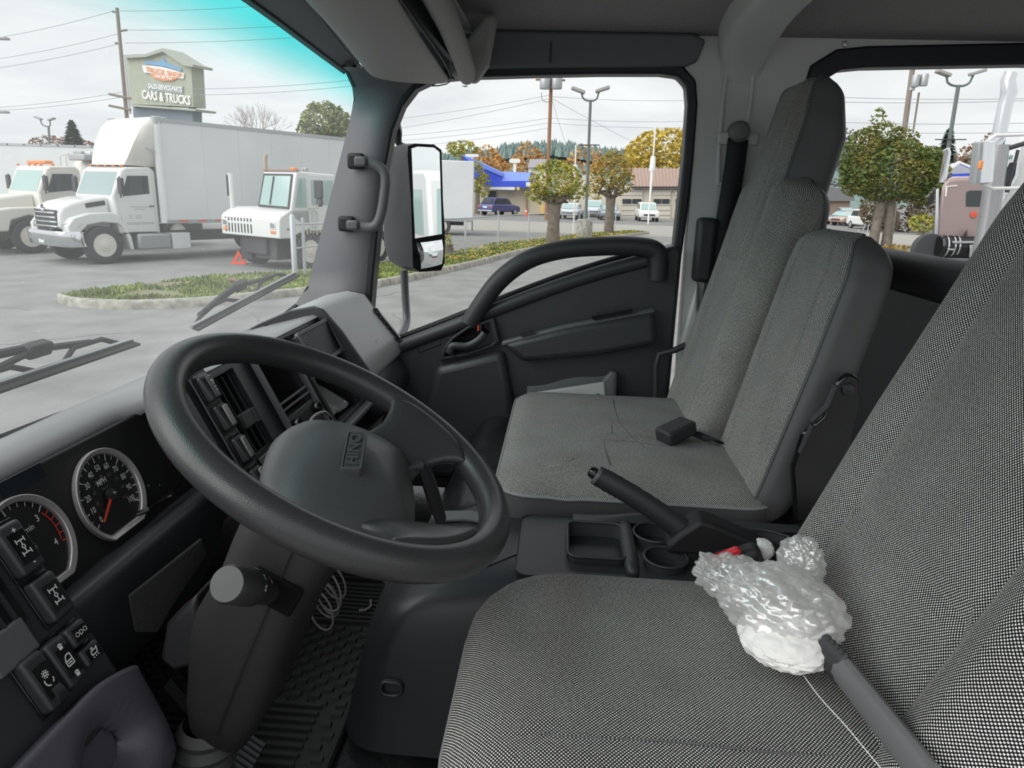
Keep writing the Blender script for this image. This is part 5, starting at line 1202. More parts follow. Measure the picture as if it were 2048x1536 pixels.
lb(ut, 'body_panel', (-3.6, 0, .95), (3.0, 2.2, .30), VW2, .02)
for s in (1, -1): wheel(ut, -4.6, .9*s, w=.5)
# yard tractor -----------------------------------------------------------------------
c0 = Vector((19.0, 6.76, 0)); R150 = Matrix.Rotation(radians(150), 3, 'Z'); o_ = c0-R150 @ Vector((0, 1.22, 0))
yt = thing('yard_tractor', 'white yard tractor with an offset cab and slotted front panel by the fence end', 'truck', tuple(o_), radians(150))
bodyp = [(1.02, .86), (1.02, 1.34), (.96, 1.42), (.62, 1.60), (-.9, 1.60), (-.9, .95), (-.45, .95), (-.40, 1.02), (0, 1.10), (.40, 1.0), (.60, .86)]
obj('front_body', M().prism(side(bodyp, -1.22), (0, 2.46, 0)), VW, yt, local=True, bev=.03)
cabp = [(.64, 1.40), (.62, 1.62), (.42, 2.48), (.36, 2.56), (-.90, 2.52), (-.95, 1.0), (.3, 1.2)]
obj('cab', M().prism(side(cabp, -.10), (0, 1.34, 0)), VW, yt, local=True, bev=.04, bs=3)
lp(yt, 'windscreen', [Vector(p) for p in ((.632, -.02, 1.68), (.632, 1.12, 1.66), (.445, 1.08, 2.44), (.445, .02, 2.44))], (.012, 0, 0), VGT, .01)
obj('windscreen_gasket', M().ring([Vector(p)+Vector((.014, 0, 0)) for p in ((.632, -.02, 1.68), (.632, 1.12, 1.66), (.445, 1.08, 2.44), (.445, .02, 2.44))], [Vector(p)+Vector((.010, 0, 0)) for p in ((.640, -.07, 1.63), (.640, 1.17, 1.61), (.437, 1.13, 2.49), (.437, -.03, 2.49))], (-.02, 0, 0)), DARK, yt, local=True)
lb(yt, 'screen_divider', (.56, .42, 2.06), (.03, .03, .74), DARK, 0, Matrix.Rotation(radians(-13.5), 3, 'Y'))
for s in (1,):
    lp(yt, 'quarter_window', side([(.50, 1.66), (.12, 1.66), (.12, 2.40), (.34, 2.40)], 1.245), (0, .012, 0), VGT, .01)
    dr = lp(yt, 'door', side([(.06, 1.05), (-.88, 1.05), (-.88, 2.48), (.06, 2.48)], 1.238), (0, .012, 0), VW, .01)
    lp(dr, 'window', side([(-.05, 1.72), (-.80, 1.72), (-.80, 2.36), (-.05, 2.36)], 1.252), (0, .008, 0), VGT, .01)
    obj('grab_loop', M().tube([Vector((.02, 1.32, z)) for z in (1.55, 1.15)]+[Vector((-.10, 1.32, 1.12)), Vector((-.16, 1.32, 1.2)), Vector((-.16, 1.32, 1.5)), Vector((-.08, 1.32, 1.58))], .014, 6, closed=True), GRM, dr, local=True)
mi = obj('mirror_arm', M().tube([Vector((.05, 1.25, 1.62)), Vector((.08, 1.62, 1.64)), Vector((.06, 1.66, 1.85))], .016, 6), GRM, yt, local=True)
lb(mi, 'mirror', (.06, 1.66, 2.12), (.07, .30, .46), DARK, .03); obj('spot_mirror', M().lathe([(.02, -.02), (.12, .0), (.11, .04), (0, .06)], (.02, 1.66, 1.80), (1, 0, 0), 16), DARK, mi, local=True)
for k in range(9): lb(yt, 'upper_slot', (1.02, -1.0+.135*k, 1.285), (.02, .05, .09), DARK, .01); lb(yt, 'grille_slot', (1.02, -1.0+.135*k, 1.06), (.02, .055, .24), DARK, .01)
for y in (-1.03, .98): 
    lb(yt, 'headlight_bezel', (1.025, y, 1.19), (.02, .24, .20), BOXW, .02); lb(yt, 'headlight', (1.037, y, 1.19), (.014, .18, .13), CHR, .03); lb(yt, 'turn_signal', (1.03, y, 1.02), (.02, .20, .07), ORG, .01)
lb(yt, 'side_marker', (.70, 1.235, 1.10), (.20, .01, .05), DARK)
lb(yt, 'roof_edge', (.36, .57, 2.58), (.10, 1.36, .03), mat('rust brown', (.36, .20, .12), .8)); lb(yt, 'roof_beacon', (.20, .9, 2.62), (.14, .18, .08), ORG, .03)
for y in (1.05, 1.15): lb(yt, 'work_lamp', (.0, y, 2.62), (.12, .08, .10), GRM, .03)
obj('exhaust_stub', M().tube([Vector((.30, -.12, 2.5)), Vector((.30, -.12, 2.88)), Vector((.27, -.10, 2.98))], .055, 10), mat('stained stack', (.42, .34, .27), .7), yt, local=True)
sk = obj('intake_post', M().tube([Vector((.70, -1.12, 1.40)), Vector((.70, -1.12, 2.48))], .06, 10), VW, yt, local=True); lb(sk, 'post_mirror', (.72, -1.24, 2.15), (.05, .07, .55), DARK, .02)
st_ = M()
for k in range(7): st_.box((.35-.11*k, 1.234, 1.08-.02*(k % 3)), (.05, .004, .16+.04*(k % 2)))
obj('rust_streaks', st_, mat('rust stain', (.62, .55, .38), .8), yt, local=True, smooth=False)
lb(yt, 'chassis', (-.6, 0, .62), (3.0, 1.0, .45), DARK, .03); lb(yt, 'step_skirt', (.55, .35, .55), (.5, .9, .55), DARK, .03); lb(yt, 'step_skirt', (.55, -.55, .50), (.45, .5, .60), DARK, .03)
for s in (1, -1): wheel(yt, 0, 1.06*s, .50, .30)
for s in (1, -1): wheel(yt, -2.6, .9*s, .50, .5)
lb(yt, 'rear_deck', (-2.2, 0, 1.0), (2.2, 1.1, .18), DARK)
# warning triangle
wt_ = tag(obj('warning_triangle', M().ring([onz(478, 528, 0)+Vector((0, y, z)) for y, z in ((-.10, .06), (.10, .06), (0, .24))], [onz(478, 528, 0)+Vector((0, y, z)) for y, z in ((-.22, 0), (.22, 0), (0, .40))], (.02, 0, 0)).box(onz(478, 528, 0)+Vector((.02, 0, .01)), (.16, .44, .02)), mat('safety red', (.85, .09, .03), .5, emit=None), smooth=False), 'red warning triangle standing on the asphalt in front of the yard tractor', 'warning triangle')
# other trailers / trucks
tl = thing('long_trailer', 'long pale trailer parked behind the cream work truck', 'trailer', (33.5, 25, 0))
lb(tl, 'body', (0, 0, 2.35), (2.5, 16, 2.6), BOXW, .02); lb(tl, 'top_rail', (-1.26, 0, 3.62), (.03, 16, .10), GRM)
for k in range(20): lb(tl, 'rail_bolt', (-1.27, -7.6+.8*k, 3.62), (.03, .06, .06), DARK)
for s in (-5, 4.5): wheel(tl, -.9, s, .5, .3) if False else lb(tl, 'bogie', (0, s, .5), (2.2, 2.4, .9), DARK, .1)
bx = thing('delivery_box_truck', 'white box truck body seen behind the side mirror with its rear wheels', 'truck', (37.3, 8.2, 0), radians(97))
lb(bx, 'cargo_box', (1.0, 0, 2.16), (9.0, 2.4, 2.95), BOXW, .05); lb(bx, 'bottom_rail', (1.0, 1.205, .78), (9.0, .02, .14), GRM)
wheel(bx, -1.9, .95, .46, .5); wheel(bx, -.6, .95, .46, .5); wheel(bx, 3.5, .95, .46, .3); lb(bx, 'mud_flap', (-3.45, .9, .62), (.05, .5, .75), DARK); lb(bx, 'frame', (1, 0, .60), (8, .9, .25), DARK)
# parked cars
def car(name, label, loc, rz, col, suv=True, group=None):
    t = thing(name, label, 'car', loc, rz, group); p = mat('car paint %d%d%d' % tuple(int(c*99) for c in col), col, .25, coat=.4)
    H_ = 1.0 if suv else .86
    lowp = [(2.2, .35), (2.25, .70), (2.05, H_-.08), (1.1, H_+.06), (-2.1, H_+.08), (-2.25, .75), (-2.2, .35)]
    obj('body', M().prism(side(lowp, -.90), (0, 1.8, 0)), p, t, local=True, bev=.12, bs=3)
    top = 1.68 if suv else 1.42
    cabp = [(1.15, H_), (.45, top-.10), (.15, top), (-1.5 if suv else -.9, top), (-2.05 if suv else -1.6, H_+.05)]
    obj('cabin', M().prism(side(cabp, -.74), (0, 1.48, 0)), p, t, local=True, bev=.06, bs=2)
    lp(t, 'windscreen', [Vector((1.10, -.66, H_+.06)), Vector((1.10, .66, H_+.06)), Vector((.52, .60, top-.12)), Vector((.52, -.60, top-.12))], (.03, 0, .02), VGT)
    lp(t, 'rear_window', [Vector(((-1.98 if suv else -1.5), -.6, H_+.14)), Vector(((-1.98 if suv else -1.5), .6, H_+.14)), Vector(((-1.62 if suv else -1.0), .55, top-.10)), Vector(((-1.62 if suv else -1.0), -.55, top-.10))], (-.05, 0, .02), VGL)
    for s in (1, -1):
        lp(t, 'side_window', side([(.90, H_+.09), (.42, top-.16), (-.35, top-.12), (-.35, H_+.09)], .745*s), (0, .012*s, 0), VGL); lp(t, 'side_window', side([(-.42, H_+.09), (-.42, top-.12), (-1.45 if suv else -.9, top-.14), (-1.75 if suv else -1.3, H_+.12)], .745*s), (0, .012*s, 0), VGL)
        lb(t, 'headlight', (2.16, .66*s, .72), (.12, .34, .14), mat('headlight lens', (.62, .64, .64), .1), .03); lb(t, 'tail_light', (-2.2, .76*s, .84), (.10, .16, .22), REDM, .03)
        for x in (1.35, -1.35): wheel(t, x, .80*s, .34, .22, False, mat('alloy', (.5, .5, .5), .35, metal=.5))
    lb(t, 'front_grille', (2.235, 0, .60), (.04, 1.0, .16), DARK, .02); lb(t, 'number_plate', (-2.24, 0, .78), (.03, .5, .13), WHT)
    lb(t, 'rear_bumper', (-2.24, 0, .46), (.12, 1.7, .16), GRM, .04)
    return t
car('parked_suv', 'dark blue hatchback SUV parked by the blue-roofed building', (70.6, 6.3, 0), radians(-33), (.05, .06, .20))
car('parked_suv', 'white SUV facing the street before the garage doors', (68.4, -7.6, 0), radians(180), (.80, .80, .76))
car('parked_car', 'silver sedan parked behind the first pollarded tree', (67.5, -.6, 0), radians(170), (.60, .62, .65), False)
car('parked_suv', 'silver van-like car behind the silver sedan', (75.5, -3.0, 0), radians(180), (.58, .62, .66))
car('parked_car', 'blue-grey car parked behind the second pollarded tree', (68.5, -4.1, 0), radians(182), (.22, .28, .33), False)
car('parked_car', 'white pickup-like car behind the twin trunks in the rear side window', (66, -26.6, 0), radians(185), (.75, .76, .76))
car('parked_car', 'tan car parked at the far left of the rear side window', (74, -28.2, 0), radians(120), (.45, .30, .24), False)
car('parked_car', 'dark blue car half hidden by the tan car', (77, -28.6, 0), radians(120), (.10, .12, .25), False)
car('parked_suv', 'black and white car far back below the orange shrubs', (90, -33.5, 0), radians(170), (.22, .22, .22))
cnx = onx(1052, 431, 70.5); tc_ = thing('traffic_cone', 'orange traffic cone at the tan wall beside the dark blue SUV', 'traffic cone', (cnx.x, cnx.y, 0))
obj('cone', M().lathe([(.20, .03), (.17, .06), (.03, .78), (0, .78)], (0, 0, 0), (0, 0, 1), 16), mat('safety red', (.85, .09, .03), .5), tc_, local=True); lb(tc_, 'base', (0, 0, .03), (.48, .48, .06), MATS['safety red'], .01); obj('white_collar', M().lathe([(.115, .42), (.075, .58)], (0, 0, 0), (0, 0, 1), 16, cap=False), WHT, tc_, local=True)

# ================================================================== buildings
TANW = mat('tan stucco', (.62, .54, .40), .9, var=.05, vs=.5); BLUR = mat('blue metal roof', (.16, .26, .80), .45); BLUD = mat('deep blue fascia', (.04, .09, .62), .5)
BRNR = mat('brown metal roof', (.42, .30, .25), .6); CREAM = mat('garage cream', (.62, .57, .48), .8); SIGNW = mat('sign white', (.82, .82, .80), .6)
def px3(name, pts, x, depth, mt, parent, bev=0, **k): return obj(name, M().prism([onx(a, b, x) for a, b in pts], (depth, 0, 0)), mt, parent, smooth=False, bev=bev, **k)
bb = thing('blue_roofed_building', 'tan shop building with a bright blue roof across the street', 'building', (76, 5, 0))
px3('wall', [(880, 445), (880, 365), (975, 372), (1095, 374), (1095, 427), (1000, 430)], 76, 8, TANW, bb)
px3('gable_fascia', [(925, 310), (950, 328), (1003, 350), (1003, 374), (976, 374), (935, 350)], 75.2, .5, BLUD, bb)
px3('roof_edge', [(920, 308), (945, 318), (1003, 345), (1003, 352), (946, 328)], 75.0, 9, BLUR, bb)
obj('roof', M().add([onx(1003, 362, 75.0), onx(1070, 363, 75.0), onx(1082, 346, 79), onx(1006, 343, 79)], [(0, 1, 2, 3)]), BLUR, bb, smooth=False, solid=.15)
px3('fascia', [(976, 362), (1072, 362), (1075, 375), (976, 376)], 74.9, .4, BLUD, bb)
sg_ = px3('wall_sign', [(977, 374), (1028, 374), (1031, 377), (1028, 380), (977, 379)], 74.6, .2, SIGNW, bb); px3('sign_badge', [(1033, 374), (1038, 374), (1040, 378), (1036, 381), (1033, 378)], 74.6, .2, mat('badge yellow', (.75, .60, .12), .6), bb)
px3('blue_sign', [(1052, 364), (1073, 366), (1073, 375), (1052, 373)], 74.4, .2, SIGNW, bb)
px3('window', [(976, 382), (992, 382), (992, 402), (976, 402)], 75.8, .3, VGL, bb); px3('wall_vent', [(1020, 386), (1025, 386), (1025, 392), (1020, 392)], 75.8, .3, GRM, bb)
px3('downpipe', [(1052, 378), (1054, 378), (1054, 428), (1052, 428)], 75.7, .3, mat('brown trim', (.30, .18, .12), .7), bb); px3('yellow_bollard', [(1081, 410), (1087, 410), (1087, 428), (1081, 428)], 74.0, .4, mat('bollard yellow', (.75, .50, .12), .6), bb)
gbld = thing('garage_building', 'tan garage with a brown metal roof and roll-up doors', 'building', (78, -9, 0))
px3('wall', [(1108, 430), (1108, 374), (1180, 345), (1260, 372), (1420, 372), (1420, 450), (1180, 440)], 78, 12, CREAM, gbld)
obj('roof', M().add([onx(1264, 374, 77.4), onx(1440, 374, 77.4), onx(1440, 338, 84), onx(1258, 336, 84)], [(0, 1, 2, 3)]), BRNR, gbld, smooth=False, solid=.2)
rib_ = M()
for k in range(26):
    a = onx(1264+6.8*k, 374, 77.35); b = onx(1258+7.0*k, 336.5, 83.95); rib_.tube([a+Vector((0, 0, .08)), b+Vector((0, 0, .08))], .05, 4)
obj('roof_ribs', rib_, BRNR, gbld, smooth=False, kind='stuff')
px3('gutter', [(1262, 373), (1440, 373), (1440, 376), (1262, 376)], 77.3, .2, DARK, gbld)
for (a, b) in ((1243, 1285), (1306, 1341), (1349, 1400)):
    d_ = px3('garage_door', [(a, 382), (b, 382), (b, 442), (a, 442)], 77.8, .2, CREAM, gbld)
    for k in range(5): px3('door_panel_line', [(a, 390+10*k), (b, 390+10*k), (b, 391+10*k), (a, 391+10*k)], 77.75, .06, GRM, d_)
    w_ = (b-a)
    for q in (0.05, .52): px3('door_window', [(a+w_*q, 398), (a+w_*(q+.42), 398), (a+w_*(q+.42), 407), (a+w_*q, 407)], 77.7, .1, VGL, d_)
    px3('door_frame', [(a-2, 380), (b+2, 380), (b+2, 383), (a-2, 383)], 77.75, .1, GRM, gbld)
hs = thing('distant_house', 'pale grey roofed house below the forested hill', 'building', (130, 3, 0))
px3('roof', [(1055, 335), (1060, 318), (1092, 318), (1100, 335)], 130, 10, mat('slate roof', (.50, .48, .52), .8), hs); px3('wall', [(1057, 335), (1098, 335), (1098, 412), (1057, 411)], 131, 8, SIGNW, hs)
for (a, b, c_, d_, x, nm) in ((930, 308, 958, 314, 84, 'white oblong rooftop sign above the blue gable'), (1018, 317, 1041, 326, 100, 'white oval sign on a post above the blue roof')):
    t_ = thing('shop_sign', nm, 'sign', onx((a+c_)/2, d_, x)); cx_, cy_ = (a+c_)/2, (b+d_)/2; rx, ry = (c_-a)/2, (d_-b)/2
    obj('board', M().prism([onx(cx_+rx*math.copysign(abs(cos(q))**.6, cos(q)), cy_+ry*math.copysign(abs(sin(q))**.6, sin(q)), x) for q in [2*pi*k/20 for k in range(20)]], (.3, 0, 0)), SIGNW, t_, smooth=False)
    obj('post', M().prism([onx(cx_-3, d_-1, x+.1), onx(cx_+3, d_-1, x+.1), Vector((x+.1, onx(cx_+3, 372, x+.1).y, 0)), Vector((x+.1, onx(cx_-3, 372, x+.1).y, 0))], (.3, 0, 0)), SIGNW, t_, smooth=False)
br_ = thing('gabled_building', 'grey-gabled building with a blue awning above the mauve truck', 'building', (70, -34, 0))
px3('gable', [(1893, 342), (1920, 325), (1960, 340), (1960, 352), (1893, 352)], 70, 6, mat('grey siding', (.45, .45, .46), .8), br_)
for q in ([(1885, 345), (1920, 322), (1920, 327), (1890, 347)], [(1920, 322), (1962, 340), (1960, 344), (1920, 327)]): px3('bargeboard', q, 67.8, .4, SIGNW, br_)
px3('awning', [(1872, 350), (1962, 345), (1962, 356), (1870, 356)], 67.4, 2, BLUD, br_); px3('wall', [(1880, 352), (1962, 352), (1962, 462), (1880, 458)], 69, 6, GRM, br_)
sh = thing('far_shop', 'brown low building behind the parked cars in the rear side window', 'building', (100, -40, 0))
px3('wall', [(1640, 400), (1700, 400), (1700, 440), (1640, 438)], 98, 6, mat('brown wall', (.30, .22, .17), .9), sh); px3('roof', [(1635, 392), (1660, 375), (1705, 378), (1710, 402), (1635, 402)], 97.5, 7, mat('dark shingles', (.20, .20, .21), .9), sh)

# ================================================================== big sign and poles
SGN = mat('sage sign panel', (.36, .38, .30), .8, var=.08, vs=1.5)
A_ = radians(157); hS = Vector((cos(A_), sin(A_), 0)); lS = Vector((-sin(A_), cos(A_), 0)); oS = Vector((60, 33, 0))
def ons(px, py, off=0): return onp(px, py, oS+hS*off, hS)
sg = thing('roadside_sign', 'tall sage green truck shop sign rising behind the box truck', 'sign', (60, 33, 0))
obj('panel', M().prism([ons(*p) for p in [(249, 112), (285, 112), (325, 99), (370, 126), (382, 131), (387, 214), (262, 208)]], -hS*1.2), SGN, sg, smooth=False)
for q in ([(245, 110), (275, 108), (290, 108), (325, 96), (325, 103), (290, 114), (246, 116)], [(325, 96), (370, 124), (386, 129), (385, 134), (367, 131), (325, 103)]):
    obj('roof_cap', M().prism([ons(a, b, .35) for a, b in q], -hS*1.9), mat('grey green cap', (.36, .38, .33), .8), sg, smooth=False)
obj('lower_ledge', M().prism([ons(a, b, .4) for a, b in [(258, 208), (392, 218), (390, 222), (258, 212)]], -hS*2.0), MATS['grey green cap'], sg, smooth=False)
obj('base_panel', M().prism([ons(a, b, -.1) for a, b in [(265, 210), (385, 220), (386, 250), (268, 250)]], -hS*.9), mat('slate base', (.16, .20, .24), .8), sg, smooth=False)
for px in (262, 330, 380): obj('sign_post', M().prism([ons(px-4, 210, -.5), ons(px+4, 210, -.5), Vector((ons(px+4, 210, -.5).x, ons(px+4, 210, -.5).y, 0)), Vector((ons(px-4, 210, -.5).x, ons(px-4, 210, -.5).y, 0))], -hS*.4), SIGNW if px == 262 else GRM, sg, smooth=False)
rb = obj('banner', M().prism([ons(a, b, .12) for a, b in [(284, 131), (300, 131), (325, 134), (350, 141), (368, 147), (366, 158), (340, 153), (315, 148), (288, 145)]], -hS*.1), SIGNW, sg, smooth=False)
obj('banner_blue', M().prism([ons(a, b, .10) for a, b in [(288, 122), (318, 124), (326, 117), (332, 125), (363, 138), (362, 143), (335, 134), (290, 128)]], -hS*.1), mat('banner blue', (.16, .34, .55), .7), sg, smooth=False)
obj('banner_orange', M().prism([ons(a, b, .10) for a, b in [(300, 146), (330, 150), (355, 156), (345, 161), (325, 162), (306, 155)]], -hS*.1), mat('banner orange', (.78, .30, .12), .7), sg, smooth=False)
def sign_text(name, s, pa, pb, h, mt, off=.16, parent=None, bold=.03):
    a, b = ons(*pa, off), ons(*pb, off); ex = (b-a).normalized(); ey = Vector((0, 0, 1)); ey = (ey-ex*ey.dot(ex)).normalized()
    m = M(); v_, f_ = text_m(s, 1, bold=bold); w_ = max(x for x, y in v_)-min(x for x, y in v_); sc = (b-a).length/w_
    m.add([(a+b)/2+ex*x*sc+ey*y*h+hS*.02 for x, y in v_], f_); return obj(name, m, mt, parent or sg, smooth=False)
sign_text('lettering', 'TRUCK SHOP', (291, 138.5), (364, 151.5), .52, mat('letter orange', (.72, .25, .08), .7), .18, rb)
sign_text('small_lettering', 'NORTH', (311, 152), (344, 157.5), .34, SIGNW, .18)
obj('grey_board', M().prism([ons(a, b, .08) for a, b in [(294, 164), (366, 172), (366, 188), (295, 180)]], -hS*.08), mat('sign grey', (.33, .37, .37), .7), sg, smooth=False)
sign_text('lettering', 'SALES-SERVICE-PARTS', (297, 172), (364, 180), .50, SIGNW, .12)
sign_text('lettering', 'CARS & TRUCKS', (284, 189), (381, 202), .95, SIGNW, .12)
WOOD = mat('pole timber', (.25, .21, .18), .9); WOODB = mat('brown pole timber', (.30, .16, .09), .9)
LINE = mat('cable grey', (.30, .31, .33), .6)
def pole(name, label, pb, pt, x, r=.14, mt=WOOD):
    b = onx(*pb, x); t = onx(*pt, x); p = thing(name, label, 'pole', (b.x, b.y, 0)); d = (t-b)
    z0 = b-d*(b.z/d.z); obj('shaft', M().tube([z0, t], [r, r*.8], 12), mt, p); return p, b, t
p1_, b_, t_ = pole('utility_pole', 'weathered utility pole standing just left of the sage green sign', (253, 228), (234, 16), 50)
for py, dx in ((25, -12), (62, 14), (88, -12)): obj('insulator_arm', M().tube([onx(236+(py-16)*.09, py, 50), onx(236+(py-16)*.09+dx, py-2, 50)], .07, 6), WOOD, p1_)
for py in (190, 213): obj('cross_arm', M().tube([onx(218, py-2, 49.8), onx(262, py+7, 49.8)], .08, 6), WOOD, p1_)
obj('white_conduit', M().tube([onx(250, 110, 50.3), onx(261, 228, 50.3)], .10, 8), SIGNW, p1_)
ORD = ('highest', 'second from the top', 'third from the top', 'fourth from the top', 'lowest')
def wires(label, L, x, group, r=.016):
    for k, pts in enumerate(L):
        P_ = [onx(*p, x) for p in pts]; a, b = P_[0], P_[-1]; Q = []
        for i in range(13):
            t = i/12; q = a.lerp(b, t); q.z -= .25*4*t*(1-t)*.5; Q.append(q)
        tag(obj('power_line', M().tube(Q, r, 5), LINE), ORD[k]+' '+label, 'wire', group)
wires('of the thin power lines left of the green sign', [[(-20, 78), (226, 22)], [(-20, 120), (238, 67)], [(-20, 138), (240, 87)], [(-20, 216), (245, 184)], [(-20, 222), (245, 194)]], 50, 'power lines left of the green sign')
wires('of the power lines between green sign and windscreen pillar', [[(240, 22), (560, 8)], [(250, 60), (640, 47)], [(250, 86), (660, 70)], [(380, 178), (705, 160)], [(380, 190), (705, 172)]], 50, 'power lines right of the green sign')
p2_, b_, t_ = pole('utility_pole', 'brown utility pole with grey transformers behind the first pollarded tree', (1092, 445), (1103, 150), 62.5, .17, WOODB)
for px in (1090, 1113): obj('transformer', M().lathe([(.42, 0), (.45, .08), (.45, .85), (.40, .95), (0, 1.0)], onx(px, 178, 62.2), (0, 0, 1), 18), GRM, p2_)
obj('cross_arm', M().box(onx(1101, 160, 62.5), (.12, 2.4, .14)), WOODB, p2_)
obj('loop_cable', M().tube(spline([onx(1083, 185, 62.3), onx(1084, 198, 62.3), onx(1092, 204, 62.3), onx(1098, 203, 62.3)], 5), .03, 5), LINE, p2_)
wires('of the power lines left of the brown transformer pole', [[(790, 238), (1101, 190)], [(790, 258), (1101, 197)], [(790, 272), (1099, 236)], [(795, 282), (1097, 246)], [(830, 292), (1097, 256)]], 62.3, 'power lines left of the transformer pole')
wires('of the power lines right of the brown transformer pole', [[(1101, 193), (1374, 201)], [(1099, 236), (1374, 243)], [(1099, 246), (1374, 256)], [(1104, 200), (1140, 310)], [(1104, 197), (1370, 335)]], 62.6, 'power lines right of the transformer pole')
p3_, b_, t_ = pole('utility_pole', 'stout grey utility pole with transformers seen through the rear side window', (1790, 400), (1826, 130), 58, .22, WOOD)
for px, py in ((1829, 174), (1846, 172)): obj('transformer', M().lathe([(.26, 0), (.28, .06), (.28, .75), (.24, .82), (0, .86)], onx(px, py, 57.7), (0, 0, 1), 18), GRM, p3_)
obj('pole_band', M().lathe([(.25, 0), (.25, .25)], onx(1822, 181, 58), (0, 0, 1), 14), GALV, p3_)
obj('conduit_pole', M().tube([onx(1838, 185, 58.5), onx(1826, 265, 58.5)], .07, 8), WOOD, p3_)
wires('of the power lines across the rear side window', [[(1640, 193), (2060, 197)], [(1640, 203), (2060, 201)], [(1640, 243), (2060, 246)], [(1640, 262), (2060, 264)]], 57.5, 'power lines across the rear side window', .02)
def lamp(name, label, base, x, y0, headpx, toppx, span, head_h, heads, r=.07, col=None):
    b = onx(*base, x); mt = col or mat('lamp post green', (.13, .16, .15), .5); t = thing(name, label, 'street lamp', (b.x, b.y, 0)); top = onx(*toppx, x); d = top-b; z0 = b-d*(b.z/d.z)
    obj('shaft', M().tube([z0, top], [r*1.2, r], 10), mt, t)
    for (hx, hy, s) in heads:
        h = onx(hx, hy, x); obj('arm', M().tube(spline([top+Vector((0, 0, -.05)), Vector((top.x, top.y+(h.y-top.y)*.45, top.z-.02)), Vector((top.x, top.y+(h.y-top.y)*.80, top.z+(h.z-top.z)*.22)), Vector((top.x, top.y+(h.y-top.y)*.92, top.z+(h.z-top.z)*.6)), h], 4), r*.6, 8), mt, t)
        obj('lamp_head', M().box(h+Vector((0, (.28 if s > 0 else -.28)*.6, .08)), (.42, .70, .16), Matrix.Rotation(radians(18*s), 3, 'X')), mat('lamp head', (.36, .36, .34), .6), t, bev=.04)
    return t, top
la, tp_ = lamp('street_lamp', 'twin-headed street lamp between the two pollarded trees', (1170, 478), 37.35, 0, 0, (1181, 200), 0, 0, [(1163, 184, 1), (1198, 182, -1)])
obj('footing', M().lathe([(.42, 0), (.40, .95), (.36, 1.0), (0, 1.0)], (tp_.x-.1, onx(1168, 470, 37.35).y, 0), (0, 0, 1), 20), CONC, la)
obj('banner_bar', M().tube([onx(1157, 290, 37.3), onx(1199, 290, 37.3)], .025, 6), DARK, la)
lr, tp_ = lamp('street_lamp', 'leaning twin-headed street lamp above the mauve truck', (1868, 470), 38.5, 0, 0, (1917, 170), 0, 0, [(1893, 150, 1), (1947, 148, -1)], r=.09)
obj('banner_bar', M().tube([onx(1870, 279, 38.4), onx(1933, 279, 38.4)], .025, 6), DARK, lr)
ll, tp_ = lamp('street_lamp', 'small twin-headed lamp above the roof of the cream work truck', (100, 300), 70, 0, 0, (97, 252), 0, 0, [(80, 238, 1), (100, 240, -1)], r=.10)
for k, (x_, y_) in enumerate(((0, 77), (0, 224))):
    h = onx(x_, y_, 40); tag(obj('lamp_head', M().box(h, (.4, .9, .12)), mat('lamp head', (.36, .36, .34), .6), bev=.03), 'lamp head poking into the %s left edge of the windscreen' % ('upper' if k == 0 else 'middle'), 'lamp')
for k, (a, b_, c_, x, lb_) in enumerate((((1152, 290), (1147, 468), (1150, 440), 38.2, 'white furled feather flag left of the street lamp post'), ((1311, 253), (1296, 450), (1300, 330), 60, 'white furled feather flag before the white SUV'))):
    t_ = thing('feather_flag', lb_, 'flag', onx(*b_, x)); A1, B1 = onx(*a, x), onx(*b_, x)
    obj('pole', M().tube([A1, Vector((B1.x, B1.y, 0))], .035 if k == 0 else .06, 8), SIGNW, t_)
    s_ = .13 if k == 0 else .20; rows = []
    for i in range(25):
        t = i/24; c = onx(a[0]+(b_[0]-a[0])*(.22+.74*t) if k == 0 else a[0]+(b_[0]-a[0])*(.30+.66*t), (a[1]+(b_[1]-a[1])*(.22+.74*t)) if k == 0 else a[1]+(b_[1]-a[1])*(.30+.66*t), x)
        w_ = s_*(.35+.65*abs(sin(3.2*t+.6)))*(1.3 if t < .25 else .55); a0 = 5*t
        rows.append([c+Vector((w_*cos(a0+2*pi*j/10)*.6, w_*sin(a0+2*pi*j/10), 0)) for j in range(10)])
    obj('furled_cloth', M().grid(rows, cu=True), mat('flag cloth', (.80, .81, .82), .8), t_)

# ================================================================== plants
def leafmat(name, cols, sc=1.2):
    m = bpy.data.materials.new(name); m.use_nodes = True; nt = m.node_tree; b = nt.nodes['Principled BSDF']; b.inputs['Roughness'].default_value = .8; b.inputs['Specular IOR Level'].default_value = .2
    tc = N(nt, 'ShaderNodeTexCoord'); n = N(nt, 'ShaderNodeTexNoise'); n.inputs['Scale'].default_value = sc; n.inputs['Detail'].default_value = 6; n.inputs['Roughness'].default_value = .8
    r = N(nt, 'ShaderNodeValToRGB'); r.color_ramp.interpolation = 'LINEAR'
    k = len(cols); r.color_ramp.elements[0].position = .30; r.color_ramp.elements[0].color = (*cols[0], 1); r.color_ramp.elements[1].position = .72; r.color_ramp.elements[1].color = (*cols[-1], 1)
    for i in range(1, k-1): e = r.color_ramp.elements.new(.30+.42*i/(k-1)); e.color = (*cols[i], 1)
    nt.links.new(tc.outputs['Object'], n.inputs['Vector']); nt.links.new(n.outputs['Fac'], r.inputs[0]); nt.links.new(r.outputs[0], b.inputs['Base Color'])
    MATS[name] = m; return m
L_YG = leafmat('yellow green leaves', [(.10, .17, .04), (.26, .30, .06), (.45, .36, .06), (.30, .32, .08)])
L_PUR = leafmat('purple and orange leaves', [(.12, .06, .10), (.24, .26, .07), (.50, .30, .06), (.28, .10, .10)], .9)
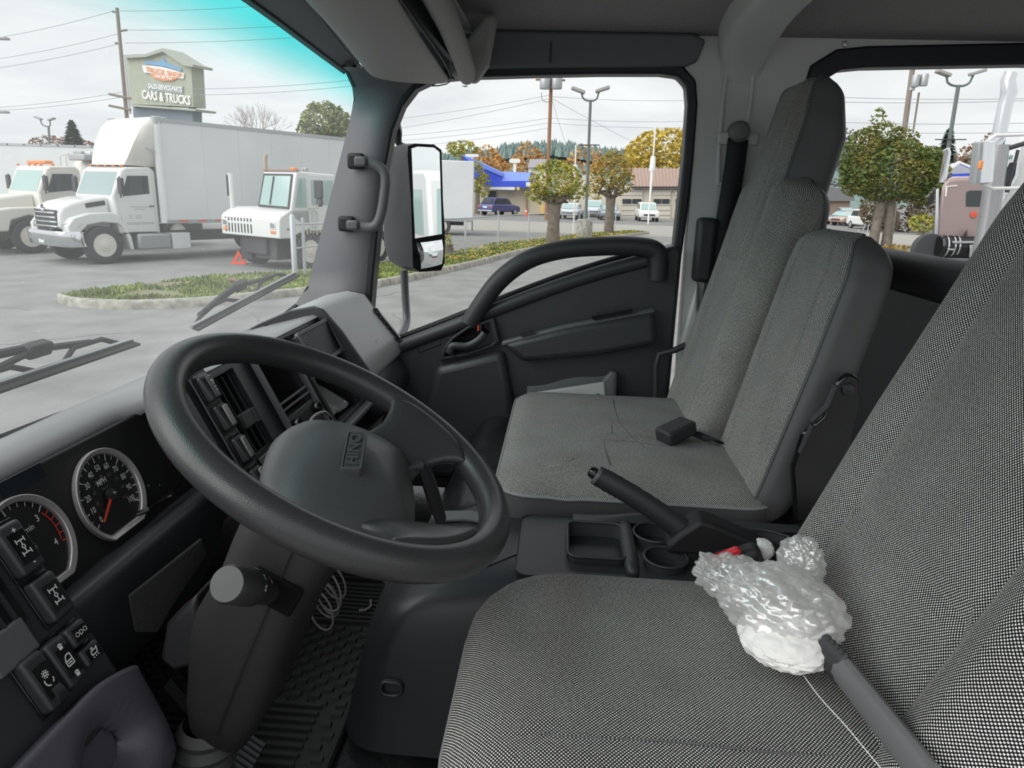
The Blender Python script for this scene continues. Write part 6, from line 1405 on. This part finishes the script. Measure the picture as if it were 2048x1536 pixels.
L_GRN = leafmat('green autumn leaves', [(.045, .085, .025), (.11, .16, .04), (.19, .18, .04), (.36, .22, .05)], 1.0)
L_YEL = leafmat('yellow leaves', [(.35, .28, .05), (.58, .44, .08), (.50, .42, .12)], .6)
L_OLV = leafmat('olive leaves', [(.10, .14, .05), (.22, .25, .10), (.36, .34, .12)], .7)
L_DRK = leafmat('conifer needles', [(.030, .055, .040), (.055, .085, .06)], .5)
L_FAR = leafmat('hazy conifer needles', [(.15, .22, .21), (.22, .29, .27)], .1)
L_ORA = leafmat('orange leaves', [(.40, .20, .07), (.55, .30, .10), (.30, .22, .10)], .3)
BARK = mat('bark', (.19, .16, .13), .95, var=.3, vs=4, bump=('noise', 15, .6, .03))
def leaves(blobs, n, size, seed, flat_=0):
    rg = random.Random(seed); m = M(); tot = sum(b[3]*b[4]*b[5] for b in blobs)
    for (cx_, cy_, cz_, rx, ry, rz_) in blobs:
        for i in range(int(n*rx*ry*rz_/tot)+1):
            while True:
                u = Vector((rg.uniform(-1, 1), rg.uniform(-1, 1), rg.uniform(-1, 1)))
                if u.length <= 1: break
            u = u.normalized()*u.length**.45; c = Vector((cx_+u.x*rx, cy_+u.y*ry, cz_+u.z*rz_)); s_ = size*rg.uniform(.6, 1.4)
            a = Vector((rg.gauss(0, 1), rg.gauss(0, 1), rg.gauss(0, .6))).normalized(); b = a.orthogonal().normalized(); b = (b*cos(rg.uniform(0, 6))+a.cross(b)*sin(rg.uniform(0, 6))).normalized()
            m.add([c-a*s_, c+b*s_*.5, c+a*s_, c-b*s_*.5], [(0, 1, 2, 3)])
    return m
def branches(m, p, d, L, r, depth, rg, spread=.6, up=.1):
    q = p+d*L; m.tube([p, p.lerp(q, .5)+Vector((rg.gauss(0, .03), rg.gauss(0, .03), 0))*L, q], [r, r*.85, r*.7], 5 if depth else 4, cap=False)
    if depth <= 0: return
    for k in range(rg.choice((2, 3))):
        nd = (d+Vector((rg.gauss(0, spread), rg.gauss(0, spread), rg.gauss(0, spread*.6)+up))).normalized(); branches(m, q, nd, L*rg.uniform(.62, .85), r*.62, depth-1, rg, spread, up)
def tree(name, label, loc, h_tr, r_tr, blobs, n, size, mt, seed, knob=True, trunks=((0, 0),), group=None):
    t = thing(name, label, 'tree', loc, 0, group); rg = random.Random(seed)
    for (dx, dy) in trunks:
        obj('trunk', M().tube([Vector((dx, dy, 0)), Vector((dx*.9, dy*.9, h_tr*.5)), Vector((dx*.6, dy*.6, h_tr))], [r_tr*1.25, r_tr, r_tr*1.15], 12), BARK, t, local=True)
    bm_ = M()
    for k in range(7):
        a = 2*pi*k/7; branches(bm_, Vector((0, 0, h_tr*.93)), Vector((cos(a), sin(a), .75)).normalized(), h_tr*.22, r_tr*.5, 2, rg)
    obj('branches', bm_, BARK, t, local=True)
    if n: obj('foliage', leaves(blobs, n, size, seed), mt, t, local=True, smooth=False, kind='stuff')
    return t
g1 = onz(1105, 490, 0); tree('pollarded_tree', 'short pollarded tree with yellow-green leaves near the chain-link fence', tuple(g1), 1.75, .26, [(0, 0, 2.75, .95, 1.15, .85), (0, .75, 2.2, .5, .6, .45), (0, -.9, 2.35, .5, .55, .5), (0, .1, 3.3, .5, .5, .35)], 1500, .095, L_YG, 11)
g2 = onz(1217, 470, 0); tree('pollarded_tree', 'pollarded tree with purple and orange leaves', tuple(g2), 2.1, .24, [(0, 0, 3.5, 1.0, 1.1, 1.0), (0, .9, 3.1, .6, .5, .8), (0, -.5, 3.0, .6, .8, .7), (0, 0, 4.3, .5, .5, .4), (0, .9, 2.3, .4, .5, .35)], 1700, .10, L_PUR, 12)
g3 = onz(1757, 497, 0); tree('street_tree', 'broad twin-trunked street tree in the rear side window', tuple(g3), 2.3, .22, [(0, 0, 3.8, 1.6, 2.4, 1.5), (0, 1.4, 4.3, 1.1, 1.1, 1.5), (0, -1.7, 3.6, 1.0, 1.1, 1.4), (0, 1.0, 6.2, .35, .35, .5), (0, .6, 5.5, .7, .9, .6), (0, -.3, 5.3, .5, .8, .6), (0, 1.6, 3.2, .9, .8, .7)], 10000, .105, L_GRN, 13, trunks=((0, .32), (.1, -.40)))
def bush(name, label, p, blobs, n, size, mt, seed, cat='tree'):
    t = thing(name, label, cat, p); rg = random.Random(seed); h0 = min(b[2] for b in blobs)
    obj('trunk', M().tube([Vector((0, 0, 0)), Vector((0, 0, h0))], [.3, .2], 8), BARK, t, local=True)
    if n: obj('foliage', leaves(blobs, n, size, seed), mt, t, local=True, smooth=False, kind='stuff')
    return t
q = onx(650, 275, 80); bush('broad_tree', 'olive green tree behind the box roof beside the windscreen pillar', (80, q.y, 0), [(0, 0, 8.6, 3, 2.6, 2.5), (0, -2.0, 8.0, 2, 2, 2), (0, 2.0, 7.6, 1.5, 1.2, 1.6), (0, 0, 6, 3, 3.5, 2)], 3800, .26, L_OLV, 21)
bt2 = thing('bare_tree', 'leafless tree above the roof of the white cargo box', 'tree', (80, onx(515, 240, 80).y, 0)); bm_ = M(); rg = random.Random(4)
bm_.tube([Vector((0, 0, 0)), Vector((0, 0, 5.0))], [.25, .18], 8)
for k in range(9): branches(bm_, Vector((0, rg.uniform(-1.4, 1.4), 5.5+rg.uniform(0, .8))), Vector((rg.gauss(0, .3), rg.gauss(0, .5), 1)).normalized(), 1.6, .06, 4, rg, .38, .25)
obj('branches', bm_, mat('pale bark', (.42, .38, .36), .9), bt2, local=True)
def conifer(name, label, p, h, r, n, size, mt, seed, group=None):
    t = thing(name, label, 'tree', p, 0, group); rg = random.Random(seed); m = M()
    obj('trunk', M().tube([Vector((0, 0, 0)), Vector((0, 0, h*.95))], [.25, .04], 6), BARK, t, local=True)
    for i in range(n):
        z = h*(.12+.88*rg.random()**.8); rr_ = r*(1-z/h)**.8*(.55+.45*rg.random())+.05; a = rg.uniform(0, 2*pi); c = Vector((rr_*cos(a), rr_*sin(a), z)); s_ = size*rg.uniform(.6, 1.3)
        d = Vector((cos(a), sin(a), -.35)).normalized(); b = Vector((-sin(a), cos(a), rg.uniform(-.3, .3)))
        m.add([c-d*s_, c+b*s_*.45, c+d*s_, c-b*s_*.45], [(0, 1, 2, 3)])
    obj('foliage', m, mt, t, local=True, smooth=False, kind='stuff'); return t
q = onx(147, 280, 80); conifer('conifer', 'dark conifer behind the long trailer at the left', (80, q.y, 0), 8.4, 2.6, 1500, .35, L_OLV if False else L_DRK, 31)
q = onx(125, 280, 84); bush('reddish_shrub', 'reddish bare-looking shrub left of the dark conifer', (84, q.y, 0), [(0, 1.5, 5.8, 2, 2.5, 1.2), (0, -2, 5.6, 2, 2, 1.1)], 700, .22, leafmat('russet twigs', [(.26, .15, .12), (.36, .24, .19)]), 32)
q = onx(45, 285, 90); bush('low_hedge', 'low dark hedge over the long trailer roof at far left', (90, q.y, 0), [(0, 0, 5.3, 2, 4, .7), (0, -14, 5.2, 2, 3.4, .8)], 700, .3, L_DRK, 33)
q = onx(1330, 300, 95); bush('yellow_tree', 'big yellow autumn tree above the brown garage roof', (95, q.y, 0), [(0, 0, 8.0, 3, 4.2, 2.6), (0, 2.6, 7.0, 3, 2.6, 2.4), (0, -3, 8.2, 3, 2.5, 2.2), (0, -1.0, 5.5, 3, 6, 2)], 4200, .28, L_YEL, 34)
for k, (px, py, x, rx, rz_, lbl) in enumerate(((975, 322, 150, 5, 3.2, 'orange autumn tree left of the oval shop sign'), (1055, 322, 150, 5, 3.6, 'orange autumn tree right of the oval shop sign'), (1170, 330, 140, 7, 3.6, 'brownish autumn tree behind the street lamp'), (985, 335, 160, 6, 2.5, 'second orange tree behind the blue roof ridge'))):
    q = onx(px, py, x); bush('orange_tree', lbl, (x, q.y, 0), [(0, 0, q.z, 3, rx*.55, rz_), (0, rx*.4, q.z-1.2, 3, rx*.4, rz_*.8), (0, -rx*.4, q.z-1, 3, rx*.4, rz_*.8)], 500, .45, L_ORA, 40+k)
q = onx(955, 372, 73); bush('leafy_tree', 'young yellow-green tree at the corner of the blue-roofed building', (73, q.y, 0), [(0, .2, 3.6, .8, 1.0, 1.5), (0, -.6, 2.8, .8, .8, 1.2)], 600, .16, L_YG, 50)
q = onx(925, 305, 110); bush('leafy_tree', 'yellow-green tree top above the white box body', (110, q.y, 0), [(0, 0, q.z+.5, 2, 2.6, 1.2)], 300, .3, L_YG, 51)
q = onx(1895, 300, 84); conifer('conifer', 'dark conifer behind the leaning street lamp', (84, onx(1893, 300, 84).y, 0), 10.2, 2.4, 1500, .36, L_DRK, 61)
for k, (px, hh, x) in enumerate(((1932, 7.5, 90), (1953, 7.6, 98))): conifer('conifer', ('left', 'right')[k]+' of the two dark conifers between the leaning lamp and chrome stack' , (x, onx(px, 300, x).y, 0), hh, 2.6, 900, .4, L_DRK, 62+k, 'conifers beyond the gabled building')
q = onx(1960, 310, 80); bush('russet_tree', 'russet thin-leaved tree above the gabled building', (80, q.y, 0), [(0, 0, q.z-.5, 1.5, 2.4, 1.8), (0, -1, q.z+1.2, 1, 1.0, 1.2)], 700, .2, leafmat('russet leaves', [(.10, .07, .05), (.25, .13, .07), (.18, .14, .09)]), 64)
q = onx(1665, 290, 110); bush('grey_tree', 'grey leafless tree at the left edge of the rear side window', (110, q.y, 0), [(0, 0, q.z, 2, 3.5, 3), (0, -2, q.z-3, 2, 5, 3)], 900, .3, leafmat('grey twigs', [(.14, .13, .13), (.24, .22, .21)]), 65)
q = onx(1800, 400, 62); bush('roadside_thicket', 'dark brown thicket behind the twin-trunked street tree', (62, q.y, 0), [(0, 0, 1.8, 1.5, 3.0, 1.9), (0, 1.8, 2.6, 1.5, 1.5, 2.2), (0, -2.2, 1.6, 1.2, 1.6, 1.3)], 1500, .2, leafmat('brown thicket', [(.06, .06, .04), (.16, .13, .08), (.24, .13, .06)]), 66, 'shrub')
q = onz(1845, 455, 0); bush('yellow_shrub', 'small yellow-green shrub left of the mauve truck', (57, onx(1845, 450, 57).y, 0), [(0, 0, .9, .8, 1.0, .7)], 300, .14, L_YG, 67, 'shrub')
q = onz(1800, 500, 0); bush('orange_ground_shrub', 'low orange and green shrub at the foot of the street tree', (33, onx(1800, 492, 33).y, 0), [(0, 0, .20, .6, 1.0, .28), (0, -1.5, .15, .6, .9, .25)], 500, .09, leafmat('orange shrub', [(.10, .11, .03), (.40, .25, .05), (.45, .16, .06)]), 68, 'shrub')
q = onx(893, 510, 24); bush('small_shrub', 'tiny yellow-green shrub just below the side mirror', (24, q.y, 0), [(0, 0, .45, .25, .22, .35)], 160, .06, L_YG, 69, 'shrub')
# forested hill on the skyline
hl = M(); sky = [(600, 330), (780, 318), (900, 306), (940, 302), (985, 303), (1010, 293), (1045, 288), (1100, 286), (1150, 292), (1200, 300), (1250, 302), (1300, 312), (1420, 322), (1640, 300), (1720, 305), (1900, 310), (2100, 318)]
rows = []
for px, py in sky:
    a = onx(px, py+4, 420); rows.append([Vector((380, a.y*.905, -2)), Vector((400, a.y*.95, a.z*.55)), a, Vector((460, a.y*1.1, a.z)), Vector((520, a.y*1.2, -2))])
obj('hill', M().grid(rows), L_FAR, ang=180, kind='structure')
m = M(); rg = random.Random(9)
for i in range(1500):
    k = rg.uniform(0, len(sky)-1.001); i0 = int(k); f = k-i0; px = sky[i0][0]+(sky[i0+1][0]-sky[i0][0])*f; py = sky[i0][1]+(sky[i0+1][1]-sky[i0][1])*f
    d = rg.random(); p = onx(px, py+4+d*16, 418-d*14); h = rg.uniform(1.5, 4.5); r_ = rg.uniform(.9, 1.9)
    m.lathe([(r_, -1.5), (r_*.7, h*.3), (0, h)], p, (0, 0, 1), 5, cap=False)
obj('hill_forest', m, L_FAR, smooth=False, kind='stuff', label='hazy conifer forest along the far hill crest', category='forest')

# ================================================================== trucks seen through the rear side window
MAUV = mat('mauve truck paint', (.32, .24, .23), .35, coat=.3)
pk_ = thing('sleeper_truck', 'mauve sleeper-cab truck beside the street tree in the rear window', 'truck', tuple(onz(1920, 520, 0)+Vector((1.2, -.5, 0))))
def pxk(name, pts, x, depth, mt, bev=0, parent=None): return obj(name, M().prism([onx(a, b, x) for a, b in pts], (depth, -.5*depth, 0)), mt, parent or pk_, bev=bev)
XK = 24.0
sl = pxk('sleeper', [(1882, 500), (1872, 478), (1884, 372), (1895, 358), (1915, 355), (2080, 352), (2080, 500)], XK, 2.4, MAUV, .10)
pxk('side_window', [(1932, 384), (1940, 381), (1978, 381), (1978, 413), (1932, 413)], XK-.02, .03, VGL, .02, sl)
obj('round_emblem', M().lathe([(.10, 0), (.10, .02), (0, .03)], onx(1947, 429, XK-.02), (-1, 0, 0), 18), REDM, sl); pxk('white_stripe', [(1891, 372), (1915, 370), (1915, 372), (1895, 374), (1893, 393), (1890, 393)], XK-.02, .02, SIGNW, 0, sl)
pxk('grab_rail', [(1868, 480), (1872, 380), (1878, 376), (1876, 480)], XK-.05, .10, CHR, .01)
pxk('mirror', [(1857, 392), (1868, 380), (1868, 400), (1862, 410), (1856, 408)], XK-.1, .2, GLOSS, .02); pxk('roof_cap', [(1893, 360), (1905, 353), (1960, 352), (1960, 362)], XK+.1, 2.2, mat('pale mauve', (.52, .40, .38), .4), .04)
obj('exhaust_stack', M().tube([onx(1885, 365, XK+.3), onx(1895, 305, XK+.3), onx(1892, 298, XK+.3)], .105, 14), CHR, pk_)
obj('fuel_tank', M().lathe([(0, 0), (.30, 0), (.34, .05), (.34, 1.35), (.30, 1.4), (0, 1.4)], onx(1876, 492, XK-.3), (0, -1, 0), 20), GLOSS, pk_)
for px in (1885, 1898, 1907): obj('tank_strap', M().lathe([(.35, 0), (.35, .05)], onx(px, 492, XK-.3), (0, -1, 0), 20, cap=False), CHR, pk_)
for a in ([(1905, 482), (1950, 482), (1950, 487), (1905, 487)], [(1940, 490), (1955, 488), (1960, 515), (1938, 515)], [(1895, 497), (1908, 497), (1908, 501), (1895, 501)]): pxk('chrome_step', a, XK-.7, .05, CHR, .01)
pxk('frame', [(1860, 500), (2080, 500), (2080, 540), (1860, 540)], XK, 1.5, DARK); pxk('valve_stub', [(1926, 470), (1934, 458), (1936, 490), (1924, 490)], XK-.2, .12, DARK, .01)
obj('wheel', M().lathe([(.28, 0), (.50, 0), (.50, .3), (.28, .3)], onx(1862, 500, XK-.1), (1, 0, 0), 26), TYRE, pk_)
nt_ = thing('near_white_truck', 'white truck with a chrome stack and chrome mirror at the right edge', 'truck', (7.2, -4.6, 0))
def nx(px, py, x): return onx(px, py, x)
XN = 6.0
obj('exhaust_stack', M().tube([nx(1968, 500, XN+.2), nx(1994, 290, XN+.2), nx(2010, 212, XN+.2), nx(2018, 185, XN+.2), nx(2016, 160, XN+.2), nx(2022, 145, XN+.2)], [.052, .052, .052, .058, .052, .046], 18), CHR, nt_)
hsx = [nx(1958, 520, XN+.1), nx(1990, 330, XN+.1)]
hg_ = obj('heat_shield', M().tube([nx(1962, 520, XN+.12), nx(1981, 415, XN+.12), nx(1998, 290, XN+.12)], .072, 18), mat('perforated steel', (.42, .42, .43), .35, metal=.8), nt_)
mc = [nx(1969, 282, XN-.3), nx(1961, 368, XN-.3)]
mr_ = obj('mirror_shell', M().tube([mc[0], mc[0].lerp(mc[1], .03), mc[0].lerp(mc[1], .97), mc[1]], [.035, .060, .064, .040], 18, sx=1.25), CHR, nt_)
obj('mirror_lamp', M().box(nx(1961, 330, XN-.37), (.02, .03, .06)), ORG, mr_, bev=.008)
obj('mirror_arm', M().tube([nx(1972, 284, XN-.3), nx(1990, 271, XN-.2), nx(2080, 268, XN)], .013, 8).tube([nx(1964, 368, XN-.3), nx(1985, 377, XN-.2), nx(2060, 376, XN)], .013, 8), SIGNW, nt_)
obj('cab', M().prism([nx(a, b, XN+.35) for a, b in [(1988, 440), (2000, 390), (2020, 330), (2040, 270), (2120, 255), (2160, 440), (2160, 560), (1975, 560)]], (1.9, -1.15, 0)), VW, nt_, bev=.04)
obj('side_window', M().ring([nx(a, b, XN+.3) for a, b in [(2008, 345), (2020, 325), (2034, 325), (2030, 350), (2010, 395)]], [nx(a, b, XN+.3) for a, b in [(2002, 348), (2017, 319), (2040, 319), (2036, 354), (2004, 405)]], (.04, 0, 0)), CHR, nt_); obj('window_glass', M().prism([nx(a, b, XN+.33) for a, b in [(2008, 345), (2020, 325), (2034, 325), (2030, 350), (2010, 395)]], (.02, 0, 0)), VGL, nt_)
obj('grab_rail', M().tube([nx(2036, 300, XN+.1), nx(2015, 385, XN+.1)], .012, 8), DARK, nt_); obj('bracket', M().tube([nx(2012, 298, XN+.1), nx(2045, 288, XN+.1), nx(2080, 280, XN+.2)], .018, 8), DARK, nt_)
# fence stub and posts near the street tree
for k, px in enumerate((1712, 1722, 1732, 1742)):
    p = onz(px, 498-8*k, 0); tag(obj('fence_picket', M().lathe([(.035, 0), (.035, .95), (0, .97)], p, (0, 0, 1), 8), GALV), ('leftmost', 'second', 'third', 'rightmost')[k]+' of the short grey posts left of the twin tree trunks', 'post', 'fence posts beside the street tree')
# side mirror and wipers of this cab -------------------------------------------------
mm_ = thing('side_mirror', 'tall black truck side mirror on tubular arms outside the passenger window', 'mirror', onx(830, 540, 2.25))
XM = 2.27
prof_ = [(779, 302), (784, 292), (800, 286), (850, 286), (876, 291), (884, 305), (887, 400), (890, 470), (889, 525), (880, 541), (840, 546), (800, 545), (790, 530), (783, 420)]
H0 = [onx(a, b, XM) for a, b in prof_]; cen = sum(H0, Vector())/len(H0)
fwd = Vector((-.10, .995, 0)).normalized()
mface = Vector((-.50, -.866, 0)).normalized()
left = [(779, 302), (784, 292), (802, 286), (818, 289), (823, 305), (824, 400), (832, 520), (836, 545), (800, 545), (790, 530), (783, 420)]
pl_p = onx(855, 400, XM); pl_n = Vector((-.55, -.835, .0)).normalized()
def onm(a, b, off=0): return onp(a, b, pl_p+pl_n*off, pl_n)
shell_f = [onm(a, b) for a, b in [(816, 292), (830, 287), (868, 289), (883, 300), (886, 400), (890, 470), (889, 525), (882, 541), (840, 544), (826, 535), (822, 400), (815, 310)]]
back_c = sum(shell_f, Vector())/len(shell_f)
rows = [shell_f, [p-pl_n*.05 for p in shell_f], [back_c+(p-back_c)*.94-pl_n*.11 for p in shell_f], [back_c+(p-back_c)*.70-pl_n*.150 for p in shell_f], [back_c+(p-back_c)*.2-pl_n*.160 for p in shell_f]]
obj('housing', M().grid(rows, cu=True).add(rows[-1], [tuple(range(len(shell_f)))]), mat('mirror housing plastic', (.050, .052, .058), .5), mm_, ang=50)
MIR = mat('mirror glass', (.92, .94, .95), .01, metal=1)
obj('flat_glass', M().prism([onm(a, b, .006) for a, b in [(823, 297), (835, 293), (868, 295), (879, 304), (882, 400), (884, 468), (830, 477), (827, 400)]], -pl_n*.010), MIR, mm_, smooth=False)
w0, w1_, w2, w3 = onm(832, 486, .004), onm(884, 479, .004), onm(884, 528, .004), onm(842, 538, .004); rows = []
for i in range(9):
    r_ = []
    for j in range(9):
        p = w0.lerp(w1_, j/8).lerp(w3.lerp(w2, j/8), i/8); u = i/4-1; v__ = j/4-1; r_.append(p+pl_n*(.012*(1-.5*u*u-.5*v__*v__)))
    rows.append(r_)
obj('wide_angle_glass', M().grid(rows), MIR, mm_, ang=180)
obj('upper_arm', M().tube(spline([onx(840, 300, XM+.05), onx(800, 290, XM+.05), onx(797, 262, XM+.03), onx(790, 235, XM-.05), onx(776, 215, XM-.10), onx(768, 205, 2.05)], 4), .011, 10), GLOSS, mm_)
obj('lower_arm', M().tube(spline([onx(808, 540, XM+.02), onx(811, 600, XM+.02), onx(813, 640, XM), onx(806, 664, XM-.06), onx(792, 684, XM-.14), onx(770, 700, 2.06)], 5), .0125, 10), mat('mirror arm grey', (.13, .135, .15), .35), mm_)
def wiper(label, a, b, x_off, seed):
    # blade laid on the outside of the screen from a (low end) to b (tip)
    A_, B_ = ws(*a)+Vector((0, .02, .006)), ws(*b)+Vector((0, .02, .006)); d = (B_-A_); n = Vector((0, 1, .305)).normalized(); s_ = d.normalized().cross(n)
    t = thing('windscreen_wiper', label, 'wiper', A_)
    obj('rubber_blade', M().prism([A_-n*.004, B_-n*.004, B_+n*.010, A_+n*.010], s_*.004), RUB, t, smooth=False)
    obj('blade_rail', M().prism([A_+n*.010, B_+n*.010, B_+n*.016, A_+n*.016], s_*.008), GRM, t, smooth=False)
    upv = -s_ if s_.z < 0 else s_
    for (u0, u1) in ((.06, .42), (.58, .94)):
        P0, P1 = A_+d*u0, A_+d*u1; obj('bridge', M().tube([P0+n*.02, P0.lerp(P1, .25)+n*.032+upv*.012, P0.lerp(P1, .75)+n*.032+upv*.012, P1+n*.02], .0045, 6), DARK, t)
    mid = A_+d*.5; obj('main_bridge', M().tube([A_+d*.22+n*.033+upv*.012, mid+n*.045+upv*.020, A_+d*.78+n*.033+upv*.012], .0055, 6), DARK, t)
    obj('centre_clip', M().box(mid+n*.045+upv*.020, (.05, .02, .022), Matrix((d.normalized(), n, upv)).transposed()), DARK, t, bev=.004)
    return t, A_, d, n, upv, mid
t, A_, d, n, upv, mid = wiper('black wiper blade at the lower left of the windscreen', (-60, 826), (298, 697), 0, 1)
obj('arm', M().tube([mid+n*.05+upv*.022, A_+d*.12+n*.055+upv*.028, A_+d*(-.2)+n*.05+upv*.02], .007, 8), DARK, t)
t, A_, d, n, upv, mid = wiper('black wiper blade near the windscreen pillar', (412, 668), (612, 556), 0, 2)
obj('arm', M().tube([mid+n*.05+upv*.022, A_+d*.30+n*.040+upv*.016, A_+d*.12+n*.030+upv*.006], .007, 8), DARK, t)
# white cab-over truck that the mirror glass reflects
cv = thing('cabover_truck', 'white cab-over box truck parked behind, seen in the side mirror glass', 'truck', (5.2, -9.5, 0), radians(85))
obj('cab', M().prism(side([(.9, .5), (.95, 1.3), (.75, 2.4), (.6, 2.5), (-.8, 2.5), (-.8, .5)], -1.0), (0, 2.0, 0)), VW, cv, local=True, bev=.06)
lp(cv, 'windscreen', [Vector(p) for p in ((.95, -.88, 1.45), (.95, .88, 1.45), (.79, .84, 2.22), (.79, -.84, 2.22))], (.02, 0, 0), VGT); lb(cv, 'cargo_box', (-4.2, 0, 2.5), (6.4, 2.4, 3.0), BOXW, .02)
for s in (1, -1):
    lp(cv, 'side_window', side([(.62, 1.5), (-.5, 1.5), (-.5, 2.2), (.48, 2.2)], 1.005*s), (0, .01*s, 0), VGT); wheel(cv, 0, .9*s, .42, .25); wheel(cv, -5, .9*s, .42, .4); lb(cv, 'headlight', (.96, .75*s, .85), (.06, .3, .2), CHR, .03)
    lb(cv, 'roof_marker', (.68, .6*s, 2.53), (.1, .1, .06), ORG)
